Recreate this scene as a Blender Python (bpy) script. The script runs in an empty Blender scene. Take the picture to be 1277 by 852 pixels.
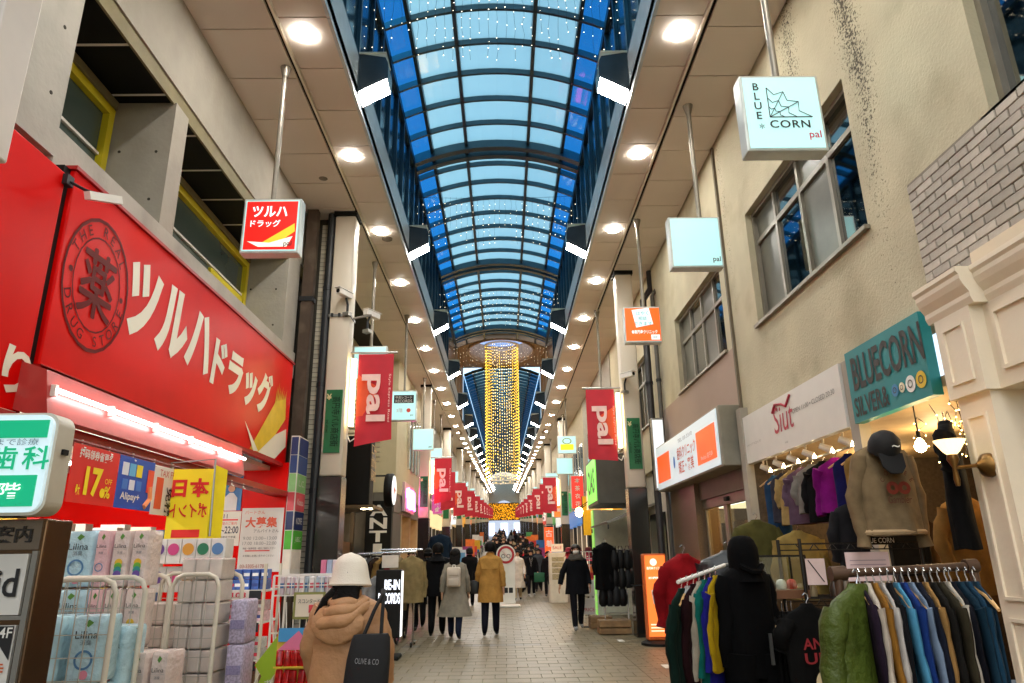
import bpy, bmesh, math, random
from mathutils import Vector, Matrix
R = math.radians
random.seed(7)
scene = bpy.context.scene
COL = scene.collection

# ---------------------------------------------------------------- camera
def make_camera():
    cd = bpy.data.cameras.new('camera'); cam = bpy.data.objects.new('camera', cd); COL.objects.link(cam)
    cd.sensor_width = 36.0; cd.lens = 36.0*865.0/1277.0; cd.clip_start = 0.05; cd.clip_end = 2000
    pitch, yaw, roll = R(17.083), R(0.8026), R(0.9)
    fw = Vector((math.sin(yaw)*math.cos(pitch), math.cos(yaw)*math.cos(pitch), math.sin(pitch)))
    r = Vector((math.cos(yaw), -math.sin(yaw), 0)); u = r.cross(fw)
    c, s = math.cos(roll), math.sin(roll)
    r2 = r*c - u*s; u2 = u*c + r*s
    m = Matrix((r2, u2, -fw)).transposed().to_4x4(); m.translation = (0, 0, 1.5)
    cam.matrix_world = m
    scene.camera = cam
make_camera()

# ---------------------------------------------------------------- sky, sun, exposure
world = bpy.data.worlds.new('World'); scene.world = world; world.use_nodes = True
wn = world.node_tree.nodes; wl = world.node_tree.links
sky = wn.new('ShaderNodeTexSky'); sky.sky_type = 'NISHITA'; sky.sun_disc = False
sky.sun_elevation = R(50.0); sky.sun_rotation = R(200); sky.air_density = 1.3; sky.dust_density = 2.0; sky.ozone_density = 0.6
wl.new(sky.outputs[0], wn['Background'].inputs[0]); wn['Background'].inputs[1].default_value = 0.15
sl = bpy.data.lights.new('sun', 'SUN'); sl.energy = 0.5; sl.angle = R(12); sl.color = (1, .9, .78)
so = bpy.data.objects.new('sun', sl); COL.objects.link(so); so.rotation_euler = (R(40), 0, R(-20))
vs = scene.view_settings; vs.view_transform = 'Standard'; vs.look = 'None'; vs.exposure = 1.35; vs.gamma = 1.0
scene.cycles.max_bounces = 7; scene.cycles.diffuse_bounces = 4; scene.cycles.glossy_bounces = 3
scene.cycles.transparent_max_bounces = 12; scene.cycles.transmission_bounces = 4
scene.cycles.sample_clamp_indirect = 4.0; scene.cycles.caustics_reflective = False; scene.cycles.caustics_refractive = False
scene.cycles.use_denoising = True; scene.cycles.use_light_tree = True

# ---------------------------------------------------------------- materials
def lin(h):
    if not isinstance(h, str): return tuple(h)
    h = h.lstrip('#'); v = [int(h[i:i+2], 16)/255 for i in (0, 2, 4)]
    return tuple(c/12.92 if c <= .04045 else ((c+.055)/1.055)**2.4 for c in v)
MATS = {}
def M(col, rough=.6, metal=0, var=.12, scale=6, bump=0, bscale=40, emit=0, rnd=0, spec=.5, dirt=0, dcol='#2a241c', dscale=3, streak=False, coat=0, sheen=0):
    key = (col, rough, metal, var, scale, bump, bscale, emit, rnd, spec, dirt, dcol, dscale, streak, coat, sheen)
    if key in MATS: return MATS[key]
    m = bpy.data.materials.new('mat'); m.use_nodes = True; nt = m.node_tree; N = nt.nodes; L = nt.links
    b = N['Principled BSDF']; c = lin(col)
    b.inputs['Roughness'].default_value = rough; b.inputs['Metallic'].default_value = metal
    b.inputs['Specular IOR Level'].default_value = spec
    b.inputs['Coat Weight'].default_value = coat; b.inputs['Sheen Weight'].default_value = sheen
    tc = N.new('ShaderNodeTexCoord'); out = None
    rgb = N.new('ShaderNodeRGB'); rgb.outputs[0].default_value = (*c, 1); out = rgb.outputs[0]
    def mul(col_out, val_out):
        mx = N.new('ShaderNodeMix'); mx.data_type = 'RGBA'; mx.blend_type = 'MULTIPLY'; mx.inputs[0].default_value = 1
        L.new(col_out, mx.inputs[6]); L.new(val_out, mx.inputs[7]); return mx.outputs[2]
    def ramp(src, a, bb, lo, hi):
        r = N.new('ShaderNodeMapRange'); r.inputs[1].default_value = a; r.inputs[2].default_value = bb
        r.inputs[3].default_value = lo; r.inputs[4].default_value = hi; L.new(src, r.inputs[0]); return r.outputs[0]
    def noise(sc, det=3, vec=None):
        n = N.new('ShaderNodeTexNoise'); n.inputs['Scale'].default_value = sc; n.inputs['Detail'].default_value = det
        L.new(vec or tc.outputs['Object'], n.inputs['Vector']); return n.outputs[0]
    if var: out = mul(out, ramp(noise(scale), .3, .7, 1-var, 1+var*.6))
    if rnd:
        oi = N.new('ShaderNodeObjectInfo'); out = mul(out, ramp(oi.outputs['Random'], 0, 1, 1-rnd, 1+rnd*.5))
    if dirt:
        vec = None
        if streak:
            mp = N.new('ShaderNodeMapping'); mp.inputs['Scale'].default_value = (1, 1, .12); L.new(tc.outputs['Object'], mp.inputs[0]); vec = mp.outputs[0]
        f = ramp(noise(dscale, 6, vec), .52, .72, 0, dirt)
        mx = N.new('ShaderNodeMix'); mx.data_type = 'RGBA'; L.new(f, mx.inputs[0]); L.new(out, mx.inputs[6]); mx.inputs[7].default_value = (*lin(dcol), 1); out = mx.outputs[2]
    L.new(out, b.inputs['Base Color'])
    if emit:
        L.new(out, b.inputs['Emission Color']); b.inputs['Emission Strength'].default_value = emit
    if bump:
        bp = N.new('ShaderNodeBump'); bp.inputs['Strength'].default_value = bump; bp.inputs['Distance'].default_value = .02
        L.new(noise(bscale, 4), bp.inputs['Height']); L.new(bp.outputs[0], b.inputs['Normal'])
    MATS[key] = m; return m
def glass(tint, gloss=.12, rough=.05, clear=1.0, name='glass', frost=0):
    key = ('g', tint, gloss, rough, clear, frost)
    if key in MATS: return MATS[key]
    m = bpy.data.materials.new(name); m.use_nodes = True; nt = m.node_tree; N = nt.nodes; L = nt.links; N.clear()
    o = N.new('ShaderNodeOutputMaterial'); t = N.new('ShaderNodeBsdfTransparent'); g = N.new('ShaderNodeBsdfGlossy'); d = N.new('ShaderNodeBsdfTranslucent')
    t.inputs[0].default_value = (*lin(tint), 1); d.inputs[0].default_value = (*lin(tint), 1); g.inputs['Roughness'].default_value = rough
    mx = N.new('ShaderNodeMixShader'); mx.inputs[0].default_value = 1-clear; L.new(t.outputs[0], mx.inputs[1]); L.new(d.outputs[0], mx.inputs[2])
    if frost:
        df = N.new('ShaderNodeBsdfDiffuse'); df.inputs[0].default_value = (*lin('#c9dde4'), 1); m3 = N.new('ShaderNodeMixShader'); m3.inputs[0].default_value = frost; L.new(mx.outputs[0], m3.inputs[1]); L.new(df.outputs[0], m3.inputs[2]); mx = m3
    m2 = N.new('ShaderNodeMixShader'); m2.inputs[0].default_value = gloss; L.new(mx.outputs[0], m2.inputs[1]); L.new(g.outputs[0], m2.inputs[2])
    L.new(m2.outputs[0], o.inputs[0]); MATS[key] = m; return m
def E(col, strength):
    strength = strength*.41 if strength < 3 else strength
    key = ('e', col, strength)
    if key in MATS: return MATS[key]
    m = bpy.data.materials.new('lit'); m.use_nodes = True; b = m.node_tree.nodes['Principled BSDF']
    b.inputs['Base Color'].default_value = (*lin(col), 1); b.inputs['Emission Color'].default_value = (*lin(col), 1)
    b.inputs['Emission Strength'].default_value = strength; b.inputs['Roughness'].default_value = .35; MATS[key] = m; return m

# ---------------------------------------------------------------- mesh helpers
class G:
    def __init__(s): s.v = []; s.f = []; s.m = []; s.k = 0
    def add(s, vs, fs):
        o = len(s.v); s.v += [tuple(v) for v in vs]
        for f in fs: s.f.append(tuple(i+o for i in f)); s.m.append(s.k)
        return s
    def box(s, x0, x1, y0, y1, z0, z1):
        return s.add([(x0,y0,z0),(x1,y0,z0),(x1,y1,z0),(x0,y1,z0),(x0,y0,z1),(x1,y0,z1),(x1,y1,z1),(x0,y1,z1)],
            [(0,3,2,1),(4,5,6,7),(0,1,5,4),(1,2,6,5),(2,3,7,6),(3,0,4,7)])
    def bev(s, x0, x1, y0, y1, z0, z1, b=.01):
        """box with chamfered vertical and horizontal edges"""
        xs = (x0, x1); ys = (y0, y1); zs = (z0, z1); bm = bmesh.new()
        r = bmesh.ops.create_cube(bm, size=1, matrix=Matrix.Translation(((x0+x1)/2, (y0+y1)/2, (z0+z1)/2)) @ Matrix.Diagonal((x1-x0, y1-y0, z1-z0, 1)))
        bmesh.ops.bevel(bm, geom=bm.edges[:], offset=b, segments=2, affect='EDGES', profile=.5)
        bm.verts.index_update(); s.add([v.co[:] for v in bm.verts], [[v.index for v in f.verts] for f in bm.faces]); bm.free(); return s
    def quad(s, a, b, c, d): return s.add([a,b,c,d], [(0,1,2,3)])
    def bar(s, p, q, w, h=None, up=(0,0,1)):
        h = h or w; p = Vector(p); q = Vector(q); d = (q-p).normalized(); up = Vector(up)
        if abs(d.dot(up)) > .98: up = Vector((0,1,0))
        a = d.cross(up).normalized()*w/2; b = a.cross(d).normalized()*h/2
        return s.add([p-a-b,p+a-b,p+a+b,p-a+b,q-a-b,q+a-b,q+a+b,q-a+b], [(0,1,2,3),(7,6,5,4),(4,5,1,0),(5,6,2,1),(6,7,3,2),(7,4,0,3)])
    def tube(s, pts, r, n=8, cap=True):
        pts = [Vector(p) for p in pts]; rs = r if isinstance(r, (list, tuple)) else [r]*len(pts); rings = []; o = len(s.v); pa = None
        for i, p in enumerate(pts):
            d = (pts[min(i+1, len(pts)-1)] - pts[max(i-1, 0)]).normalized()
            if pa is None: pa = d.orthogonal().normalized()
            else:
                pa = (pa - d*pa.dot(d)); pa = pa.normalized() if pa.length > 1e-6 else d.orthogonal().normalized()
            b = d.cross(pa)
            for j in range(n):
                a = 2*math.pi*j/n; s.v.append(tuple(p + (pa*math.cos(a) + b*math.sin(a))*rs[i]))
        for i in range(len(pts)-1):
            for j in range(n):
                k = (j+1) % n; s.f.append((o+i*n+j, o+i*n+k, o+(i+1)*n+k, o+(i+1)*n+j)); s.m.append(s.k)
        if cap:
            s.f.append(tuple(o+j for j in reversed(range(n)))); s.m.append(s.k)
            s.f.append(tuple(o+(len(pts)-1)*n+j for j in range(n))); s.m.append(s.k)
        return s
    def lathe(s, prof, c=(0,0,0), n=20, ax=2, cap=True, sx=1, sy=1):
        o = len(s.v)
        for r, h in prof:
            for j in range(n):
                a = 2*math.pi*j/n; x, y = r*math.cos(a)*sx, r*math.sin(a)*sy
                p = (x, y, h) if ax == 2 else (x, h, y) if ax == 1 else (h, x, y)
                s.v.append((p[0]+c[0], p[1]+c[1], p[2]+c[2]))
        for i in range(len(prof)-1):
            for j in range(n):
                k = (j+1) % n; s.f.append((o+i*n+j, o+i*n+k, o+(i+1)*n+k, o+(i+1)*n+j)); s.m.append(s.k)
        if cap:
            s.f.append(tuple(o+j for j in reversed(range(n)))); s.m.append(s.k)
            s.f.append(tuple(o+(len(prof)-1)*n+j for j in range(n))); s.m.append(s.k)
        return s
    def rings(s, rr, cap=True):
        """loft a list of equal-length rings"""
        o = len(s.v); n = len(rr[0])
        for r in rr: s.v += [tuple(p) for p in r]
        for i in range(len(rr)-1):
            for j in range(n):
                k = (j+1) % n; s.f.append((o+i*n+j, o+i*n+k, o+(i+1)*n+k, o+(i+1)*n+j)); s.m.append(s.k)
        if cap:
            s.f.append(tuple(o+j for j in reversed(range(n)))); s.m.append(s.k)
            s.f.append(tuple(o+(len(rr)-1)*n+j for j in range(n))); s.m.append(s.k)
        return s
    def prism(s, poly, d0, d1, ax='y'):
        """extrude a 2-D polygon: ax y -> (x,z) polygon, x -> (y,z), z -> (x,y)"""
        def P(a, b, d): return (a, d, b) if ax == 'y' else (d, a, b) if ax == 'x' else (a, b, d)
        n = len(poly); vs = [P(a, b, d0) for a, b in poly] + [P(a, b, d1) for a, b in poly]
        fs = [tuple(range(n)), tuple(reversed(range(n, 2*n)))] + [((i+1) % n, i, n+i, n+(i+1) % n) for i in range(n)]
        return s.add(vs, fs)
    def mesh(s, name='mesh', smooth=False):
        me = bpy.data.meshes.new(name); me.from_pydata(s.v, [], s.f)
        if any(s.m): me.polygons.foreach_set('material_index', s.m)
        bm = bmesh.new(); bm.from_mesh(me); bmesh.ops.recalc_face_normals(bm, faces=bm.faces[:]); bm.to_mesh(me); bm.free()
        if smooth:
            me.polygons.foreach_set('use_smooth', [True]*len(me.polygons))
            me.set_sharp_from_angle(angle=R(50))
        return me
def link(name, me, mats=None, parent=None, loc=None, rot=None):
    o = bpy.data.objects.new(name, me); COL.objects.link(o)
    if mats is not None:
        mats = mats if isinstance(mats, (list, tuple)) else [mats]
        if len(me.materials) == 0:
            for m in mats: me.materials.append(m)
        else:
            for i, m in enumerate(mats):
                o.material_slots[i].link = 'OBJECT'; o.material_slots[i].material = m
    o.parent = parent
    if loc: o.location = loc
    if rot: o.rotation_euler = rot
    return o
def part(name, g, mat, parent, smooth=False, loc=None, rot=None, label=None):
    o = link(name, g.mesh(name, smooth) if isinstance(g, G) else g, mat, parent, loc, rot)
    if label: o['label'] = label
    return o
def tag(o, label, cat, group=None, kind=None):
    o['label'] = label
    if cat: o['category'] = cat
    if group: o['group'] = group
    if kind: o['kind'] = kind
    return o
def thing(name, label, cat, group=None, loc=(0,0,0), rz=0, rot=None):
    o = bpy.data.objects.new(name, None); COL.objects.link(o); o.empty_display_size = .2
    o.location = loc; o.rotation_euler = rot or (0, 0, rz); return tag(o, label, cat, group)
def dup(root, loc=None, rz=None, label=None, group=None):
    def cp(o, p):
        c = o.copy(); COL.objects.link(c); c.parent = p
        for ch in o.children: cp(ch, c)
        return c
    r = cp(root, None)
    if loc is not None: r.location = loc
    if rz is not None: r.rotation_euler = (0, 0, rz)
    if label: r['label'] = label
    if group: r['group'] = group
    return r
def struct(name, g, mat, smooth=False):
    o = link(name, g.mesh(name, smooth), mat); o['kind'] = 'structure'; return o

# evaluate an object in a small side scene and return its mesh
SIDE = bpy.data.scenes.new('side')
def bake(ob):
    SIDE.collection.objects.link(ob); vl = SIDE.view_layers[0]; vl.update(); dgr = vl.depsgraph
    me = bpy.data.meshes.new_from_object(ob.evaluated_get(dgr)); bpy.data.objects.remove(ob); return me
# lettering: text is turned into a thin mesh standing proud of its board
TXT = {}
def text(s, h, at, face, mat, parent, name='lettering', bold=0, w=None, depth=.006, align='C', mirror=False, rot=0, shear=0, space=1):
    """h = cap height of the line in metres; at = centre (or left) point; face: 'S' board seen from -Y, 'E' on a wall facing +X (left side), 'W' on a wall facing -X"""
    key = (s, bold, shear, space)
    if key not in TXT:
        cu = bpy.data.curves.new('t', 'FONT'); cu.body = s; cu.offset = bold; cu.shear = shear; cu.space_character = space; cu.resolution_u = 3; cu.fill_mode = 'FRONT'
        ob = bpy.data.objects.new('t', cu); me = bake(ob); bpy.data.curves.remove(cu)
        xs = [v.co.x for v in me.vertices]; ys = [v.co.y for v in me.vertices]
        TXT[key] = ([tuple(v.co) for v in me.vertices], [tuple(p.vertices) for p in me.polygons], min(xs), max(xs), min(ys), max(ys)); bpy.data.meshes.remove(me)
    vs_, fs_, x0, x1, y0, y1 = TXT[key]
    sy = h/(y1-y0); sx = sy if w is None else w/(x1-x0)
    cx = (x0+x1)/2 if align == 'C' else x0
    if face == 'S': rt = Vector((1,0,0)); nm = Vector((0,-1,0))
    elif face == 'E': rt = Vector((0,1,0)); nm = Vector((1,0,0))
    elif face == 'W': rt = Vector((0,-1,0)); nm = Vector((-1,0,0))
    else: rt = Vector(face[0]); nm = Vector(face[1])
    up = nm.cross(rt)
    if mirror: sx = -sx
    c, si = math.cos(rot), math.sin(rot); at = Vector(at); V = []
    for x, y, z in vs_:
        a = (x-cx)*sx; b = (y-(y0+y1)/2)*sy; a, b = a*c-b*si, a*si+b*c
        V.append(at + rt*a + up*b + nm*depth)
    me = bpy.data.meshes.new(name); me.from_pydata(V, [], fs_); 
    return link(name, me, mat, parent)
def disc(r, at, face, mat, parent, name='emblem', depth=.006, n=24, sx=1, r0=0):
    g = G(); at = Vector(at)
    rt, nm = {'S': (Vector((1,0,0)), Vector((0,-1,0))), 'E': (Vector((0,1,0)), Vector((1,0,0))), 'W': (Vector((0,-1,0)), Vector((-1,0,0)))}[face]
    up = nm.cross(rt); P = lambda a, q: tuple(at + rt*math.cos(a)*q*sx + up*math.sin(a)*q + nm*depth)
    A = [2*math.pi*i/n for i in range(n)]
    if r0: 
        g.add([P(a, r) for a in A]+[P(a, r0) for a in A], [(i, (i+1) % n, n+(i+1) % n, n+i) for i in range(n)])
    else: g.add([P(a, r) for a in A], [tuple(range(n))])
    return part(name, g, mat, parent)
def panel(x, z, w, h, d, g=None): # board centred at x,z facing -Y with its front at y=0
    g = g or G(); g.box(x-w/2, x+w/2, 0, d, z-h/2, z+h/2); return g
# ================================================================ the street floor
XC = -.08; YB = 32.0; SL = .047; YEND = 120.0
def gz(y): return 0 if y < YB else (y-YB)*SL
m_grout = M('#665d4a', .8, var=.3, scale=9)
m_tile = M('#766b52', .42, var=.16, scale=2.2, rnd=.1, bump=.12, bscale=60, dirt=.75, dcol='#4d4535', dscale=1.7)
m_tile_l = M('#8f8670', .4, var=.14, scale=3, rnd=.14, bump=.1)
m_tile_d = M('#5c5649', .4, var=.16, scale=3, rnd=.12, bump=.1)
m_far = M('#6f6756', .42, var=.2, scale=3, bump=.1)
g = G(); g.box(-4.6, 4.6, -6, YB, -.3, -.006)
pave = struct('pavement', g, m_grout)
g = G()
g.add([(-4.6,YB,-.01),(4.6,YB,-.01),(4.6,YEND+12,gz(YEND+12)-.01),(-4.6,YEND+12,gz(YEND+12)-.01)], [(0,1,2,3)])
g.add([(-30,YEND+4,gz(YEND)),(30,YEND+4,gz(YEND)),(30,YEND+90,gz(YEND)),(-30,YEND+90,gz(YEND))], [(0,1,2,3)])
pave2 = struct('pavement', g, m_far)
tw, tl, gp = .30, .30, .0035
def tile_mesh(w, l):
    h = G(); a, b = w/2-gp, l/2-gp; c = .004
    h.add([(-a,-b,-.012),(a,-b,-.012),(a,b,-.012),(-a,b,-.012),(-a,-b,-c),(a,-b,-c),(a,b,-c),(-a,b,-c),(-a+c,-b+c,0),(a-c,-b+c,0),(a-c,b-c,0),(-a+c,b-c,0)],
        [(0,1,5,4),(1,2,6,5),(2,3,7,6),(3,0,4,7),(4,5,9,8),(5,6,10,9),(6,7,11,10),(7,4,8,11),(8,9,10,11)]); return h
tm = tile_mesh(tw, tl).mesh('tile'); tmb = tile_mesh(.45, .15).mesh('tile'); tms = tile_mesh(.22, .1).mesh('tile')
bands = (8.55, 13.2, 18.4, 24.4)
spots = []
y = -1.9; row = 0
while y < 31.8:
    bandrow = any(abs(y-b) < .16 for b in bands)
    off = (row % 2)*tw/2
    x = -1.65 + off
    while x < (1.66 if row % 2 == 0 else 1.6):
        spots.append((x, y, 'b' if bandrow else 't')); x += tw
    if row % 2: spots.append((-1.725, y, 'h')); spots.append((1.725, y, 'h'))
    for side in (-1, 1):
        for k in range(3):
            yy = y-.1+k*.1
            if k % 2: spots.append((side*1.857, yy, 'q'))
            for j in range(5):
                xx = side*(1.802+.11+j*.22) + (.11 if k % 2 else 0)*side
                if abs(xx) < 3.0: spots.append((xx, yy, 's'))
    y += tl; row += 1
vis = [s for s in spots if s[1] > 8.3 and abs(s[0]) < 2.4 and s[2] in 'tb']
vis.sort(key=lambda s: s[1]); near = set(vis[:285])
rest = G(); rests = G()
for s in spots:
    x, yy, k = s; mt = m_tile
    if k == 'b': mt = random.choice((m_tile_l, m_tile_d, m_tile_d, m_tile))
    if s in near: part('tile', tm, mt, pave, loc=(x, yy, random.uniform(-.0012, .0012)))
    else:
        a, b = (tw/2-gp, tl/2-gp) if k in 'tb' else (tw/4-gp, tl/2-gp) if k == 'h' else (.055-.003, .05-.003) if k == 'q' else (.11-.003, .05-.003); z = random.uniform(-.0012, .0012); q = rest
        q.k = 0 if k != 'b' else random.choice((1, 2, 2, 0))
        q.add([(x-a,yy-b,z),(x+a,yy-b,z),(x+a,yy+b,z),(x-a,yy+b,z),(x-a,yy-b,-.012),(x+a,yy-b,-.012),(x+a,yy+b,-.012),(x-a,yy+b,-.012)], [(0,1,2,3),(4,5,1,0),(5,6,2,1),(6,7,3,2),(7,4,0,3)])
o = part('tiles', rest, [m_tile, m_tile_l, m_tile_d], pave); o['kind'] = 'stuff'
m_white = M('#d8d4c8', .6)
for x, yy in ((2.05, 13.4), (2.2, 10.4), (2.0, 17.2), (-2.25, 10.2)):
    g = G(); g.box(x-.05, x+.05, yy-.16, yy+.16, .0015, .004); part('painted_mark', g, m_white, pave)

# ================================================================ the arcade roof
m_soff = M('#e2d8cb', .45, var=.05, scale=.8, rnd=.07)
m_strip = M('#efe6d6', .3, var=.03)
m_dark = M('#15130f', .8)
m_fasc = M('#c6ced2', .35, metal=.1, var=.08, rnd=.06)
m_steel = M('#35505f', .35, metal=.3, var=.15, scale=3)
m_cler = M('#223844', .12, var=.12, spec=.7)
m_pane = glass('#d0f0f4', .06, .12, .5, frost=.25); m_pane_b = glass('#70bbdc', .02, .05, .95)
PITCH = .8633; ZS = 7.34; HI = 1.83; HS = 2.44; HO = 3.25
roof = thing('arcade_roof', 'vaulted blue glass arcade roof with beige panelled soffits over the near street', 'roof')
Y0 = 6.46-12*PITCH; N1 = 38; Y1 = Y0+N1*PITCH
def slab(w, l, t=.03, b=.008):
    h = G(); a, c = w/2-b, l/2-b; h.box(-a, a, -c, c, 0, t); return h
mi = slab(HS-HI-.02, PITCH).mesh('soffit_panel'); 
mL = slab(3.40-HS-XC*0-.05, PITCH).mesh('soffit_panel'); mR = slab(3.24-HS-.02, PITCH).mesh('soffit_panel')
def soffit_row(j, y, par=None, g=None, z=0):
    for s in (-1, 1):
        xi = XC+s*(HI+HS)/2
        if g is None:
            part('soffit_panel', mi, m_soff, par, loc=(xi, y+PITCH/2, ZS+.02))
            part('soffit_panel', mL if s < 0 else mR, m_soff, par, loc=((-3.47-2.56)/2 if s < 0 else (2.40+3.2)/2, y+PITCH/2+.13, ZS-.025))
for j in range(N1): soffit_row(j, Y0+j*PITCH, roof)
for s in (-1, 1):
    g = G(); x = XC+s*HS; g.box(x-.012, x+.012, Y0, Y1, ZS-.027, ZS+.05); part('lit_edge_strip', g, m_strip, roof)  # step edge coloured paler to stand for lamp light catching it
    g = G(); x1 = XC+s*4.6; x0 = XC+s*(HI-.0); g.box(min(x0, x1), max(x0, x1), Y0-2, Y1, ZS+.07, ZS+.2); part('light_block_slab', g, m_dark, roof)  # unseen dark slab added so sky light does not leak past the soffit
# fascia panels and clerestory
fm = G().box(-.02, .02, -1.29, 1.29, 0, .66).mesh('fascia_panel')
ny = 0
y = Y0
while y < Y1-.5:
    for s in (-1, 1): part('fascia_panel', fm, m_fasc, roof, loc=(XC+s*(HI+.02), y+1.295, ZS+.002))
    y += 2.59
for s in (-1, 1):
    g = G(); x = XC+s*2.0
    g.box(x-.01, x+.01, Y0, Y1, 8.02, 10.42); part('clerestory_glazing', g, m_cler, roof)
    g = G(); xa = XC+s*(HI+.005); g.box(min(xa, XC+s*2.02), max(xa, XC+s*2.02), Y0, Y1, 8.0, 8.05); part('gutter_ledge', g, m_steel, roof)
    for k in range(0, N1+1):
        yy = 14.43-PITCH*26+k*PITCH
        if Y0 < yy < Y1:
            g = G(); g.box(x-.06 if s > 0 else x-.0, x+.0 if s > 0 else x+.06, yy-.035, yy+.035, 8.05, 10.3); part('clerestory_post', g, m_steel, roof)
    g = G(); g.box(x-.07, x+.07, Y0, Y1, 10.26, 10.42); part('eaves_beam', g, m_steel, roof)
# vault
ZC = 10.93; RAD = 4.66
def vz(x): return ZC-RAD+math.sqrt(RAD*RAD-x*x)
def arch(w, h, dz=0, n=16, hw=2.06):
    a = G(); rr = []
    for i in range(n+1):
        x = -hw+2*hw*i/n; z = vz(x)+dz; nx = x/RAD; nz = math.sqrt(1-nx*nx)
        rr.append([(x-nx*h, -w/2, z-nz*h), (x-nx*h, w/2, z-nz*h), (x, w/2, z), (x, -w/2, z)])
    a.rings(rr); return a
am = arch(.055, .13, .02).mesh('purlin'); amb = arch(.17, .22, .03).mesh('rib')
def pane_mesh(xa, xb, l, n=4):
    a = G(); rr = []
    for i in range(n+1):
        x = xa+(xb-xa)*i/n; z = vz(x); rr.append([(x, -l/2, z), (x, l/2, z), (x, l/2, z+.012), (x, -l/2, z+.012)])
    return a.rings(rr)
cols = [(-2.0,-1.55),(-1.5,-.75),(-.71,.71),(.75,1.5),(1.55,2.0)]
pms = [pane_mesh(a, b, PITCH-.04).mesh('glass_pane') for a, b in cols]
k0 = -26
for k in range(k0, 18):
    y = 14.43+k*PITCH
    if y > 29.3 or y < Y0: continue
    if k % 8 == 0:
        for yy in (y, y+.36): part('rib', amb, m_steel, roof, loc=(XC, yy, 0), smooth=False)
        ys, l = y+.36, PITCH-.36
    else: part('purlin', am, m_steel, roof, loc=(XC, y, 0))
    if y+PITCH < 29.8:
        for i, pm in enumerate(pms): part('glass_pane', pm, m_pane_b if i in (0, 4) else m_pane, roof, loc=(XC, y+PITCH/2, 0))
for x in (-1.53, -.73, .73, 1.53, -2.02, 2.02):
    g = G(); g.box(XC+x-.035, XC+x+.035, Y0, 29.9, vz(x)-.11, vz(x)+.03); part('mullion', g, m_steel, roof)

# light well with a round opening at the street crossing
m_brown = M('#b8966a', .5, var=.08); m_brown2 = M('#a08358', .45, var=.06)
well = thing('skylight_well', 'brown panelled ceiling with a large round opening where the arcade bends uphill', 'ceiling')
g = G(); n = 40; cy, rx, ry, zc = 32.6, 1.55, 2.1, 11.0
inner = [(XC+rx*math.cos(2*math.pi*i/n), cy+ry*math.sin(2*math.pi*i/n)) for i in range(n)]
def sq(i):
    a = 2*math.pi*i/n; c, s = math.cos(a), math.sin(a); t = min(2.2/abs(c) if abs(c) > 1e-6 else 99, 3.0/abs(s) if abs(s) > 1e-6 else 99); return (XC+c*t, cy+s*t)
outer = [sq(i) for i in range(n)]
g.add([(x, y, zc) for x, y in inner]+[(x, y, zc) for x, y in outer]+[(x, y, zc+.15) for x, y in inner]+[(x, y, zc+.15) for x, y in outer],
    [(i, (i+1) % n, n+(i+1) % n, n+i) for i in range(n)]+[(2*n+i, 3*n+i, 3*n+(i+1) % n, 2*n+(i+1) % n) for i in range(n)]+[(i, 2*n+i, 2*n+(i+1) % n, (i+1) % n) for i in range(n)]+[(n+i, n+(i+1) % n, 3*n+(i+1) % n, 3*n+i) for i in range(n)])
part('ceiling_panel', g, m_brown, well)
g = G(); g.rings([[(XC+(rx+a)*math.cos(2*math.pi*i/n), cy+(ry+a)*math.sin(2*math.pi*i/n), z) for i in range(n)] for a, z in ((.03,zc-.06),(.03,zc+.9),(.12,zc+.9),(.12,zc-.06),(.03,zc-.06))], cap=False); part('opening_rim', g, M('#c4a884', .5), well, smooth=True)
g = G(); g.lathe([(1.9, zc+.95), (1.5, zc+1.3), (.6, zc+1.5), (.05, zc+1.55)], (XC, cy, 0), 24, sy=1.3); part('skylight_dome', g, glass('#cfd8ea', .05, .1, .6), well)
for s in (-1, 1):
    g = G(); x = XC+s*2.12; g.box(x-.06, x+.06, 29.6, 35.6, ZS+.1, zc); part('side_wall', g, m_brown2, well)
    for q in range(4):
        g = G(); xx = XC+s*2.04; g.box(xx-.025, xx+.025, 30.0+q*1.7, 30.1+q*1.7, ZS+.1, zc-.01); part('wall_batten', g, m_brown, well)
for yy in (29.75, 35.45):
    g = G(); pts = [(XC-2.1+4.2*i/16, vz(-2.1+4.2*i/16)-.12) for i in range(17)]
    if yy < 30: g.prism(pts+[(XC+2.2, 11.2), (XC-2.2, 11.2)], yy, yy+.12, 'y'); part('gable', g, M('#5d4a33', .6), well)

# far roof, rising with the street
roof2 = thing('arcade_roof', 'far stretch of blue vaulted arcade roof climbing away behind the gold light curtain', 'roof')
def sh(o_g):  # lift vertices with the slope
    o_g.v = [(x, y, z+gz(y)) for x, y, z in o_g.v]; return o_g
NS = int((YEND-Y1)/PITCH)
gs = G(); gf = G(); gd = G()
for j in range(NS):
    y = Y1+j*PITCH
    for s in (-1, 1):
        for a, b, dz in ((HI, HS, 0), (HS+.02, 3.32, .02)):
            xa, xb = sorted((XC+s*a, XC+s*b)); gs.box(xa+.006, xb-.006, y+.006, y+PITCH-.006, ZS+dz, ZS+dz+.03)
        if j % 3 == 0 and y > 35:
            xa, xb = sorted((XC+s*HI, XC+s*(HI+.04))); gf.box(xa, xb, y+.006, y+2.58, ZS, 8.0)
for s in (-1, 1):
    xa, xb = sorted((XC+s*HI, XC+s*4.6))
    for y in range(NS//3): gd.box(xa, xb, Y1+y*2.6, Y1+y*2.6+2.6, ZS+.1, ZS+.2)  # unseen slabs added over the far soffits to shut out sky light
for n_, g_, mt in (('soffit_panels', gs, m_soff), ('fascia_panels', gf, m_fasc), ('light_block_slab', gd, m_dark)):
    o = part(n_, sh(g_), mt, roof2); o['kind'] = 'stuff'
ga = G(); gp1 = G(); gp2 = G(); gc = G()
y = 35.6
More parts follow.
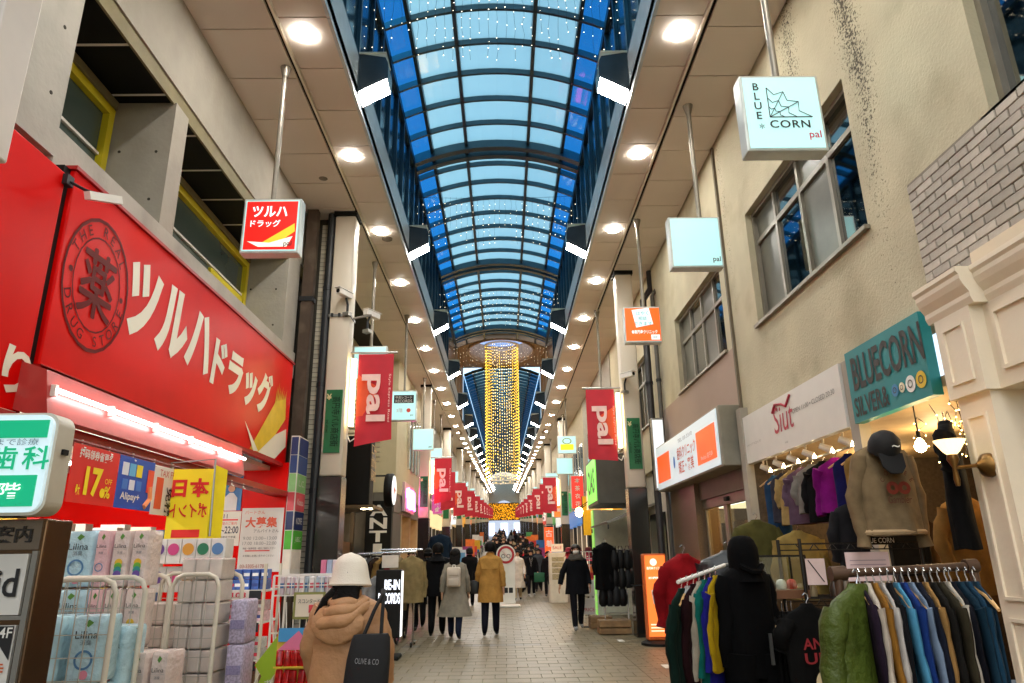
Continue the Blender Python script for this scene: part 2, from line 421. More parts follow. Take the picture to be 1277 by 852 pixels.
while y < YEND-1:
    o = len(ga.v); t = arch(.08, .15, 0, 8, 2.0); ga.add([(x+XC, yy+y, z) for x, yy, z in t.v], t.f)
    for i, (a, b) in enumerate(cols):
        q = gp2 if i in (0, 4) else gp1
        q.add([(XC+a, y, vz(a)), (XC+b, y, vz(b)), (XC+b, y+PITCH, vz(b)), (XC+a, y+PITCH, vz(a)), (XC+a, y, vz(a)+.012), (XC+b, y, vz(b)+.012), (XC+b, y+PITCH, vz(b)+.012), (XC+a, y+PITCH, vz(a)+.012)], [(0,1,2,3),(4,5,6,7)])
    for s in (-1, 1):
        x = XC+s*2.0; gc.box(min(x, x+s*.02), max(x, x+s*.02), y, y+PITCH, 8.0, 10.4)
    y += PITCH
for x in (-1.53, -.73, .73, 1.53):
    for q in range(8): ga.box(XC+x-.035, XC+x+.035, 35.6+q*10.4, 46+q*10.4, vz(x)-.1, vz(x)+.02)
for n_, g_, mt in (('purlins', ga, m_steel), ('glass_panes', gp1, m_pane), ('side_panes', gp2, m_pane_b), ('clerestory_glazing', gc, m_cler)):
    o = part(n_, sh(g_), mt, roof2); o['kind'] = 'stuff'
# end of the street: white arch with a net of gold lights, daylight beyond
end = thing('street_end_arch', 'white arched wall closing the far end of the arcade above the crowd', 'arch')
ze = gz(YEND); m_cream = M('#e0d6c4', .6)
g = G(); pts = [(XC-2.1+4.2*i/12, 6.6+ze+1.2*math.sin(math.pi*i/12)) for i in range(13)]
g.prism([(XC-4, ze+12), (XC-4, ze+4.6)]+[(XC-2.3, ze+4.9)]+[(a, b-1.6) for a, b in pts]+[(XC+2.3, ze+4.9), (XC+4, ze+4.6), (XC+4, ze+12)], YEND, YEND+.5, 'y'); part('wall', g, m_cream, end)
g = G(); g.box(XC-4.5, XC-2.6, YEND, YEND+.5, ze, ze+4.6); g.box(XC+2.6, XC+4.5, YEND, YEND+.5, ze, ze+4.6); part('pier', g, m_cream, end)

# ================================================================ lamps in the roof
m_ring = M('#e8e2d4', .4)
def downlight(x, y, z, label, power):
    t = thing('downlight', label, 'downlight', 'round downlights along the soffits', (x, y, z))
    part('trim_ring', ring_me, m_ring, t); part('lit_lens', lens_me, E('#fffaf2', power), t); return t
ring_me = G().lathe([(.105, -.002), (.13, -.012), (.135, -.002), (.135, .004), (.105, .004)], n=20, cap=False).mesh('trim_ring', True)
lens_me = G().lathe([(.104, -.004), (.104, .002)], n=20).mesh('lit_lens')
k = 0
ORD = ['first', 'second', 'third', 'fourth', 'fifth', 'sixth', 'seventh', 'eighth', 'ninth', 'tenth', 'eleventh', 'twelfth']
dl = 0
for s in (-1, 1):
    y = 6.72-2.59*3; i = 0
    while y < YEND-3:
        side = 'left' if s < 0 else 'right'
        n = round((y-6.72)/2.59)
        lab = ('%s round downlight counted from the camera in the %s soffit' % (ORD[n], side)) if 0 <= n < 12 else ('round downlight overhead in the %s soffit near the camera' % side if n < 0 else 'small bright round downlight far off in the %s soffit' % side)
        downlight(XC+s*2.2, y, ZS+gz(y), lab, 140.0); y += 2.59
# wedge-shaped floodlights on the fascia
m_lampd = M('#3a3f42', .25, spec=.6); m_lampw = M('#cfd6c8', .4)
def wedge_meshes(s):
    # profile in x,z ; s=-1 left side: wall at x=0, reaching towards +x
    a = -s
    body = G(); A = [(0, .62), (a*.36, .62), (a*.40, .44), (a*.40, .22), (0, 0)]
    body.prism(A, -.16, .16, 'y')
    top = G(); top.add([(a*.0, -.165, .625), (a*.36, -.165, .625), (a*.405, -.165, .46), (a*.36, -.168, .56)], [(0, 1, 2, 3)]); top.prism([(0, .62), (a*.37, .62), (a*.37, .64), (0, .64)], -.18, .18, 'y')
    lens = G(); lens.add([(a*.02, -.13, -.006), (a*.39, -.13, .20), (a*.39, .13, .20), (a*.02, .13, -.006), (a*.02, -.165, .015), (a*.39, -.165, .22)], [(0, 1, 2, 3), (0, 4, 5, 1)])
    return body.mesh('housing'), top.mesh('white_hood'), lens.mesh('lit_lens')
WM = {s: wedge_meshes(s) for s in (-1, 1)}
def wedge(s, y, lab):
    t = thing('floodlight', lab, 'floodlight', 'wedge floodlights along the glass vault', (XC+s*(HI-.005), y, 7.42+gz(y)))
    b, h, l = WM[s]; part('housing', b, m_lampd, t); part('white_hood', h, m_lampw, t); part('lit_lens', l, E('#fffaf0', 36.0), t)
for s in (-1, 1):
    side = 'left' if s < 0 else 'right'
    for i in range(-1, 21):
        y = 8.05+5.18*i
        lab = '%s wedge-shaped floodlight from the camera on the %s edge of the glass vault' % (ORD[i], side) if 0 <= i < 5 else 'small wedge floodlight far along the %s edge of the vault' % side if i >= 5 else 'wedge floodlight overhead on the %s edge of the vault' % side
        wedge(s, y, lab)
# small round ceiling speakers / detectors on the outer soffit
for x, y, lab in ((-2.85, 9.9, 'small grey round detector on left soffit above the drugstore'), (-2.2, 12.2, 'unlit oval fitting in left soffit above the white column')):
    t = thing('ceiling_detector', lab, 'detector', None, (x, y, ZS)); part('dome', G().lathe([(.1, .015), (.1, -.01), (.06, -.03), (.01, -.035)], n=16), M('#6f6557', .5), t, True)

# fairy-light curtains strung across the vault
m_wire = M('#2c3036', .5); m_bulb = E('#fff0cf', 3.0)
bulb = []
def fairy(y, lab, big=1):
    t = thing('fairy_light_curtain', lab, 'fairy lights', 'fairy light curtains strung across the vault', (XC, y, 9.72))
    w = G(); b = G(); w.tube([(-1.95, 0, 0), (-1, 0, -.03), (0, 0, -.04), (1, 0, -.03), (1.95, 0, 0)], .004, 4)
    x = -1.9; rnd = random.Random(int(y*10))
    while x < 1.92:
        L_ = rnd.choice((.75, 1.0, 1.2, 1.25)); n = int(L_/.16); pts = []
        for i in range(n+1):
            z = -.03-L_*i/n+rnd.uniform(-.04, .04); px = x+rnd.uniform(-.02, .02); pts.append((px, rnd.uniform(-.02, .02), z))
        w.tube(pts, .0025, 3, False)
        for p in pts[1:]:
            if rnd.random() < .2: continue
            r = .008*rnd.uniform(.7, 1.2)*big; b.add([(p[0]+r, p[1], p[2]), (p[0], p[1]+r, p[2]), (p[0]-r, p[1], p[2]), (p[0], p[1]-r, p[2]), (p[0], p[1], p[2]+r), (p[0], p[1], p[2]-r)], [(0,1,4),(1,2,4),(2,3,4),(3,0,4),(1,0,5),(2,1,5),(3,2,5),(0,3,5)])
        x += .13
    part('wire', w, m_wire, t); o = part('bulbs', b, m_bulb, t); o['kind'] = 'stuff'
fairy(8.5, 'fairy light strands nearest the camera under the glass vault')
fairy(14.9, 'fairy light strands hanging just beyond the first thick roof rib')
fairy(20.9, 'fairy light strands hanging between second and third roof ribs', 1.05)
fairy(27.0, 'fairy light strands hanging just before the round ceiling opening', 1.0)

# the gold light curtain
m_gold = E('#ffc640', 3.0); m_goldp = E('#ffdf9a', 3.0)
cur = thing('gold_light_curtain', 'tall cylinder of gold light strands hanging from the round ceiling opening', 'light curtain', None, (XC+.02, 32.6, 4.7))
gw = G(); gb = [G(), G()]; rnd = random.Random(3)
for i in range(44):
    a = 2*math.pi*i/44; x, yy = .80*math.cos(a), .80*math.sin(a)
    gw.tube([(x, yy, 0), (x, yy, 6.6)], .006, 3, False)
    z = rnd.uniform(0, .1)
    while z < 6.5:
        r = .015; q = gb[0 if abs(math.cos(a)) > .62 else (1 if rnd.random() < .6 else 0)]
        if rnd.random() < (.95 if abs(math.cos(a)) > .62 else .8): q.add([(x+r, yy, z), (x, yy+r, z), (x-r, yy, z), (x, yy-r, z), (x, yy, z+r*1.3), (x, yy, z-r*1.3)], [(0,1,4),(1,2,4),(2,3,4),(3,0,4),(1,0,5),(2,1,5),(3,2,5),(0,3,5)])
        z += .15
part('wire', gw, M('#6b5a2a', .5), cur); 
for nm, q, mt in (('gold_bulbs', gb[0], m_gold), ('pale_bulbs', gb[1], m_goldp)):
    o = part(nm, q, mt, cur); o['kind'] = 'stuff'
g = G(); g.lathe([(.74, 6.55), (.86, 6.55), (.86, 6.62), (.74, 6.62), (.74, 6.55)], n=32, cap=False); part('top_hoop', g, m_strip, cur)
g = G(); g.lathe([(.77, 0), (.83, 0), (.83, .05), (.77, .05), (.77, 0)], n=32, cap=False); part('bottom_hoop', g, m_strip, cur)
# gold light net closing the far end
net = thing('gold_light_net', 'net of gold lights hanging across the far end of the arcade', 'light net', None, (XC, YEND-1, gz(YEND-1)))
b = G(); rnd = random.Random(9)
for i in range(900):
    x = rnd.uniform(-2.6, 2.6); z = rnd.uniform(3.0, 5.6); r = .05; b.add([(x+r, 0, z), (x, r, z), (x-r, 0, z), (x, -r, z), (x, 0, z+r), (x, 0, z-r)], [(0,1,4),(1,2,4),(2,3,4),(3,0,4),(1,0,5),(2,1,5),(3,2,5),(0,3,5)])
o = part('bulbs', b, E('#ffb020', 1.6), net); o['kind'] = 'stuff'; part('daylight_screen', G().box(-2.9, 2.9, .3, .4, 2.9, 5.75), M('#2a1c0c', .8), net)  # dark screen added so daylight behind does not wash out the bulbs
g = G()
for i in range(27): g.tube([(-2.6+.2*i, 0, 3.0), (-2.6+.2*i, 0, 5.7)], .012, 3, False)
g.tube([(-2.7, 0, 5.7), (2.7, 0, 5.7)], .03, 4); part('wire', g, M('#5a4622', .5), net)
# ================================================================ buildings
m_conc = M('#b0aba0', .75, var=.16, scale=1.6, bump=.25, bscale=18, dirt=.35, dcol='#5c5547', dscale=1.5, streak=True)
m_conc2 = M('#a49d90', .75, var=.14, scale=2, bump=.2, bscale=18, dirt=.3, dcol='#5d5340', dscale=2)
m_red = M('#dc0a06', .3, var=.08, scale=1.2, spec=.08, dirt=.15, dcol='#b00805', dscale=2, streak=True); m_redd = M('#a80c0a', .35, var=.08)
m_yel = M('#d8c420', .45, var=.06); m_blk = M('#080807', .6, var=.1, spec=.25); m_wht = M('#e6e2da', .5, var=.04)
m_metal = M('#9b9a96', .35, metal=.8, var=.08); m_dkmetal = M('#2b2c2e', .45, metal=.4, var=.1)
m_wing = M('#46544f', .1, spec=.8, var=.15, scale=1.2); m_wing2 = M('#3d5157', .08, spec=.8, var=.3, scale=.8)
def holes(g, pts, ax):
    for p in pts: g.lathe([(.016, -.004), (.016, .004)], p, 8, ax)
# ---- left: concrete drugstore building
dg = thing('concrete_building', 'raw concrete building with yellow framed windows above the red drugstore sign', 'building')
g = G(); g.box(-8, -3.4, -5, 4.66, 4.45, 7.4); g.box(-8, -3.42, -5, 3.2, 0, 4.45); part('wall', g, m_conc, dg)
g = G(); g.box(-3.62, -3.40, 4.66, 10.95, 4.28, 4.70); part('spandrel', g, m_conc, dg)
g = G(); g.box(-3.56, -3.43, -5, 12, 6.30, 7.36); part('beam', g, m_conc2, dg)
g = G(); g.box(-3.475, -3.45, -5, 12, 6.12, 6.30); part('beam_lip', g, M('#7d7350', .7), dg)
g = G(); g.box(-4.08, -3.43, 6.33, 6.62, 4.7, 6.14); part('pillar', g, m_conc2, dg)
g = G(); g.box(-4.3, -3.43, 10.35, 10.95, 4.7, 6.3); part('pillar', g, m_conc, dg)
g = G(); holes(g, [(-3.57, 6.33, 5.0), (-3.57, 6.33, 5.55), (-3.95, 6.33, 5.0), (-3.95, 6.33, 5.55), (-3.6, 10.35, 5.0), (-3.6, 10.35, 5.6), (-4.0, 10.35, 5.0), (-4.0, 10.35, 5.6)], 1)
holes(g, [(-3.4, y, z) for y in (4.95, 5.5, 6.1, 6.9, 7.8, 8.7, 9.6) for z in (4.5,)] + [(-3.4, y, z) for y in (4.5, 3.9, 3.3) for z in (4.9, 5.5, 6.1)], 0); o = part('tie_holes', g, M('#3a352c', .9), dg); o['kind'] = 'stuff'
g = G(); g.box(-8, -4.14, 4.6, 11, 2.9, 6.9); part('back_wall', g, m_conc2, dg)
for k in range(9):
    ya = 4.715+.745*k
    g = G(); g.box(-4.12, -3.477, ya+.014, min(ya+.731, 11), 6.15, 6.18); part('ceiling_panel', g, m_blk, dg)
for k in range(9): g = G(); g.box(-4.12, -3.477, 4.70+.745*k, 4.73+.745*k, 6.147, 6.19); part('ceiling_joint', g, m_wht, dg)
for ya, yb in ((4.7, 6.3), (6.66, 10.3)):
    w = G(); w.box(-4.13, -4.11, ya, yb, 4.72, 6.0); w = part('window', w, m_wing, dg)
    for nm, b in (('frame', (-4.12, -4.04, ya, yb, 5.93, 6.02)), ('frame', (-4.12, -4.04, yb-.09, yb, 4.72, 5.93)), ('frame', (-4.12, -4.04, ya, ya+.09, 4.72, 5.93))):
        g = G(); g.box(*b); part(nm, g, m_yel, w)
    g = G(); g.box(-4.115, -4.08, ya+.09, yb-.09, 5.44, 5.47); part('transom', g, m_wht, w)
    g = G(); g.box(-4.12, -4.02, ya, yb, 6.03, 6.12); part('head_trim', g, M('#7d7350', .6), w)
g = G(); g.box(-4.1, -4.06, 9.0, 10.2, 4.75, 5.4); part('yellow_panel', g, m_yel, dg)
# side wall of the shop, floor and ceiling inside
g = G(); g.box(-7.5, -3.18, 10.35, 10.5, 0, 2.85); part('red_end_wall', g, m_red, dg)
g = G(); g.box(-7.5, -3.45, 3.2, 10.35, 2.74, 2.8); part('shop_ceiling', g, m_wht, dg)
g = G(); g.box(-7.6, -7.5, 3.0, 10.5, 0, 2.8); part('shop_back_wall', g, m_wht, dg)
for y in (4.6, 6.0, 7.4, 8.8):
    for x in (-4.4, -5.6):
        t = thing('strip_light', 'white strip light in the drugstore ceiling', 'strip light', 'strip lights inside the drugstore', (x, y, 2.72))
        part('lit_tube', G().box(-.06, .06, -.55, .55, -.02, 0), E('#fff6ea', 16.0), t); part('reflector', G().box(-.1, .1, -.6, .6, 0, .02), m_wht, t)
# fascia signs of the drugstore
fs = thing('shop_sign', 'big red fascia sign with white Japanese shop name and dark round emblem', 'sign')
g = G(); g.bev(-3.40, -3.29, 4.78, 10.55, 2.84, 4.40, .012); part('board', g, m_red, fs)
g = G(); g.box(-3.42, -3.27, 4.76, 10.57, 4.40, 4.43); part('top_trim', g, m_redd, fs)
g = G(); g.box(-3.33, -3.26, 4.76, 10.57, 2.79, 2.84); part('bottom_trim', g, m_redd, fs)
m_cream = M('#ece6d2', .4, var=.02); m_mar = M('#640708', .4, var=.04, spec=.08)
xs = -3.29
text('ツルハ', .74, (xs, 6.62, 3.77), 'E', m_cream, fs, bold=.05, w=1.78, shear=.12)
text('ドラッグ', .62, (xs, 8.62, 3.68), 'E', m_cream, fs, bold=.05, w=2.1, shear=.12)
disc(.56, (xs, 5.28, 3.64), 'E', m_mar, fs, r0=.53, sx=.82); disc(.40, (xs, 5.28, 3.64), 'E', m_mar, fs, r0=.385, sx=.82)
[text('薬', .56, (xs, 5.28+dy_, 3.64+dz_), 'E', m_mar, fs, depth=.008+.0003*q_, w=.46) for q_, (dy_, dz_) in enumerate(((0, 0), (.009, 0), (-.009, 0), (0, .007), (0, -.007)))]
for a_ in (0, math.pi): disc(.025, (xs, 5.28+.36*math.cos(a_), 3.64), 'E', m_mar, fs)
def arc_text(s, c, r, a0, a1, h, face, mat, par, flip=False):
    n = len(s); rt = Vector((0, 1, 0)) if face == 'E' else Vector((1, 0, 0))
    for i, ch in enumerate(s):
        if ch == ' ': continue
        a = a0+(a1-a0)*i/(n-1); p = Vector(c)+rt*math.cos(a)*r*.82+Vector((0, 0, math.sin(a)*r))
        text(ch, h, p, face, mat, par, rot=(a-math.pi/2) if not flip else (a+math.pi/2), bold=.01)
arc_text('THE REAL', (xs, 5.28, 3.64), .465, R(155), R(40), .085, 'E', m_mar, fs)
arc_text('DRUG STORE', (xs, 5.28, 3.64), .465, R(205), R(345), .085, 'E', m_mar, fs, True)
g = G(); g.add([(xs+.006, 9.0, 2.86), (xs+.006, 9.5, 2.86), (xs+.006, 10.36, 3.5), (xs+.006, 10.3, 3.8), (xs+.006, 9.85, 3.66)], [(0,1,2,3,4)]); part('brush_stroke', g, M('#e2bd1c', .45), fs)
g = G(); g.add([(xs+.009, 9.3, 2.86), (xs+.009, 10.0, 2.86), (xs+.009, 10.46, 3.1), (xs+.009, 10.42, 3.36), (xs+.009, 9.95, 3.2)], [(0,1,2,3,4)]); part('brush_stroke', g, m_cream, fs)
g = G(); g.add([(xs+.012, 8.72, 3.18), (xs+.012, 9.3, 2.87), (xs+.012, 9.12, 2.85)], [(0,1,2)]); part('brush_stroke', g, m_cream, fs)
for k in range(8):
    g = G(); a = 9.82+.06*k; g.add([(xs+.007, a, 3.62+.018*k), (xs+.007, a+.05, 3.64+.016*k), (xs+.007, a+.07+.01*(k % 3), 3.9+.04*((k*5) % 3)-.005*k)], [(0,1,2)]); part('brush_bristle', g, M('#e2bd1c', .45), fs)
# neighbouring red panel
rp = thing('shop_sign', 'plain glossy red sign panel with white kana left of the emblem', 'sign')
g = G(); g.bev(-3.41, -3.30, 2.2, 4.70, 2.0, 4.32, .012); part('board', g, m_red, rp)
text('くすり', .34, (-3.30, 4.15, 2.74), 'E', m_cream, rp, bold=.03, w=1.15); text('化粧品', .34, (-3.30, 4.2, 2.32), 'E', m_cream, rp, bold=.03, w=1.0)
g = G(); g.box(-3.4, -3.33, 4.70, 4.78, 2.5, 4.4); part('side_gap', g, m_blk, rp)
# lit strip under the sign
lb = thing('strip_light', 'pink tinted strip of fluorescent tubes under the red fascia sign', 'strip light')
g = G(); g.prism([(-3.3, 2.82), (-3.12, 2.76), (-3.06, 2.44), (-3.10, 2.42), (-3.34, 2.5)], 4.62, 8.3, 'y'); part('reflector', g, M('#b8423e', .3), lb)
for k in range(5):
    g = G(); ya = 4.66+.72*k; g.tube([(-3.045, ya, 2.62), (-3.045, ya+.68, 2.62)], .016, 8); part('lit_tube', g, E('#fff0ee', 6.5), lb)
    g = G(); g.box(-3.09, -3.055, ya-.01, ya+.02, 2.58, 2.66); part('tube_holder', g, m_wht, lb)
pr = random.Random(5)
for k, c in enumerate(('#d9443b', '#e8c23c', '#c23b6a', '#7a4d9c', '#cf7fae', '#a9483f', '#8d63b0', '#d86a7a')):
    g = G(); ya = 4.75+.44*k; g.add([(-3.27, ya, 2.835), (-3.27, ya+.42, 2.835), (-3.118, ya+.42, 2.775), (-3.118, ya, 2.775)], [(0,1,2,3)]); part('price_ribbon', g, M(c, .35), lb)
rail = thing('header_beam', 'dark red header beam with a hanging rail above the posters', 'beam')
g = G(); g.box(-3.36, -3.16, 3.4, 10.35, 2.36, 2.43); part('beam', g, m_redd, rail)
g = G(); g.tube([(-3.06, 4.6, 2.33), (-3.06, 8.6, 2.33)], .012, 6); part('rail', g, M('#6d2020', .4, metal=.4), rail)
for k in range(11):
    g = G(); ya = 4.7+.36*k; g.tube([(-3.06, ya, 2.345), (-3.06, ya, 2.30), (-3.04, ya+.02, 2.285)], .007, 5); part('hook', g, m_wht, rail)
# arm lamp on the sign corner
lm = thing('arm_spotlight', 'small bar spotlight on an arm at the red sign corner', 'spotlight')
g = G(); g.box(-3.32, -3.26, 4.66, 4.74, 4.22, 4.3); part('bracket', g, m_dkmetal, lm); g = G(); g.tube([(-3.28, 4.7, 4.26), (-3.16, 4.74, 4.2), (-3.06, 4.72, 4.16)], .012, 6); part('arm', g, m_dkmetal, lm)
g = G(); g.bar((-3.05, 4.6, 4.08), (-3.0, 4.92, 4.21), .05, .06); part('lamp_head', g, m_wht, lm)
# coloured label strip on the end of the shop front
ls = thing('label_panel', 'tall panel of stacked coloured brand labels at the end of the drugstore', 'panel')
g = G(); g.box(-3.17, -3.05, 10.36, 10.86, 1.2, 3.25); part('board', g, m_wht, ls)
for k, (c, tx) in enumerate((('#27356f', ''), ('#2f4a86', ''), ('#8cc07a', 'L.C.'), ('#d4545c', 'Kosso'), ('#1c2c5e', 'KOSE'), ('#4fae32', 'J-BSC'), ('#e8dfd2', ''))):
    z1 = 3.23-.27*k; g = G(); g.box(-3.049, -3.044, 10.38, 10.84, z1-.26, z1); p = part('brand_label', g, M(c, .4), ls)
    g = G(); g.box(-3.16, -3.06, 10.352, 10.36, z1-.26, z1); part('brand_label', g, M(c, .4), ls)
    if tx: text(tx, .09, (-3.044, 10.6, z1-.13), 'E', m_wht, ls, w=.3); 
# ---- passage with pipes beside the left column
pp = thing('drain_pipe', 'thick black drainpipe beside the left white column', 'pipe', None)
g = G(); g.tube([(-2.98, 11.12, 0), (-2.98, 11.12, 7.3)], .075, 12); part('pipe', g, M('#26282a', .45), pp, True)
for z in (.9, 2.5, 4.2, 5.9): g = G(); g.lathe([(.085, -.04), (.085, .04)], (-2.98, 11.12, z), 12); part('collar', g, m_dkmetal, pp)
bp = thing('drain_pipe', 'brown rusty square duct at the end of the concrete building', 'duct'); g = G(); g.box(-3.36, -3.18, 10.9, 11.05, 0, 7.3); part('duct', g, M('#4a3a2c', .7, dirt=.5, dcol='#6d6250'), bp)
for z in (2.6, 5.6): g = G(); g.box(-3.39, -3.16, 10.88, 11.07, z, z+.08); part('strap', g, m_dkmetal, bp)
lv = thing('tiled_strip', 'narrow strip of small white tiles between duct and drainpipe', 'wall tiles')
g = G(); g.box(-3.9, -3.05, 11.3, 11.4, 0, 7.3); part('backing', g, M('#3b362c', .8), lv)
tme = G().box(-.075, .075, -.012, 0, -.035, .035).mesh('tile'); mt_ = M('#cfc7b0', .3, rnd=.2)
for k in range(86):
    part('tile', tme, mt_, lv, loc=(-3.12, 11.3, .35+.08*k))
g = G()
for k in range(20): g.bar((-3.5, 11.28, 4.4+.07*k), (-3.2, 11.28, 4.4+.07*k), .03, .02)
# ---- left: recessed dark shop, then beige building
m_beige = M('#c0b493', .8, var=.1, scale=2, bump=.3, bscale=30, dirt=.25, dcol='#7a6f55', dscale=2)
m_warm = E('#ffca86', 1.2); m_int = E('#ffe6c0', 1.6)
sA = thing('shop_building', 'recessed dark shop front just behind the left white column', 'building')
g = G(); g.box(-8, -4.2, 11.4, 20.6, 3.3, 7.4); part('upper_wall', g, m_beige, sA)
g = G(); g.box(-8, -4.25, 11.4, 20.6, 2.7, 3.3); part('fascia', g, M('#3a3a3a', .5), sA)
g = G(); g.box(-8, -7.8, 11.4, 20.6, 0, 2.7); part('interior_wall', g, M('#b98d5c', .6), sA)
for k in range(5):
    g = G(); y = 11.6+2.1*k; g.box(-4.3, -4.2, y, y+.12, 0, 2.7); part('door_post', g, M('#4a3b2a', .5), sA)
g = G(); g.box(-4.6, -4.28, 16, 20.4, .2, 1.9); part('display_shelf', g, M('#6b4a2c', .6), sA)
for y in (13, 15, 17, 19):
    t = thing('pendant_lamp', 'warm lamp inside the recessed shop', 'lamp', 'warm lamps inside the recessed shop', (-5, y, 2.5)); part('lit_globe', G().lathe([(.02, .08), (.08, .04), (.09, 0), (.05, -.07), (.01, -.09)], n=12), E('#ffd9a0', 30.0), t, True); part('flex', G().tube([(0, 0, .08), (0, 0, .24)], .01, 5), m_blk, t)
# louvre box and box sign near the column
bs = thing('box_sign', 'black projecting box sign with downlights behind the left column', 'sign')
g = G(); g.bev(-3.0, -2.5, 13.1, 13.5, 2.42, 3.7, .02); part('casing', g, m_blk, bs)
g = G(); g.box(-2.5, -2.48, 13.12, 13.48, 2.9, 3.4); part('sign_face', g, M('#5a4b33', .4), bs); text('古着屋', .5, (-2.478, 13.3, 3.2), 'E', M('#c99a45', .4), bs, rot=-math.pi/2, w=.7)
g = G(); g.box(-3.4, -2.42, 13.1, 14.2, 2.36, 2.42); part('canopy', g, M('#6b5639', .5), bs)
for x in (-2.62, -2.5): 
    g = G(); g.lathe([(.045, 2.345), (.045, 2.36)], (x, 13.25, 0), 12); part('lit_lens', g, E('#ffe9b8', 20.0), bs)
g = G()
lvs = thing('louvre_grille', 'pale louvred grille behind the first left banner', 'grille')
for k in range(14): g = G(); g.bar((-3.3, 14.6, 3.4+.1*k), (-2.6, 14.6, 3.4+.1*k), .08, .02); part('slat', g, M('#a39a80', .6), lvs)
rs = thing('round_sign', 'round white sign with red mark on a dark rim', 'sign')
g = G(); g.lathe([(.36, -.09), (.38, -.06), (.38, .06), (.36, .09)], (-2.62, 16.2, 2.95), 28, 0); part('rim', g, m_blk, rs, True)
g = G(); g.lathe([(.33, .095), (.33, .1)], (-2.62, 16.2, 2.95), 28, 0); part('lit_face', g, E('#f4f6f4', 1.1), rs)
text('✦', .3, (-2.515, 16.2, 2.95), 'E', M('#d03a28', .4), rs); g = G(); g.bar((-3.4, 16.2, 3.28), (-2.62, 16.2, 3.28), .04); part('bracket', g, m_dkmetal, rs)
sB = thing('shop_building', 'beige rendered corner building with a grey antique shop front', 'building')
g = G(); g.box(-8, -3.2, 20.7, 30.4, 3.3, 7.4); part('upper_wall', g, m_beige, sB)
g = G(); g.box(-8, -3.22, 20.72, 30.4, 2.75, 3.3); part('fascia', g, M('#6d675c', .6), sB)
g = G(); g.box(-8, -3.24, 20.74, 22.4, 0, 2.75); part('shop_wall', g, M('#5e5950', .6), sB)
g = G(); g.box(-5, -3.3, 22.4, 30.4, 0, .5); part('plinth', g, M('#55504a', .6), sB); g = G(); g.box(-5, -3.6, 22.4, 30.4, .5, 2.75); part('shop_window', g, E('#e2a468', .6), sB)
for y in (22.4, 24.4, 26.4, 28.4, 30.3): g = G(); g.box(-3.62, -3.22, y-.06, y+.06, 0, 2.75); part('post', g, M('#b6a57e', .6), sB)
w = G(); w.box(-3.24, -3.18, 23.2, 26.6, 4.3, 6.2); w = part('window', w, m_wing, sB)
for y in (23.2, 24.05, 24.9, 25.75, 26.6): g = G(); g.box(-3.2, -3.14, y-.05, y+.05, 4.25, 6.25); part('frame', g, M('#c9c2ac', .5), w)
text('ANTIQUE', .34, (-3.62, 20.66, 2.2), 'S', m_wht, sB) if False else None
an = thing('shop_sign', 'tall black sign with white serif letters ANTIQUE on the corner building', 'sign')
g = G(); g.box(-4.0, -3.26, 20.6, 20.7, .9, 3.05); part('board', g, m_blk, an)
for k, ch in enumerate('ANTIQUE'): text(ch, .31, (-3.63, 20.6, 2.78-.36*k), 'S', m_wht, an, bold=.03, w=.5 if ch != 'I' else .25)
nn = thing('neon_sign', 'glowing pink neon sign on the beige corner building', 'neon sign')
g = G(); g.box(-3.2, -3.12, 22.2, 24.6, 2.85, 3.75); part('board', g, M('#caa9ac', .5), nn)
for k in range(4):
    g = G(); pts = [(-3.09, 22.5+.06*i+.45*k, 3.28+.32*math.sin(i*1.1+k*2)) for i in range(12)]; g.tube(pts, .03, 5); part('lit_tube', g, E('#ff4fb0', 6.0), nn)

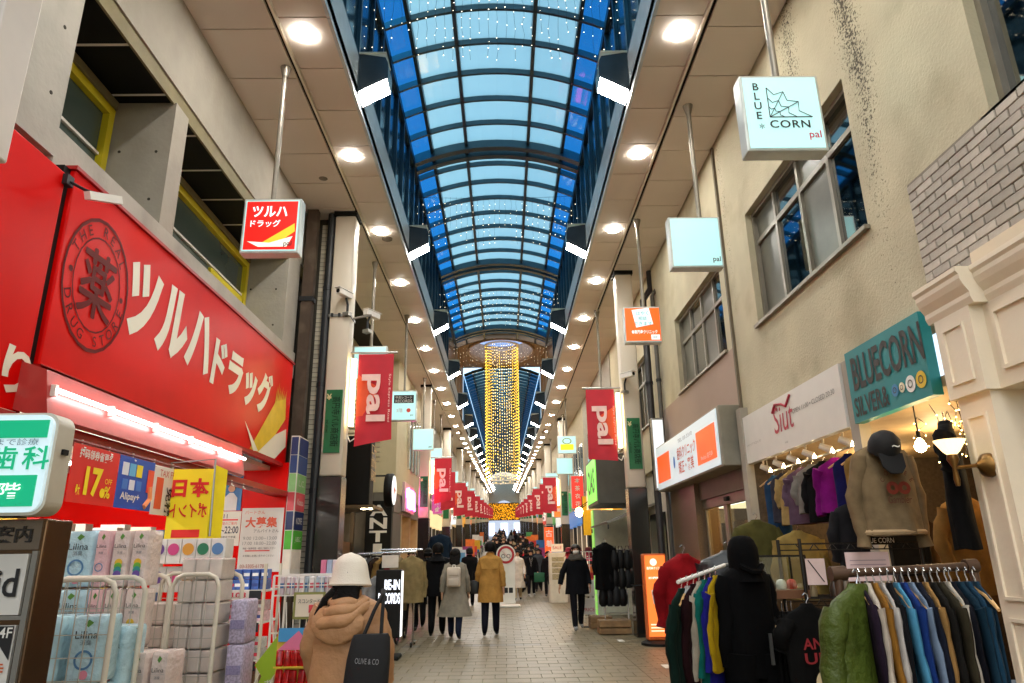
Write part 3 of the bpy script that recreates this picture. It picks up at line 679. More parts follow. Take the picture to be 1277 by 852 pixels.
# ---- right: stucco building with windows
def stucco():
    m = M('#c0b89c', .85, var=.14, scale=1.3, bump=.3, bscale=42, dirt=.35, dcol='#847454', dscale=1.6).copy(); nt = m.node_tree; N = nt.nodes; L = nt.links
    tc = N.new('ShaderNodeTexCoord'); sp = N.new('ShaderNodeSeparateXYZ'); L.new(tc.outputs['Object'], sp.inputs[0])
    # band of black mould running down beside the window
    def mth(op, a, b=None):
        q = N.new('ShaderNodeMath'); q.operation = op
        for i, v in enumerate((a, b)):
            if v is None: continue
            if isinstance(v, (int, float)): q.inputs[i].default_value = v
            else: L.new(v, q.inputs[i])
        return q.outputs[0]
    n1 = N.new('ShaderNodeTexNoise'); n1.inputs['Scale'].default_value = 1.2; L.new(tc.outputs['Object'], n1.inputs[0])
    yy = mth('ADD', sp.outputs[1], mth('MULTIPLY', mth('SUBTRACT', n1.outputs[0], .5), .35))
    d = None
    for yc, wd, am in ((5.2, .42, 1.0), (6.4, .5, .85), (8.9, .25, .6)):
        e = mth('MULTIPLY', mth('MAXIMUM', mth('SUBTRACT', 1.0, mth('DIVIDE', mth('ABSOLUTE', mth('SUBTRACT', yy, yc)), wd)), 0.0), am)
        d = e if d is None else mth('MAXIMUM', d, e)
    zf = N.new('ShaderNodeMapRange'); L.new(sp.outputs[2], zf.inputs[0]); zf.inputs[1].default_value = 3.4; zf.inputs[2].default_value = 5.8; zf.inputs[3].default_value = .35; zf.inputs[4].default_value = 1.0
    n2 = N.new('ShaderNodeTexNoise'); n2.inputs['Scale'].default_value = 48; n2.inputs['Detail'].default_value = 5; L.new(tc.outputs['Object'], n2.inputs[0])
    k = mth('MULTIPLY', mth('MULTIPLY', d, zf.outputs[0]), 1.0)
    th = mth('SUBTRACT', .76, mth('MULTIPLY', k, .36))
    f = N.new('ShaderNodeMapRange'); L.new(n2.outputs[0], f.inputs[0]); L.new(th, f.inputs[1]); L.new(mth('ADD', th, .12), f.inputs[2]); f.inputs[3].default_value = 0; f.inputs[4].default_value = .9
    b = N['Principled BSDF']; src = b.inputs['Base Color'].links[0].from_socket
    mx = N.new('ShaderNodeMix'); mx.data_type = 'RGBA'; L.new(f.outputs[0], mx.inputs[0]); L.new(src, mx.inputs[6]); mx.inputs[7].default_value = (*lin('#2c2519'), 1); L.new(mx.outputs[2], b.inputs['Base Color'])
    return m
m_stuc = stucco(); m_alu = M('#8f897b', .4, metal=.5, var=.1); m_mauve = M('#a58f80', .7, var=.06, scale=1, bump=.1)
r1 = thing('stucco_building', 'weathered beige stucco building with black mould streaks and aluminium windows', 'building')
XF = 3.2
def wall_holes(y0, y1, z0, z1, holes_, x0, x1, mat, par, name='wall'):
    ys = sorted({y0, y1, *[h[0] for h in holes_], *[h[1] for h in holes_]}); zs_ = sorted({z0, z1, *[h[2] for h in holes_], *[h[3] for h in holes_]})
    bm = bmesh.new(); vd = {}
    def V(x, y, z):
        k = (x, round(y, 4), round(z, 4))
        if k not in vd: vd[k] = bm.verts.new(k)
        return vd[k]
    def solid(i, j):
        if i < 0 or j < 0 or i >= len(ys)-1 or j >= len(zs_)-1: return False
        cy, cz = (ys[i]+ys[i+1])/2, (zs_[j]+zs_[j+1])/2
        return not any(h[0] < cy < h[1] and h[2] < cz < h[3] for h in holes_)
    for i in range(len(ys)-1):
        for j in range(len(zs_)-1):
            if not solid(i, j): continue
            a, b, c, d = ys[i], ys[i+1], zs_[j], zs_[j+1]
            bm.faces.new((V(x0,a,c), V(x0,b,c), V(x0,b,d), V(x0,a,d))); bm.faces.new((V(x1,a,c), V(x1,a,d), V(x1,b,d), V(x1,b,c)))
            if not solid(i-1, j): bm.faces.new((V(x0,a,c), V(x0,a,d), V(x1,a,d), V(x1,a,c)))
            if not solid(i+1, j): bm.faces.new((V(x0,b,c), V(x1,b,c), V(x1,b,d), V(x0,b,d)))
            if not solid(i, j-1): bm.faces.new((V(x0,a,c), V(x1,a,c), V(x1,b,c), V(x0,b,c)))
            if not solid(i, j+1): bm.faces.new((V(x0,a,d), V(x0,b,d), V(x1,b,d), V(x1,a,d)))
    me = bpy.data.meshes.new(name); bmesh.ops.recalc_face_normals(bm, faces=bm.faces[:]); bm.to_mesh(me); bm.free()
    return link(name, me, mat, par)
H = [(-1, 3.86, 4.19, 6.4), (5.46, 8.2, 4.2, 5.72), (9.45, 12.2, 4.24, 5.62)]
wall_holes(-5, 9.1, 3.16, 7.42, H[:2], XF, XF+.3, m_stuc, r1)
wall_holes(9.1, 13.6, 4.2, 7.42, H[2:], XF, XF+.3, m_stuc, r1)
g = G(); g.box(XF-.01, XF+.3, 9.14, 13.6, 3.3, 4.2); part('painted_band', g, m_mauve, r1)
m_curt = M('#7f8a80', .8, var=.2, scale=3)
def alu_window(par, y0, y1, z0, z1, ncol, tr, x=XF+.1, mat=None):
    w = G(); w.box(x+.05, x+.06, y0, y1, z0, z1); w = part('window', w, m_wing2, par)
    fr = G(); 
    for b in ((x-.02, x+.08, y0, y1, z0, z0+.05), (x-.02, x+.08, y0, y1, z1-.05, z1), (x-.02, x+.08, y0, y0+.05, z0+.05, z1-.05), (x-.02, x+.08, y1-.05, y1, z0+.05, z1-.05)):
        g = G(); g.box(*b); part('frame', g, m_alu, w)
    if tr: g = G(); g.box(x, x+.07, y0+.05, y1-.05, tr-.03, tr+.03); part('transom', g, m_alu, w)
    for k in range(1, ncol):
        yy = y0+(y1-y0)*k/ncol; g = G(); g.box(x-.003, x+.072, yy-.028, yy+.028, z0+.05, z1-.05); part('mullion', g, m_alu, w)
    for k in range(ncol):
        a, b = y0+(y1-y0)*k/ncol+.03, y0+(y1-y0)*(k+1)/ncol-.03
        for c, d in (((z0+.05, (tr or z1)-.03), ) + (((tr+.03, z1-.05),) if tr else ())):
            g = G(); g.box(x+.03, x+.036, a, b, c, d); part('pane', g, mat or (glass('#7f9aa0', .35, .03, .9) if (k % 2 == 0) else M('#59584b', .35, var=.15)), w)
    g = G(); g.box(XF-.05, XF+.12, y0-.03, y1+.03, z0-.04, z0); part('sill', g, m_alu, w)
alu_window(r1, *H[0][:2], *H[0][2:], 3, None); alu_window(r1, *H[1], 4, 5.3); alu_window(r1, *H[2], 4, 5.15)
g = G(); g.box(XF-.035, XF+.02, 9.08, 9.14, 2.6, 7.3); part('joint_pipe', g, M('#6d6350', .7), r1)
# brick facing with single bricks
bw = thing('brick_facing', 'grey-brown brick facing above the cream shop front', 'brick wall')
g = G(); g.box(3.15, 3.2, 2.2, 4.76, 3.3, 4.19); part('mortar_bed', g, M('#857d70', .9, bump=.3), bw)
bme = [G().bev(-.045, .012, -.095+e, .095-e, -.029, .029, .004).mesh('brick') for e in (0, .002, .004)]; m_brick = M('#b8b0a4', .7, var=.15, rnd=.25, bump=.25, bscale=30)
bhalf = G().bev(-.045, .012, -.045, .045, -.029, .029, .004).mesh('brick'); row = 0; z = 3.335
while z < 4.17:
    y = 4.655-(.1 if row % 2 else 0)
    if row % 2: part('brick', bhalf, m_brick, bw, loc=(3.184, 4.705, z))
    while y > 2.3:
        part('brick', random.choice(bme), m_brick, bw, loc=(3.184+random.uniform(-.004, .004), y, z)); y -= .2
    z += .0665; row += 1
# ---- right: cream panelled shop front near the camera
m_crm = M('#e6dac4', .45, var=.07, scale=2, bump=.05); m_crm2 = M('#dccdb2', .5, var=.07)
cf = thing('cream_shop_front', 'cream painted panelled shop front with moulded cornice at right edge', 'shop front')
def frame_rect(g, x, y0, y1, z0, z1, w=.02, d=.015):
    for b in ((y0, y1, z0, z0+w), (y0, y1, z1-w, z1), (y0, y0+w, z0+w, z1-w), (y1-w, y1, z0+w, z1-w)): g.box(x-d, x+.01, *b)
    return g
g = G(); g.box(2.93, 3.3, 4.08, 4.44, 2.42, 2.96); part('pilaster_head', g, m_crm, cf); part('moulding', frame_rect(G(), 2.93, 4.15, 4.37, 2.5, 2.88), m_crm, cf)
g = G(); g.box(2.97, 3.3, 4.11, 4.42, 0, 2.42); part('pilaster', g, m_crm, cf); part('moulding', frame_rect(G(), 2.97, 4.17, 4.36, 1.2, 2.3), m_crm, cf); part('moulding', frame_rect(G(), 2.97, 4.17, 4.36, .25, 1.1), m_crm, cf)
g = G(); g.box(3.02, 3.3, -3, 4.08, 2.42, 2.98); part('fascia', g, m_crm, cf)
for k in range(4): part('moulding', frame_rect(G(), 3.02, 4.0-.95*(k+1)+.1, 4.0-.95*k, 2.52, 2.9, .025, .02), m_crm, cf)
def cornice(y0, y1, x):
    q = G(); q.prism([(x+.3, 2.96), (x, 2.96), (x-.015, 3.0), (x-.015, 3.03), (x-.045, 3.08), (x-.06, 3.12), (x-.06, 3.15), (x-.075, 3.17), (x-.075, 3.2), (x+.3, 3.2)], y0, y1, 'y'); return q
part('cornice', cornice(4.02, 4.5, 2.93), m_crm, cf); part('cornice', cornice(-3, 4.02, 3.02), m_crm, cf)
g = G(); g.box(3.03, 3.3, 3.2, 4.1, 3.2, 3.32); part('cornice_cap', g, m_crm2, cf)
g = G(); g.box(3.35, 3.5, -3, 4.11, 0, 2.42); part('back_panel', g, m_crm2, cf)
for k in range(4): part('moulding', frame_rect(G(), 3.35, 4.0-.9*(k+1), 3.85-.9*k, 1.1, 2.2, .03, .02), m_crm, cf)
# ---- right: clothes shop opening, far shops
ss = thing('clothes_shop', 'open clothes shop with warm lit interior under the white and teal signs', 'shop')
g = G(); g.box(3.2, 6.5, 4.46, 9.05, 2.62, 2.7); part('ceiling', g, M('#b49873', .7), ss)
g = G(); g.box(6.4, 6.5, 4.46, 9.05, 0, 2.62); part('back_wall', g, M('#8a6c48', .7), ss)
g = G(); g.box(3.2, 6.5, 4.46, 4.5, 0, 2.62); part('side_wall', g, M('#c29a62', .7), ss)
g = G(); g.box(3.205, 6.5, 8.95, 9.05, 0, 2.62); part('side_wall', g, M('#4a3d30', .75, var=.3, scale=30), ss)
g = G(); g.box(3.14, 3.24, 6.05, 6.2, 0, 3.16); part('post', g, m_conc2, ss); g = G(); g.box(3.1, 3.2, 8.93, 9.1, 0, 3.3); part('post', g, m_conc2, ss)
# white sign, teal sign
s1 = thing('shop_sign', 'white fascia sign with red brushed logo and opening hours', 'sign')
g = G(); g.box(3.12, 3.2, 6.22, 8.93, 2.56, 3.16); part('board', g, M('#d9d6cf', .35, var=.03), s1)
mk = M('#b01838', .4); text('Siut', .3, (3.12, 7.62, 2.92), 'W', mk, s1, bold=.0, w=.55, shear=.1)
g = G(); g.tube([(3.112, 7.9, 3.02), (3.112, 7.8, 3.1), (3.112, 7.62, 3.07), (3.112, 7.5, 3.02), (3.112, 7.36, 3.12)], .014, 5); part('brush_stroke', g, mk, s1)
text('OPEN 11:00 • CLOSED 20:30', .05, (3.12, 6.85, 2.93), 'W', M('#77756e', .5), s1, w=1.0); text('ANTIQUE', .03, (3.12, 8.6, 2.78), 'W', M('#b5b2aa', .5), s1, w=.5); text('siut.jp', .03, (3.12, 7.6, 2.64), 'W', M('#77756e', .5), s1)
s2 = thing('shop_sign', 'teal fascia sign lettered BLUECORN SILVER& in black', 'sign')
g = G(); g.box(3.11, 3.19, 4.88, 6.05, 2.56, 3.2); part('board', g, M('#0c7f83', .5, var=.04), s2)
mk = M('#141414', .5); text('BLUECORN', .30, (3.11, 5.42, 2.98), 'W', mk, s2, bold=.025, w=1.08); text('SILVER&', .17, (3.11, 5.72, 2.69), 'W', mk, s2, bold=.015, w=.56)
for y, c, r in ((5.34, '#3f86b5', .05), (5.24, '#e9e2c2', .04), (5.12, '#f0efe8', .065), (4.98, '#e6c02c', .065)):
    disc(r, (3.11, y, 2.70), 'W', M(c, .5), s2, 'badge'); disc(r*.5, (3.11, y, 2.70), 'W', M('#38352c', .5), s2, 'badge', depth=.009, r0=r*.36)
# orange fascia shop
s3 = thing('shop_sign', 'lit white fascia box with orange squares above the clinic door', 'sign')
g = G(); g.bev(2.9, 3.32, 9.2, 13.25, 2.58, 3.4, .015); part('casing', g, M('#8b8677', .5, metal=.2), s3)
g = G(); g.box(2.885, 2.9, 9.3, 13.2, 2.61, 3.37); part('lit_face', g, E('#cfe0e8', .45), s3)
mo = E('#ff5a10', .6); 
for a, b in ((9.4, 10.35), (12.15, 13.1)): g = G(); g.box(2.878, 2.885, a, b, 2.72, 3.2); part('orange_square', g, mo, s3)
text('歯科クリニック', .2, (2.885, 11.0, 3.05), 'W', M('#d8502a', .5), s3, w=1.15, bold=.01); text('矯正・審美', .2, (2.885, 11.05, 2.82), 'W', M('#d8502a', .5), s3, w=.95, bold=.01); text('Medical 高円寺', .08, (2.878, 9.85, 2.8), 'W', m_wht, s3, w=.6, bold=.01)
disc(.1, (2.885, 11.8, 2.95), 'W', M('#2f7fd0', .5), s3, sx=.6)
text('TEL 03-3310', .06, (2.885, 11.0, 3.25), 'W', M('#8a98a0', .5), s3, w=.9)
r2 = thing('clinic_front', 'granite clad clinic entrance with glass door and lit interior', 'shop front')
m_gran = M('#6b5a48', .3, var=.45, scale=60, bump=.05)
g = G(); g.box(3.12, 3.5, 11.6, 13.3, 0, 2.58); part('granite_pier', g, m_gran, r2)
g = G(); g.box(3.2, 3.5, 9.14, 11.6, 2.3, 2.58); part('header', g, M('#5b564c', .5), r2)
g = G(); g.box(3.24, 3.34, 9.14, 11.6, 2.16, 2.3); part('door_header', g, M('#6e675a', .4, metal=.5), r2)
g = G(); g.box(3.2, 3.26, 10.2, 10.34, 2.2, 2.26); part('door_sensor', g, m_blk, r2)
for y in (9.16, 9.5, 10.42, 10.5, 11.5): g = G(); g.box(3.26, 3.32, y, y+.07, 0, 2.16); part('door_frame', g, m_alu, r2)
for a, b in ((9.57, 10.42), (10.57, 11.5)): g = G(); g.box(3.285, 3.295, a, b, .05, 2.14); part('glass_door', g, glass('#e8e0d0', .08, .02), r2)
g = G(); g.box(4.6, 4.7, 9.1, 13.3, 0, 2.6); part('lobby_wall', g, M('#e0bf85', .6), r2); g = G(); g.box(3.3, 4.6, 9.1, 13.3, 2.45, 2.5); part('lobby_ceiling', g, m_wht, r2)
g = G(); g.box(4.5, 4.6, 10.4, 11.2, .9, 1.5); part('notice_board', g, m_wht, r2)
t = thing('ceiling_light', 'warm ceiling panel lamp in the clinic lobby', 'lamp', None, (4.0, 10.6, 2.44)); part('lit_panel', G().box(-.3, .3, -.6, .6, -.02, 0), E('#ffdc9c', 9.0), t); part('rim', G().box(-.33, .33, -.63, .63, 0, .01), m_wht, t)
sv = thing('side_sign', 'narrow silver edged white sign beside the right column', 'sign'); g = G(); g.bev(2.86, 3.1, 13.3, 13.42, 2.62, 4.0, .01); part('casing', g, m_metal, sv); g = G(); g.box(2.88, 3.08, 13.29, 13.3, 2.66, 3.96); part('lit_face', g, E('#e4eaee', .8), sv)
# pipes by the right column
for x, yy, r, c, lab in ((2.98, 13.75, .07, '#2a2626', 'dark brown drainpipe behind the right white column'), (3.12, 13.5, .045, '#4a463e', 'thin grey pipe running up the stucco wall end')):
    t = thing('drain_pipe', lab, 'pipe'); g = G(); g.tube([(x, yy, 0), (x, yy, 6.6), (x+.2, yy+.1, 6.9), (x+.2, yy+.1, 7.3)], r, 10); part('pipe', g, M(c, .5), t, True)
    for z in (1.2, 3.0, 4.8): g = G(); g.lathe([(r*1.2, -.03), (r*1.2, .03)], (x, yy, z), 10); part('collar', g, m_dkmetal, t)
# next right shop: dark box with green lit face, awning
r3 = thing('shop_building', 'beige building behind the right column with a green lit corner sign', 'building')
wall_holes(13.6, 20, 3.2, 7.42, [(14.6, 16.6, 4.2, 5.8), (17.4, 19.2, 4.2, 5.8)], XF, XF+.3, m_beige, r3)
alu_window(r3, 14.6, 16.6, 4.2, 5.8, 3, 5.3); alu_window(r3, 17.4, 19.2, 4.2, 5.8, 3, 5.3)
g = G(); g.box(3.3, 3.4, 13.6, 20, 0, 3.2); part('shop_wall', g, M('#c9c4b4', .6), r3); 
for y in (14.6, 16.4, 18.2): g = G(); g.box(3.27, 3.3, y, y+1.5, .4, 2.3); part('shop_window', g, M('#1d1f20', .15), r3)
gsn = thing('box_sign', 'dark grey projecting box sign with green lit face and black letters', 'sign')
g = G(); g.bev(2.16, 3.2, 16.4, 18.4, 2.6, 3.75, .015); part('casing', g, M('#4b4a46', .5), gsn); g = G(); g.box(2.145, 2.16, 16.5, 18.3, 2.68, 3.68); part('lit_face', g, E('#6fe04a', 1.1), gsn); text('OAS', .6, (2.145, 17.4, 3.18), 'W', M('#1c4a1c', .5), gsn, w=1.3, bold=.02)
aw = thing('awning', 'thin grey awning under the green corner sign', 'awning'); g = G(); g.prism([(2.25, 2.12), (3.3, 2.5), (3.3, 2.55), (2.22, 2.16)], 15.6, 18.6, 'y'); part('canopy', g, M('#8c8a82', .5), aw); 
for y in (15.6, 18.55): g = G(); g.bar((2.25, y, 2.1), (2.25, y, 2.0), .03); part('arm', g, m_dkmetal, aw)
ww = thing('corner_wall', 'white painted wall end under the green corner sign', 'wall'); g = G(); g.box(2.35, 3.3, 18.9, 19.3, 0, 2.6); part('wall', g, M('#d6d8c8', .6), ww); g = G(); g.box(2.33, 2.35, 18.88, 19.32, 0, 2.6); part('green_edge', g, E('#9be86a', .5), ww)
# far shops on both sides
frnd = random.Random(21)
cols_w = ['#b5a88a', '#a99d88', '#c2b79c', '#8f8574', '#b9ab90', '#9c9484', '#c9bfa8']
FAR = []
for s in (-1, 1):
    y = 30.6 if s < 0 else 20.0; i = 0
    while y < YEND-2:
        L_ = frnd.choice((5.5, 6.5, 7.5, 9)); yb = min(y+L_, YEND); z = gz((y+yb)/2); x = XC+s*3.25
        side = 'left' if s < 0 else 'right'; n = i; ordn = ORD[i] if i < 12 else 'farthest'
        t = thing('shop_building', '%s distant shop building on the %s beyond the %s' % (ordn, side, 'beige corner building' if s < 0 else 'green corner sign'), 'building', 'distant shops lining the arcade')
        g = G(); xa, xb = sorted((x, x+s*4)); g.box(xa, xb, y+.02, yb-.02, z+3.3, z+7.4); part('upper_wall', g, M(frnd.choice(cols_w), .8, var=.12), t)
        g = G(); xa, xb = sorted((x-s*.12, x+s*.3)); g.box(xa, xb, y+.1, yb-.1, z+2.65, z+3.3); c = frnd.choice(['#e8e4d8', '#d8302a', '#e0a020', '#2f6fb0', '#e9e9e4', '#3f8f4f', '#f0d8a0', '#222222', '#e87a2c']); part('fascia_sign', g, E(c, frnd.choice((.35, .6, .8, .3))), t)
        g = G(); xa, xb = sorted((x+s*.15, x+s*4)); g.box(xa, xb, y+.02, yb-.02, z-.2, z+2.65); part('shop_interior', g, E(frnd.choice(['#ffd9a0', '#ffe8c8', '#c98f55', '#fff2dc', '#8a6a44', '#3a3026']), frnd.choice((.25, .5, .7, .12))), t)
        for k in range(int(L_/1.8)+1):
            g = G(); xa, xb = sorted((x+s*.0, x+s*.14)); yy = min(y+.1+k*1.8, yb-.25); g.box(xa, xb, yy, yy+.2, z-.2, z+2.65); part('post', g, M(frnd.choice(['#3a3630', '#7a7264', '#1f1e1c']), .6), t)
        for k in range(int(L_/2.2)):
            w = G(); xa, xb = sorted((x-s*.02, x+s*.05)); yy = y+.5+k*2.1; w.box(xa, xb, yy, yy+1.5, z+4.2, z+5.8); w = part('window', w, m_wing2, t)
            g = G(); xa, xb = sorted((x-s*.04, x+s*.0)); g.box(xa, xb, yy+.71, yy+.79, z+4.2, z+5.8); part('mullion', g, m_alu, w)
        FAR.append((s, y, yb, z)); y = yb; i += 1
# open sky street beyond the end: pale houses
eb = thing('end_building', 'pale building glimpsed through the far end of the arcade', 'building'); g = G(); g.box(-12, 12, YEND+22, YEND+26, gz(YEND), gz(YEND)+9); part('wall', g, M('#aab4c4', .7), eb)
for k in range(5): g = G(); g.box(-6+2.6*k, -4.6+2.6*k, YEND+21.95, YEND+22, gz(YEND)+1, gz(YEND)+3.4); part('shop_window', g, E('#cfe0ff', 1.2), eb)
g = G()
# closing walls behind the camera
bk = struct('ground', G().box(-60, 60, -60, 260, -1.2, -.5), M('#4a4740', .9))
# ================================================================ columns, banners, hanging signs
m_colw = M('#d8cdba', .45, var=.05, scale=1.5); m_colb = M('#1b1c1b', .18, var=.15, scale=2, spec=.6); m_green = M('#0e6b3c', .4); m_gold_t = M('#d9cf9a', .5)
def column(x, y, lab, near=False):
    t = thing('column', lab, 'column', 'columns carrying the arcade roof', (x, y, gz(y)))
    part('shaft', col_sh, m_colw, t, True); part('black_base', col_ba, m_colb, t); part('base_joint', col_jo, m_dkmetal, t); part('cap_band', col_ca, m_blk, t)
    p = part('address_plate', col_pl, m_green, t)
    if near:
        text('高円寺パル商店街', .13, (.04, -.204, 3.58), 'S', m_blk, t, rot=-math.pi/2, w=.8); text('¥', .1, (-.08, -.204, 3.98), 'S', m_gold_t, t, bold=.03); text('pal street', .05, (-.09, -.204, 3.5), 'S', m_blk, t, rot=-math.pi/2)
    return t
col_sh = G().bev(-.175, .175, -.175, .175, 2.72, 7.24, .03).mesh('shaft', True); col_ba = G().bev(-.185, .185, -.185, .185, -.3, 2.715, .012).mesh('black_base'); col_ca = G().box(-.2, .2, -.2, .2, 7.24, 7.34).mesh('cap_band')
_j = G(); [_j.box(-.19, .19, -.19, .19, z, z+.02) for z in (.9,)]; col_jo = _j.mesh('base_joint'); col_pl = G().box(-.13, .13, -.197, -.176, 3.08, 4.1).mesh('address_plate')
m_ban = M('#c40f2a', .6, var=.08, sheen=.3); m_bano = M('#ee5a2e', .6, var=.06); m_pink = M('#ffd9cf', .6); m_lamp = E('#ffe2a0', 5.0)
def banner_mesh(side):
    # local: x 0 at column side towards -side, z 0 at top
    d = -side; g = G(); nx, nz = 6, 14; W_, H_ = .58, 1.42; vs_ = []; 
    for j in range(nz+1):
        for i in range(nx+1):
            u, v = i/nx, j/nz; x = d*(.02+W_*u); zb = -(H_+.12*(1-u)*(1 if side < 0 else .4)) ; z = zb*v
            vs_.append((x, .05*math.sin(u*3.0+v*4)*v*v, z))
    fs_ = [(j*(nx+1)+i, j*(nx+1)+i+1, (j+1)*(nx+1)+i+1, (j+1)*(nx+1)+i) for j in range(nz) for i in range(nx)]
    g.add(vs_, fs_); g.add([(x, y+.006, z) for x, y, z in vs_], fs_); return g
BM = {s: banner_mesh(s).mesh('cloth', True) for s in (-1, 1)}
def banner(side, x, y, z, lab, detail=True):
    t = thing('pal_banner', lab, 'banner', 'red pal banners on the columns', (x, y, z+gz(y))); t.name = 'street_banner'
    part('cloth', BM[side], m_ban, t); d = -side
    g = G(); g.add([(d*.02, -.004, -.35), (d*.02, -.004, -1.05), (d*.3, -.004, -1.02), (d*.34, -.004, -.55)], [(0,1,2,3)]); part('orange_print', g, m_bano, t)
    text('pal', .40, (d*.30, -.055, -.75), 'S', m_pink, t, bold=.03, w=.78, rot=-math.pi/2)
    if detail: text('Style Express Road', .045, (d*.3+.25, -.03, -.75), 'S', m_pink, t, w=.8, rot=-math.pi/2)
    g = G(); g.tube([(-d*.12, .02, .03), (d*.66, .02, .03)], .018, 8); part('top_rod', g, m_metal, t)
    g = G(); g.box(min(-d*.02, -d*.09), max(-d*.02, -d*.09), -.03, .05, -1.2, -.08); part('lit_strip', g, m_lamp, t)
    g = G(); g.tube([(d*.02, .0, -1.4), (-d*.05, -.03, -1.46), (-d*.1, .02, -1.36), (-d*.12, .02, -1.42)], .012, 5); part('tie', g, m_wht, t)
LY = [11.2, 24.2, 33.5, 43, 53, 63, 73, 83, 93, 103, 113]; RY = [14.0, 31, 41.5, 52, 62, 72, 82, 92, 102, 112]
for s, ys in ((-1, LY), (1, RY)):
    side = 'left' if s < 0 else 'right'
    for i, y in enumerate(ys):
        x = -2.73 if s < 0 else 2.61
        if y > YB: x = XC+s*2.66
        column(x, y, '%s white column with black base from the camera on the %s side' % (ORD[i] if i < 8 else 'far', side) if i else 'nearest white column with black base and green plate on the %s side' % side, i < 2)
        banner(s, x-s*.32, y-.1, 4.72, '%s red pal banner from the camera on the %s side' % (ORD[i] if i < 8 else 'distant', side), i < 2)
for s, ys in ((-1, [28.5, 38, 48, 58, 68, 78]), (1, [36.5, 47, 57, 67, 77])):
    for i, y in enumerate(ys): banner(s, XC+s*2.5, y, 4.75, '%s pole hung red pal banner between columns on the %s side' % (ORD[i], 'left' if s < 0 else 'right'), False)
# thin poles carrying signs
m_pole = M('#8f887c', .4, metal=.5); m_cyan = E('#b4e8e8', .62); m_frame = M('#c9cfca', .35, metal=.3)
def hang_sign(x, y, zc, w, h, lab, lit=None, pz=ZS, draw=None, pole_x=0):
    t = thing('hanging_sign', lab, 'hanging sign', 'square lightboxes hung from soffit poles', (x, y, zc+gz(y)))
    g = G(); g.bev(-w/2, w/2, -.02, .14, -h/2, h/2, .012); part('casing', g, m_frame, t)
    g = G(); g.box(-w/2+.025, w/2-.025, -.026, -.02, -h/2+.025, h/2-.025); part('lit_face', g, lit or m_cyan, t)
    g = G(); g.tube([(pole_x, .06, h/2), (pole_x, .06, pz-zc-.12)], .03, 10); part('pole', g, m_pole, t, True)
    g = G(); g.lathe([(.035, -.16), (.06, -.06), (.075, 0)], (pole_x, .06, pz-zc), 12); part('ceiling_cup', g, m_pole, t, True)
    if draw: draw(t, -.026)
    return t
m_bk = M('#15161a', .5); m_pal = M('#d01a50', .5)
def d_corn(t, y):
    for k, ch in enumerate('BLUE'): text(ch, .072, (-.21, y, .25-.095*k), 'S', m_bk, t, bold=.015)
    text('CORN', .075, (.04, y, -.12), 'S', m_bk, t, bold=.015, w=.34, space=1.1); text('*', .05, (-.2, y, -.14), 'S', m_bk, t); text('pal', .09, (.24, y, -.23), 'S', m_pal, t, bold=.01)
    g = G(); o = Vector((-.12, y-.004, -.05))
    tips = [Vector((-.12, y-.004, .24)), Vector((.02, y-.004, .2)), Vector((.14, y-.004, .1)), Vector((.24, y-.004, -.05))]
    for p in tips: g.tube([o, p], .004, 4)
    for f in (.35, .65, 1):
        for a, b in zip(tips, tips[1:]):
            A, B = o+(a-o)*f, o+(b-o)*f; mid = (A+B)/2+(o-(A+B)/2)*.18; g.tube([A, mid, B], .003, 4)
    part('web_drawing', g, m_bk, t)
def d_tsu(t, y):
    g = G(); g.box(-.29, .29, y-.004, y, -.3, .3); part('red_print', g, E('#e01c14', .75), t)
    text('ツルハ', .14, (-.02, y-.004, .17), 'S', E('#ffffff', .8), t, bold=.03, w=.4); text('ドラッグ', .09, (-.06, y-.004, .02), 'S', E('#ffffff', .8), t, bold=.02, w=.34)
    g = G(); g.add([(-.15, y-.006, -.26), (.05, y-.006, -.26), (.28, y-.006, -.08), (.27, y-.006, .02)], [(0,1,2,3)]); part('brush_stroke', g, E('#f0c030', .8), t)
    g = G(); g.add([(-.25, y-.008, -.2), (-.12, y-.008, -.27), (.2, y-.008, -.27), (.26, y-.008, -.14), (0, y-.008, -.22)], [(0,1,2,3,4)]); part('brush_stroke', g, E('#f4f0e4', .7), t)
    text('pal', .08, (.21, y-.008, -.24), 'S', m_bk, t, bold=.01)
def d_or(t, y):
    g = G(); g.box(-.3, .3, y-.004, y, -.3, .3); part('orange_print', g, E('#f2621a', .8), t)
    g = G(); g.add([(-.18, y-.006, .26), (.12, y-.006, .3), (.18, y-.006, 0), (-.12, y-.006, -.06)], [(0,1,2,3)]); part('white_note', g, E('#d8f2f2', .8), t)
    for k, s_ in enumerate(('はやく', '相談', 'できます')): text(s_, .07, (0, y-.008, .2-.095*k), 'S', M('#4a8f9a', .5), t)
    text('●高円寺クリニック', .07, (.02, y-.004, -.14), 'S', E('#ffffff', .8), t, w=.44, bold=.01); g = G(); g.box(.13, .28, y-.006, y, -.28, -.19); part('white_tab', g, E('#e8f2f2', .8), t); text('pal', .06, (.2, y-.007, -.235), 'S', m_bk, t)
def d_pal(t, y): text('pal', .085, (.24, y, -.25), 'S', m_bk, t, bold=.01)
def d_rec(t, y):
    g = G(); g.box(-.24, .24, y-.004, y, .06, .26); part('black_print', g, m_bk, t); text('中古レコード', .07, (0, y-.004, .2), 'S', m_wht, t, w=.4); text('RECORDS', .07, (0, y-.004, .11), 'S', m_wht, t, w=.4)
    disc(.05, (.12, y, -.12), 'S', M('#e0402c', .5), t); text('3階', .1, (-.1, y, -.12), 'S', M('#c9a8a8', .5), t); text('pal', .06, (.2, y, -.24), 'S', m_bk, t)
def d_yel(t, y):
    g = G(); g.box(-.25, .25, y-.004, y, -.2, .02); part('yellow_print', g, E('#f0d020', .9), t); disc(.12, (0, y, .14), 'S', M('#8fae6a', .5), t, r0=.09, sx=1.5)
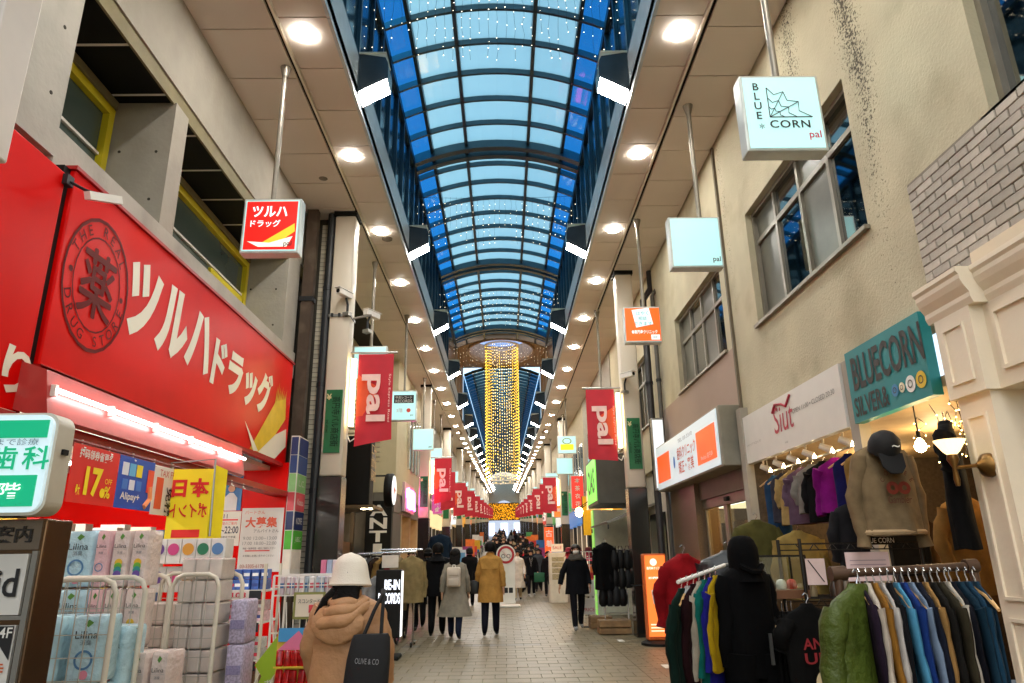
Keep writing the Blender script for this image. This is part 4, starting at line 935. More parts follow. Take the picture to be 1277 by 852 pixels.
hang_sign(2.40, 5.05, 5.05, .68, .74, 'white square lightbox lettered BLUE CORN with spider web drawing', draw=d_corn, pole_x=.02)
hang_sign(2.46, 8.02, 5.25, .66, .70, 'blank pale cyan lightbox hanging below the white web sign', draw=d_pal, pole_x=.1)
hang_sign(2.43, 11.4, 5.28, .63, .66, 'orange square lightbox with white note by the right column', draw=d_or, pole_x=.05)
hang_sign(-2.62, 7.2, 5.12, .66, .68, 'red and white square lightbox with Japanese shop name over the drugstore', draw=d_tsu, pole_x=-.03)
hang_sign(-2.62, 13.2, 5.15, .66, .68, 'pale cyan lightbox behind the first left banner', draw=d_pal)
hang_sign(-2.42, 16.6, 5.0, .62, .74, 'white lightbox with black record shop lettering beyond the first left banner', draw=d_rec)
hang_sign(-2.68, 23.0, 5.2, .7, .72, 'blank cyan lightbox above the pink neon sign', draw=d_pal)
hang_sign(2.38, 16.4, 4.85, .62, .66, 'white lightbox half hidden by first right banner')
hang_sign(2.42, 26.6, 5.5, .72, .68, 'white lightbox with yellow band on the right', draw=d_yel)
for i, (x, y) in enumerate([(-2.7, 26.6), (-2.7, 29.6), (2.6, 30), (-2.7, 36), (2.6, 38.5), (-2.7, 46), (2.6, 44), (-2.7, 56), (2.6, 55), (-2.7, 66), (2.6, 65), (2.6, 75), (-2.7, 76)]):
    hang_sign(x, y, 5.1 if y < 60 else 4.9, .7, .7, '%s small cyan lightbox along the %s side of the far street' % (ORD[i//2], 'left' if x < 0 else 'right'))
# security cameras
def cctv(x, y, z, rz, lab, d=1):
    t = thing('security_camera', lab, 'security camera', None, (x, y, z), rz)
    g = G(); g.bev(-.05, .05, -.22, .12, -.05, .05, .012); part('housing', g, m_wht, t); g = G(); g.lathe([(.035, -.225), (.035, -.21)], n=12, ax=1); part('lens', g, m_blk, t)
    g = G(); g.bev(-.06, .06, -.26, .13, .052, .066, .005); part('sun_shield', g, m_wht, t); g = G(); g.tube([(0, 0, -.05), (0, .05, -.16), (0, .05, -.32)], .02, 6); part('bracket', g, m_dkmetal, t); g = G(); g.box(-.06, .06, 0, .1, -.36, -.3); part('junction_box', g, m_metal, t)
cctv(-2.62, 10.95, 5.72, R(-25), 'white security camera on the left column facing the camera'); cctv(-2.28, 11.3, 5.5, R(150), 'white security camera on arm beside the left column'); cctv(2.5, 13.7, 4.95, R(35), 'small security camera on the right column'); cctv(-2.5, 23.9, 5.6, R(160), 'small security camera on the second left column')
g = G(); st = thing('column_strap', 'metal strap with bolts round the left column below the camera', 'strap', None, (-2.73, 11.2, 5.38)); g.box(-.19, .19, -.19, .19, -.02, .02); part('band', g, m_metal, st); g = G(); g.tube([(.18, 0, 0), (.5, .0, .06)], .02, 6); part('arm', g, m_metal, st)
for k in range(3): g = G(); g.box(-.14+.12*k, -.1+.12*k, -.22, -.19, -.03, .03); part('bolt', g, m_dkmetal, st)
# ---- near left: dental sign, directory, corner lightbox
ds = thing('dental_sign', 'rounded green and white lightbox for a dentist on the second floor', 'sign')
def rrect(w, h, r, n=6):
    P = []
    for cx, cz, a0 in ((w/2-r, h/2-r, 0), (-w/2+r, h/2-r, 90), (-w/2+r, -h/2+r, 180), (w/2-r, -h/2+r, 270)):
        for i in range(n+1): a = R(a0+90*i/n); P.append((cx+r*math.cos(a), cz+r*math.sin(a)))
    return P
g = G(); P = [(x-1.92, z+1.845) for x, z in rrect(.62, .37, .05)]; g.prism(P, 2.56, 2.66, 'y'); part('casing', g, M('#c9c2b2', .4), ds, True)
g = G(); P = [(x-1.92, z+1.845) for x, z in rrect(.60, .35, .045)]; g.prism(P, 2.545, 2.56, 'y'); part('lit_face', g, E('#cfe6ee', .5), ds)
mg = E('#0aa878', .55); g = G(); P = [(-2.2, 1.935), (-1.635, 1.935), (-1.635, 2.0), (-2.2, 2.0)]; g.prism(P, 2.54, 2.545, 'y'); part('green_band', g, mg, ds); g = G(); g.prism([(-2.2, 1.69), (-1.645, 1.69), (-1.645, 1.80), (-2.2, 1.80)], 2.54, 2.545, 'y'); part('green_band', g, mg, ds)
text('歯科', .085, (-1.715, 2.545, 1.862), 'S', mg, ds, bold=.015, w=.21, space=1.3); text('夜まで診療', .025, (-1.76, 2.545, 1.92), 'S', M('#6f8f98', .5), ds, w=.2); text('2階', .055, (-1.755, 2.54, 1.745), 'S', E('#e6f4f0', .9), ds, w=.13, bold=.01)
g = G(); g.box(-1.62, -1.6, 2.6, 2.63, 1.88, 1.9); part('screw', g, m_blk, ds); g = G(); g.box(-2.1, -1.72, 2.58, 2.64, 1.655, 1.665); part('foot_bracket', g, m_dkmetal, ds)
di = thing('directory_sign', 'brushed bronze floor directory with white company plates beside the tissue packs', 'directory')
m_brz = M('#6b5440', .22, metal=.85, var=.06, scale=3); m_brz2 = M('#8a7f74', .25, metal=.85, var=.06)
g = G(); g.bev(-2.35, -1.712, 2.7, 2.86, -.01, 1.655, .006); part('body', g, m_brz, di)
g = G(); g.box(-2.34, -1.725, 2.692, 2.7, 1.545, 1.65); part('header_plate', g, m_brz2, di); text('テナントご案内', .06, (-1.745-.262, 2.692, 1.6), 'S', M('#1a1614', .5), di, w=.5, bold=.012)
for b in ((-1.742, -1.722, .05, 1.65),): g = G(); g.box(b[0], b[1], 2.688, 2.7, b[2], b[3]-.11); part('edge_trim', g, m_metal, di)
for k, zc in enumerate((1.425, 1.18, .93, .68)):
    g = G(); g.box(-2.32, -1.752, 2.686, 2.7, zc-.105, zc+.105); part('tenant_plate', g, M('#cfccc4', .35, var=.03), di)
    g = G(); g.box(-2.33, -1.74, 2.69, 2.7, zc-.122, zc-.108); part('divider', g, m_metal, di)
text('Celluloid', .10, (-1.99, 2.686, 1.43), 'S', m_bk, di, bold=.012, w=.44); text('line', .03, (-1.93, 2.686, 1.5), 'S', m_bk, di)
g = G(); g.add([(-2.31, 2.684, 1.28), (-1.756, 2.684, 1.28), (-1.756, 2.684, 1.225), (-2.31, 2.684, 1.225)], [(0,1,2,3)]); part('orange_band', g, M('#c8561e', .45), di); g = G(); g.add([(-1.85, 2.682, 1.283), (-1.755, 2.682, 1.283), (-1.755, 2.682, 1.17)], [(0,1,2)]); part('black_corner', g, m_bk, di)
text('4F', .035, (-1.778, 2.682, 1.262), 'S', m_wht, di, bold=.01); text('スクール', .035, (-1.9, 2.684, 1.252), 'S', m_wht, di); text('高円寺', .055, (-1.86, 2.686, 1.14), 'S', M('#c8561e', .5), di, w=.19, bold=.01)
cs = thing('wall_lightbox', 'white framed lightbox sign bracketed from concrete wall at top left', 'sign')
g = G(); g.bev(-2.95, -2.1, 2.42, 2.62, 3.12, 3.99, .01); part('casing', g, M('#d9cfc6', .4, var=.05), cs); g = G(); g.box(-2.92, -2.15, 2.41, 2.42, 3.17, 3.96); part('lit_face', g, E('#c9d4d8', .55), cs)
g = G(); g.box(-3.42, -2.95, 2.5, 2.54, 3.4, 3.5); part('bracket', g, m_metal, cs); g = G(); g.box(-3.41, -3.38, 3.9, 4.2, 4.6, 5.1); part('back_plate', g, M('#a9b0b0', .4), cs)
for z in (4.68, 5.0): g = G(); g.tube([(-3.38, 4.05, z), (-3.34, 4.05, z)], .02, 6); part('bolt', g, m_blk, cs)
# wall lamp on the cream pilaster
wl_ = thing('wall_lamp', 'brass wall lamp with glowing fluted shade on cream pilaster', 'wall lamp')
m_brass = M('#7a5a2e', .35, metal=.8)
g = G(); g.lathe([(.075, 0), (.07, -.03), (.03, -.06), (.015, -.08)], (2.97, 4.25, 1.98), 16, 0); part('wall_plate', g, m_brass, wl_, True)
g = G(); g.tube([(2.9, 4.25, 1.98), (2.8, 4.27, 1.97), (2.78, 4.28, 1.97)], .011, 6); part('arm', g, m_brass, wl_)
g = G(); g.lathe([(.012, 1.86), (.018, 1.9), (.012, 1.97), (.035, 2.02), (.03, 2.05)], (2.77, 4.28, 0), 12); part('stem', g, m_brass, wl_, True)
g = G(); n = 28; g.rings([[(2.77+r*(1+.04*(i % 2))*math.cos(2*math.pi*i/n), 4.28+r*(1+.04*(i % 2))*math.sin(2*math.pi*i/n), z) for i in range(n)] for r, z in ((.025, 2.05), (.045, 2.07), (.07, 2.11), (.088, 2.14), (.084, 2.14), (.04, 2.08))], cap=False); part('lit_shade', g, E('#ffdc98', 2.6), wl_)
# illuminated orange stand sign
os_ = thing('stand_sign', 'glowing orange illuminated stand sign beside the right column base', 'stand sign', None, (2.60, 12.75, 0))
g = G(); g.bev(-.2, .2, -.11, .11, .08, 1.48, .02); part('casing', g, M('#d8682c', .4), os_); g = G(); g.box(-.175, .175, -.118, -.11, .14, 1.45); part('lit_face', g, E('#ff7a34', 1.1), os_)
g = G(); g.lathe([(.3, 0), (.3, .04), (.2, .08)], n=24); part('base', g, m_blk, os_, True); g = G(); g.add([(-.1, -.122, .88), (.1, -.122, .93), (.12, -.122, .7), (-.07, -.122, .65)], [(0,1,2,3)]); part('white_note', g, M('#e6e0d8', .6), os_)
text('はやめ', .05, (.0, -.124, .83), 'S', M('#555', .5) if False else m_bk, os_); text('相談', .05, (.02, -.124, .75), 'S', m_bk, os_); text('高円寺クリニック', .05, (0, -.118, 1.24), 'S', E('#fff0e0', 1.3), os_, w=.3, bold=.01); text('診療時間', .04, (0, -.118, 1.08), 'S', E('#fff0e0', 1.3), os_, w=.26, bold=.01)
disc(.06, (-.03, -.118, 1.34), 'S', E('#ffe6d0', 1.2), os_)
for z in (.32, .27, .22): g = G(); g.box(-.14, .14, -.122, -.118, z, z+.02); part('print_line', g, E('#ffd8b8', 1.2), os_)
# ================================================================ drugstore goods
def flat(name, x0, x1, z0, z1, y, mat, par, d=.004): g = G(); g.box(x0, x1, y-d, y, z0, z1); return part(name, g, mat, par)
def flatE(name, y0, y1, z0, z1, x, mat, par, d=.004): g = G(); g.box(x, x+d, y0, y1, z0, z1); return part(name, g, mat, par)
def M_(c): return M(c, .45, var=.05)
# posters hanging from the rail
p = thing('poster', 'red hanging poster with yellow 17% offer', 'poster', 'posters under the drugstore sign'); xq = -3.05
flatE('sheet', 4.95, 5.56, 1.9, 2.31, xq, M('#e0201a', .5, var=.05), p)
text('扫码领券省更多', .07, (xq+.004, 5.24, 2.25), 'E', m_wht, p, w=.44, bold=.02); my = M_('#ffe21a'); text('17', .21, (xq+.004, 5.24, 2.06), 'E', my, p, w=.22, bold=.04); text('最大', .075, (xq+.004, 5.06, 1.99), 'E', my, p, w=.055, bold=.02); text('%', .09, (xq+.004, 5.44, 2.0), 'E', my, p, bold=.02); text('OFF', .04, (xq+.004, 5.44, 2.08), 'E', my, p)
disc(.035, (xq+.004, 5.375, 1.99), 'E', my, p)
p = thing('poster', 'blue hanging poster with payment app icons and Alipay+', 'poster', 'posters under the drugstore sign')
flatE('sheet', 5.57, 6.14, 1.9, 2.31, xq, M('#1c4fb4', .5, var=.05), p)
for i, c in enumerate(('#e6e8f2', '#66b8e6', '#f0d930')): flatE('app_icon', 5.62+.11*i, 5.71+.11*i, 2.16, 2.26, xq+.004, M_(c), p)
for i, c in enumerate(('#3c78cc', '#e8e8f0', '#3c78cc')): flatE('app_icon', 5.64+.11*i, 5.72+.11*i, 2.05, 2.13, xq+.004, M_(c), p)
text('Alipay+', .075, (xq+.004, 5.78, 1.99), 'E', m_wht, p, bold=.02, w=.3)
g = G(); g.tube([(xq+.006, 6.02, 1.93), (xq+.006, 6.1, 2.0), (xq+.006, 6.08, 2.1)], .025, 6); part('printed_hand', g, M_('#f0925a'), p); flatE('phone_print', 6.03, 6.13, 2.05, 2.24, xq+.006, M_('#e8503a'), p)
p = thing('poster', 'white hanging poster with black brush lettering between blue and yellow ones', 'poster', 'posters under the drugstore sign')
flatE('sheet', 6.15, 6.65, 1.88, 2.3, xq, M('#e2dcd6', .5, var=.05), p); text('免税', .13, (xq+.004, 6.45, 2.0), 'E', m_bk, p, rot=-math.pi/2, w=.26, bold=.02); flatE('red_print', 6.2, 6.32, 1.93, 2.2, xq+.004, M_('#e2553c'), p); text('TAX FREE', .06, (xq+.004, 6.42, 2.24), 'E', M_('#c23a4a'), p)
p = thing('hanging_flag', 'yellow hanging flag with mirrored red Japanese letters in a wire frame', 'flag', None)
yq = 6.5; flat('sheet', -3.06, -2.68, 1.68, 2.30, yq, M('#f2d918', .5, var=.05), p); mr = M_('#d8221c')
text('本日', .17, (-2.87, yq-.004, 2.13), 'S', mr, p, mirror=True, bold=.04, w=.34); text('ポイント', .13, (-2.87, yq-.004, 1.93), 'S', mr, p, mirror=True, bold=.02, w=.34); flat('red_band', -3.0, -2.75, 1.69, 1.76, yq-.004, mr, p)
g = G(); g.tube([(-3.08, yq+.01, 1.9), (-3.08, yq+.01, 2.36), (-2.68, yq+.01, 2.39), (-2.66, yq+.01, 1.7)], .01, 6); part('wire_frame', g, m_metal, p); g = G(); g.add([(-2.68, yq, 1.62), (-2.6, yq+.12, 1.62), (-2.6, yq+.12, 2.3), (-2.68, yq, 2.34)], [(0,1,2,3)]); part('side_sheet', g, M('#f2d918', .5), p)
yw = 10.34
p = thing('poster', 'blue poster of a person in white on red wall', 'poster', 'posters on the red end wall')
flat('sheet', -4.24, -3.82, 2.17, 2.72, yw, M('#1b6fb5', .45, var=.05), p); 
g = G(); g.add([(-4.05, yw-.008, 2.17), (-3.88, yw-.008, 2.17), (-3.88, yw-.008, 2.35), (-3.94, yw-.008, 2.42), (-4.0, yw-.008, 2.42), (-4.06, yw-.008, 2.36), (-4.18, yw-.008, 2.4), (-4.17, yw-.008, 2.34)], [tuple(range(8))]); part('printed_figure', g, M_('#dfe0e4'), p); disc(.05, (-3.97, yw-.008, 2.48), 'S', M_('#d9a58a'), p, 'printed_head'); disc(.055, (-3.965, yw-.006, 2.5), 'S', m_bk, p, 'printed_hair')
text('sodastream', .04, (-4.03, yw-.004, 2.67), 'S', m_wht, p); disc(.06, (-4.13, yw-.004, 2.5), 'S', M_('#7fc0e6'), p, r0=.05)
p = thing('poster', 'white opening hours poster reading 9:00~22:00', 'poster', 'posters on the red end wall')
flat('sheet', -4.24, -3.80, 1.68, 2.16, yw, m_wht, p); text('9:00~22:00', .1, (-4.02, yw-.004, 1.9), 'S', M_('#1b2a4a'), p, w=.4, bold=.01); flat('red_line', -4.2, -3.84, 2.03, 2.05, yw-.004, mr, p); text('営業時間のご案内', .04, (-4.02, yw-.004, 1.99), 'S', mr, p, w=.34); text('11', .06, (-4.02, yw-.004, 2.09), 'S', m_bk, p); text('年中無休で営業', .035, (-3.98, yw-.004, 1.8), 'S', m_bk, p); text('ツルハドラッグ高円寺', .03, (-4.02, yw-.004, 1.73), 'S', M_('#2a8a7a'), p)
p = thing('poster', 'large white recruiting poster with red characters and a phone number', 'poster', 'posters on the red end wall')
flat('sheet', -3.79, -3.19, 1.32, 2.20, yw, M('#dcd8d4', .4, var=.04), p); mo_ = M_('#d8502c'); text('パートさん', .05, (-3.6, yw-.004, 2.14), 'S', mo_, p); text('大募集', .15, (-3.5, yw-.004, 2.0), 'S', mo_, p, w=.46, bold=.03); text('アルバイトさん', .045, (-3.42, yw-.004, 1.88), 'S', m_bk, p)
for k, s_ in enumerate(('9:00 12:00~13:00', '17:00 18:00~22:00')): text(s_, .045, (-3.5, yw-.004, 1.78-.07*k), 'S', M_('#8a8a88'), p, w=.48)
flat('red_line', -3.7, -3.35, 1.6, 1.615, yw-.004, mr, p); text('時給・勤務時間・曜日ご相談ください', .03, (-3.5, yw-.004, 1.64), 'S', m_bk, p, w=.46); text('お気軽にお問い合わせください', .03, (-3.5, yw-.004, 1.54), 'S', m_bk, p, w=.44); text('03-3305-6178', .05, (-3.58, yw-.004, 1.4), 'S', M_('#b0685a'), p, w=.34)
# ---- tissue packs
LEAF = M_('#5a8f3a')
def pack_proto(col, w, d, h, lab, rainbow=False, grp='tissue packs stacked outside the drugstore'):
    t = thing('tissue_pack', lab, 'tissue pack', grp)
    g = G(); rr = []; n = 24
    for z, k in ((0, .94), (.012, .99), (.05, 1), (h*.3, .98), (h*.36, 1.0), (h*.62, .98), (h*.68, 1.0), (h-.05, .99), (h-.012, .985), (h, .93)):
        ring = []
        for i in range(n):
            a = 2*math.pi*i/n+math.pi/n; c, s = math.cos(a), math.sin(a); q = (abs(c)**14+abs(s)**14)**(-1/14); ring.append((c*q*w/2*k, s*q*d/2*k, z))
        rr.append(ring)
    g.rings(rr); part('wrapper', g, M(col, .2, var=.16, scale=7, bump=.7, bscale=26), t, True)
    yf = -d/2-.003
    text('Lilina', w*.2, (0, yf, h*.72), 'S', m_bk, t, w=w*.62); text('消臭', w*.14, (.0, yf, h*.6), 'S', M_('#5a6068'), t, w=w*.3); text('トイレットティシュー 12ロール', h*.022, (0, yf, h*.66), 'S', M_('#8a9098'), t, w=w*.7); text('ダブル 30m やわらか', h*.02, (0, yf, h*.06), 'S', M_('#7a8898'), t, w=w*.6)
    g = G(); g.add([(0, yf, h*.83), (w*.14, yf, h*.9), (.0, yf, h*.95), (-w*.1, yf, h*.88)], [(0,1,2,3)]); part('leaf_print', g, LEAF, t)
    if rainbow:
        for k, c in enumerate(('#e0b52c', '#6cb23c', '#2f8f8a', '#6a4da0')): disc(w*.2, (0, yf, h*(.42-.07*k)), 'S', M_(c), t, 'rainbow_print', depth=.001*k+.004)
    else:
        disc(w*.26, (0, yf, h*.34), 'S', M_('#4f7fa8'), t, 'ring_print', r0=w*.2); disc(w*.12, (w*.06, yf, h*.12), 'S', M_('#e08a9c'), t, 'dot_print')
    return t
WORDS = {'b': 'pale blue', 'p': 'pink', 'c': 'cream rainbow'}
protos = {'b': pack_proto('#bcdde6', .205, .2, .355, 'x'), 'p': pack_proto('#efc4c6', .105, .2, .355, 'x'), 'c': pack_proto('#ead6cc', .125, .2, .355, 'x', True)}
used = set()
def place(proto, key, loc, lab, rz=0, sc=1):
    if key in used: o = dup(protos[key])
    else: o = protos[key]; used.add(key)
    o.location = loc; o.rotation_euler = (0, 0, rz); o['label'] = lab; return o
# rear tall stack: top row and the rows under it
for r in range(5):
    z = .0+.375*r-.16
    if z < 0: z = 0.0; 
    if r == 0: continue
    for j, (k, x) in enumerate((('b', -2.86), ('p', -2.70), ('c', -2.58), ('c', -2.45))):
        place(protos, k, (x, 4.98, z-.0), '%s tissue pack %s in rear stack, %s row from top' % (WORDS[k], ('first from left', 'second from left', 'third from left', 'fourth from left')[j], ('first', 'second', 'third', 'fourth')[4-r]), R(random.uniform(-3, 3)))
for r in range(3):
    for j, x in enumerate((-2.68, -2.42)):
        place(protos, 'b', (x, 4.45, .14+.375*r-.05), 'pale blue tissue pack in front wire cage, %s column, %s row up' % (('left', 'right')[j], ORD[r]), R(random.uniform(-3, 3)))
for r in range(3): place(protos, 'b', (-2.37, 4.66, .0+.357*r+.05), 'pale blue tissue pack stacked right of the front cage, %s row up' % ORD[r], R(-8))
for r in range(3):
    for j in range(2): place(protos, 'c', (-2.26+.135*j, 4.78, (0, .24, .60)[r]), 'cream rainbow tissue pack in the low front stack, %s column %s row up' % (('left', 'right')[j], ORD[r]), R(-6)) if r != 1 or True else None
# wire cages
m_cage = M('#d2cab6', .4, var=.05); m_mesh = M('#b9b4a6', .4, metal=.3)
def cage(x0, x1, y0, y1, h, lab):
    t = thing('wire_cage', lab, 'wire cage', 'wire cages of tissue packs outside the drugstore')
    for yy in (y0, y1):
        g = G(); r = .08; g.tube([(x0, yy, .12), (x0, yy, h-r), (x0+.025, yy, h-.025), (x0+r, yy, h), (x1-r, yy, h), (x1-.025, yy, h-.025), (x1, yy, h-r), (x1, yy, .12)], .016, 8); part('end_frame', g, m_cage, t, True)
        for k in range(1, 10): z = .14+(h-.2)*k/10; g = G(); g.bar((x0, yy, z), (x1, yy, z), .005); part('mesh_wire', g, m_mesh, t)
        nx = max(3, int((x1-x0)/.07))
        for k in range(1, nx): x = x0+(x1-x0)*k/nx; g = G(); g.bar((x, yy, .14), (x, yy, h-.01), .005); part('mesh_wire', g, m_mesh, t)
    for xx in (x0, x1): g = G(); g.bar((xx, y0, .14), (xx, y1, .14), .03); part('side_rail', g, m_cage, t)
    g = G(); g.box(x0, x1, y0, y1, .1, .13); part('deck', g, m_cage, t)
    for xx in (x0+.03, x1-.03):
        for yy in (y0+.03, y1-.03): g = G(); g.lathe([(.04, -.015), (.04, .015)], (xx, yy, .045), 12, 0); part('castor', g, m_blk, t)
cage(-2.82, -2.25, 4.28, 4.62, 1.40, 'cream wire cage of blue packs nearest the bronze directory'); cage(-2.66, -2.37, 5.22, 5.7, 1.40, 'cream wire cage in the middle of the tissue display'); cage(-2.345, -2.02, 5.2, 5.66, 1.40, 'cream wire cage around the stacked tissue cartons')
# tissue cartons: bundled boxes
m_bund = M('#f2e6da', .3, var=.2, scale=7, bump=.5, bscale=10)
bproto = thing('tissue_bundle', 'x', 'tissue bundle', 'shrink wrapped tissue bundles in the wire cages')
g = G(); 
for k in range(3): part('carton', G().bev(-.145+.097*k, -.051+.097*k, -.13, .13, 0, .145, .012), m_bund, bproto)
g = G(); g.bev(-.15, .148, -.135, .135, -.003, .15, .015); part('film_wrap', g, glass('#f4f4f4', .12, .15, 1.0), bproto)
first = True
for r in range(9):
    for j, x in enumerate((-2.18,)):
        o = bproto if first else dup(bproto); first = False; o.location = (x+random.uniform(-.012, .012), 5.4, .14+.153*r); o.rotation_euler = (0, 0, R(random.uniform(-4, 4))); o['label'] = 'cream tissue bundle in the right hand cage, %s up from the bottom' % ORD[r]
for r in range(7):
    o = dup(bproto); o.location = (-2.51, 5.5, .14+.153*r); o['label'] = 'cream tissue bundle in the middle cage, %s up from the bottom' % ORD[r]
for i, c in enumerate(('#6a4a8c', '#cf4a86', '#e0a040', '#2f7f5a', '#5a86b8')):
    t = thing('tissue_carton', 'white tissue carton with %s disc on top of the display' % ('purple', 'pink', 'orange', 'green', 'blue')[i], 'carton', 'cartons with coloured discs on the display', (-2.72+.115*i, 5.78, 1.47)); part('box', G().bev(-.055, .055, -.06, .12, 0, .19, .004), m_wht, t); disc(.045, (.0, -.062, .11), 'S', M_(c), t, 'disc_print'); 
    t = thing('tissue_carton', 'white tissue carton with %s disc in the lower row of the display' % ('purple', 'pink', 'orange', 'green', 'blue')[i], 'carton', 'cartons with coloured discs on the display', (-2.72+.115*i, 5.82, 1.26)); part('box', G().bev(-.055, .055, -.06, .12, 0, .19, .004), m_wht, t); disc(.045, (.0, -.062, .11), 'S', M_(c), t, 'disc_print')
for r in range(4):
    t = thing('paper_roll_pack', 'lilac patterned roll pack beside the cages, %s up' % ORD[r], 'roll pack', 'lilac roll packs beside the cages', (-1.93, 5.5, .02+.3*r)); part('wrapper', G().bev(-.06, .06, -.12, .12, 0, .295, .015), M('#b9aec4', .35, var=.45, scale=60), t, True)
    g = G(); g.box(-.05, .05, -.124, -.12, .1, .16); part('print_band', g, M('#8f86a8', .4, var=.3, scale=80), t)
# ---- shelf with sale goods
sh_ = thing('display_shelf', 'white metal shelf unit with price rails outside the drugstore', 'shelf')
for z in (.55, .9, 1.2): g = G(); g.box(-2.95, -2.42, 7.4, 7.9, z-.02, z); part('shelf_board', g, m_wht, sh_)
for x in (-2.95, -2.42):
    for y in (7.4, 7.88): g = G(); g.bar((x, y, 0), (x, y, 1.45), .025); part('upright', g, m_cage, sh_)
for z, s_ in ((.55, '208'), (.9, '128'), (1.2, '108')):
    flat('price_rail', -2.93, -2.5, z-.09, z-.005, 7.39, M_('#dcdad4'), sh_); text(s_, .05, (-2.66, 7.386, z-.045), 'S', M_('#c8304a'), sh_, w=.14, bold=.02); flat('black_ticket', -2.56, -2.44, z-.09, z-.005, 7.385, M_('#20242c'), sh_)
g = G(); g.box(-2.93, -2.44, 7.44, 7.86, .05, .42); part('bottom_bin', g, M('#6b4a30', .6), sh_)
GOODS = [(1.2, '#4a6fc0', 'blue and white sachet', 6), (.9, '#e2c0c8', 'pink and white carton', 5), (.55, '#c9cbc8', 'grey and white carton', 5)]
for z, c, nm, n in GOODS:
    for i in range(n):
        for row_ in range(2):
            t = thing('product_box', '%s on the sale shelf, %s from the left in the %s row' % (nm, ORD[i], ('lower', 'upper')[row_]), 'product', 'goods on the sale shelf', (-2.88+(.42/(n-1))*i, 7.55, z+.1*row_+.002), R(random.uniform(-8, 8))); part('carton', G().bev(-.035, .035, -.08, .1, 0, .095, .004), M(c, .4, var=.3, scale=30, rnd=.3), t); flat('print_band', -.03, .03, .03, .06, -.081, M_(random.choice(('#d0304a', '#ffffff', '#3a4a8a'))), t)
# ---- wire dump rack and sweets
wr = thing('wire_rack', 'white wire basket rack beside the shopper in the tan coat', 'wire rack')
for z in (.75, 1.2):
    for x0, x1 in ((-1.95, -1.35),):
        for k in range(13): x = x0+(x1-x0)*k/12; g = G(); g.bar((x, 6.2, z), (x, 6.2, z+.16), .006); part('basket_wire', g, m_wht, wr); g = G(); g.bar((x, 6.2, z), (x, 6.55, z), .006); part('basket_wire', g, m_wht, wr)
        for dz in (0, .08, .16): g = G(); g.bar((x0, 6.2, z+dz), (x1, 6.2, z+dz), .008); part('basket_rim', g, m_wht, wr)
        for yy in (6.2, 6.55): g = G(); g.bar((x0, yy, z+.16), (x1, yy, z+.16), .012); part('basket_rim', g, m_wht, wr)
for x in (-1.95, -1.35):
    for y in (6.2, 6.55): g = G(); g.tube([(x, y, 0), (x, y, 1.36)], .012, 6); part('upright', g, m_wht, wr)
for k in range(9): g = G(); a = k*.35; g.tube([(-1.95+.07*k-.1, 6.15, .5), (-1.9+.05*k, 6.17, .8+.05*math.sin(a)), (-1.95+.06*k, 6.19, 1.15)], .005, 5); part('basket_wire', g, m_wht, wr)
for i in range(14):
    t = thing('product_box', 'small wrapped item in the white wire rack, number %s from left' % (ORD[i] if i < 12 else ('thirteenth', 'fourteenth')[i-12]), 'product', 'wrapped items in the wire rack', (-1.92+.042*i, 6.36+.05*(i % 2), 1.205), R(random.uniform(-20, 20))); part('packet', G().bev(-.02, .02, -.06, .06, 0, .14, .006), M(random.choice(['#d8d0cc', '#c9b8c0', '#b8c4cc', '#d8c8b0', '#e8e4e0']), .4, var=.2, scale=20), t); flat('print_band', -.018, .018, .05, .09, -.0605, M_(random.choice(('#c84a5a', '#3a6a9a'))), t)
t = thing('price_card', 'framed price card on the front of the wire rack', 'price card', None, (-1.62, 6.12, 1.13)); flat('frame', -.13, .13, -.11, .1, 0, M_('#8a8a4a'), t); flat('card', -.11, .11, -.09, .08, -.004, M_('#e2d6c0'), t); text('スコンタード', .035, (0, -.008, .03), 'S', m_bk, t, w=.18); flat('red_print', .0, .09, -.06, -.0, -.008, M_('#c8404a'), t)
sw = thing('sweets_strip', 'hanging strip of red sweet bags clipped to a yellow board', 'sweets', None, (-1.66, 5.95, .45)); flat('board', -.15, .16, -.4, .5, .01, M_('#d8b83a'), sw); flat('header', -.14, .15, .42, .52, -.0, M_('#4a9ad0'), sw)
g = G(); g.add([(-.14, -.01, .36), (.02, -.012, .5), (.14, -.01, .36)], [(0,1,2)]); part('header_print', g, M_('#e07a9a'), sw)
for r in range(5):
    for c_ in range(5): o = part('sweet_bag', G().bev(-.028, .028, -.03, .01, 0, .12, .012), M('#c81c1c', .2, var=.6, scale=25, rnd=.4), sw, True, (-.115+.06*c_, -.01, .24-.14*r), (R(random.uniform(-15, 15)), 0, R(random.uniform(-20, 20))))
    g = G(); g.bar((-.15, -.045, .24-.14*r), (.16, -.045, .24-.14*r), .012); part('clip_rail', g, M_('#e0c23a'), sw)
ar = thing('arrow_sign', 'lime green zigzag arrow sign at the foot of the wire rack', 'sign', None, (-1.98, 5.98, .2)); g = G(); g.prism([(0, 0), (.16, .06), (.18, .3), (.02, .24), (.18, .46), (.17, .72), (-.0, .5), (.06, .42), (-.04, .18), (.06, .12)], 0, .012, 'y'); part('board', g, M_('#9ec02c'), ar); text('特売品', .06, (.12, -.002, .3), 'S', m_wht, ar, rot=-math.pi/2)
bx = thing('product_display', 'small display box of pink packets behind the hat', 'display box', None, (-1.62, 6.9, 1.22)); part('tray', G().box(-.12, .12, -.08, .08, 0, .12), M_('#d8c8cc'), bx)
for i in range(4): part('packet', G().bev(-.025, .025, -.02, .02, 0, .2, .006), M(('#d87a9a', '#a8b8d0', '#e8d8d8', '#c04a5a')[i], .4), bx, False, (-.085+.055*i, -.03, .06))
part('stand_leg', G().bar((0, 0, -1.22), (0, 0, 0), .05), m_cage, bx)
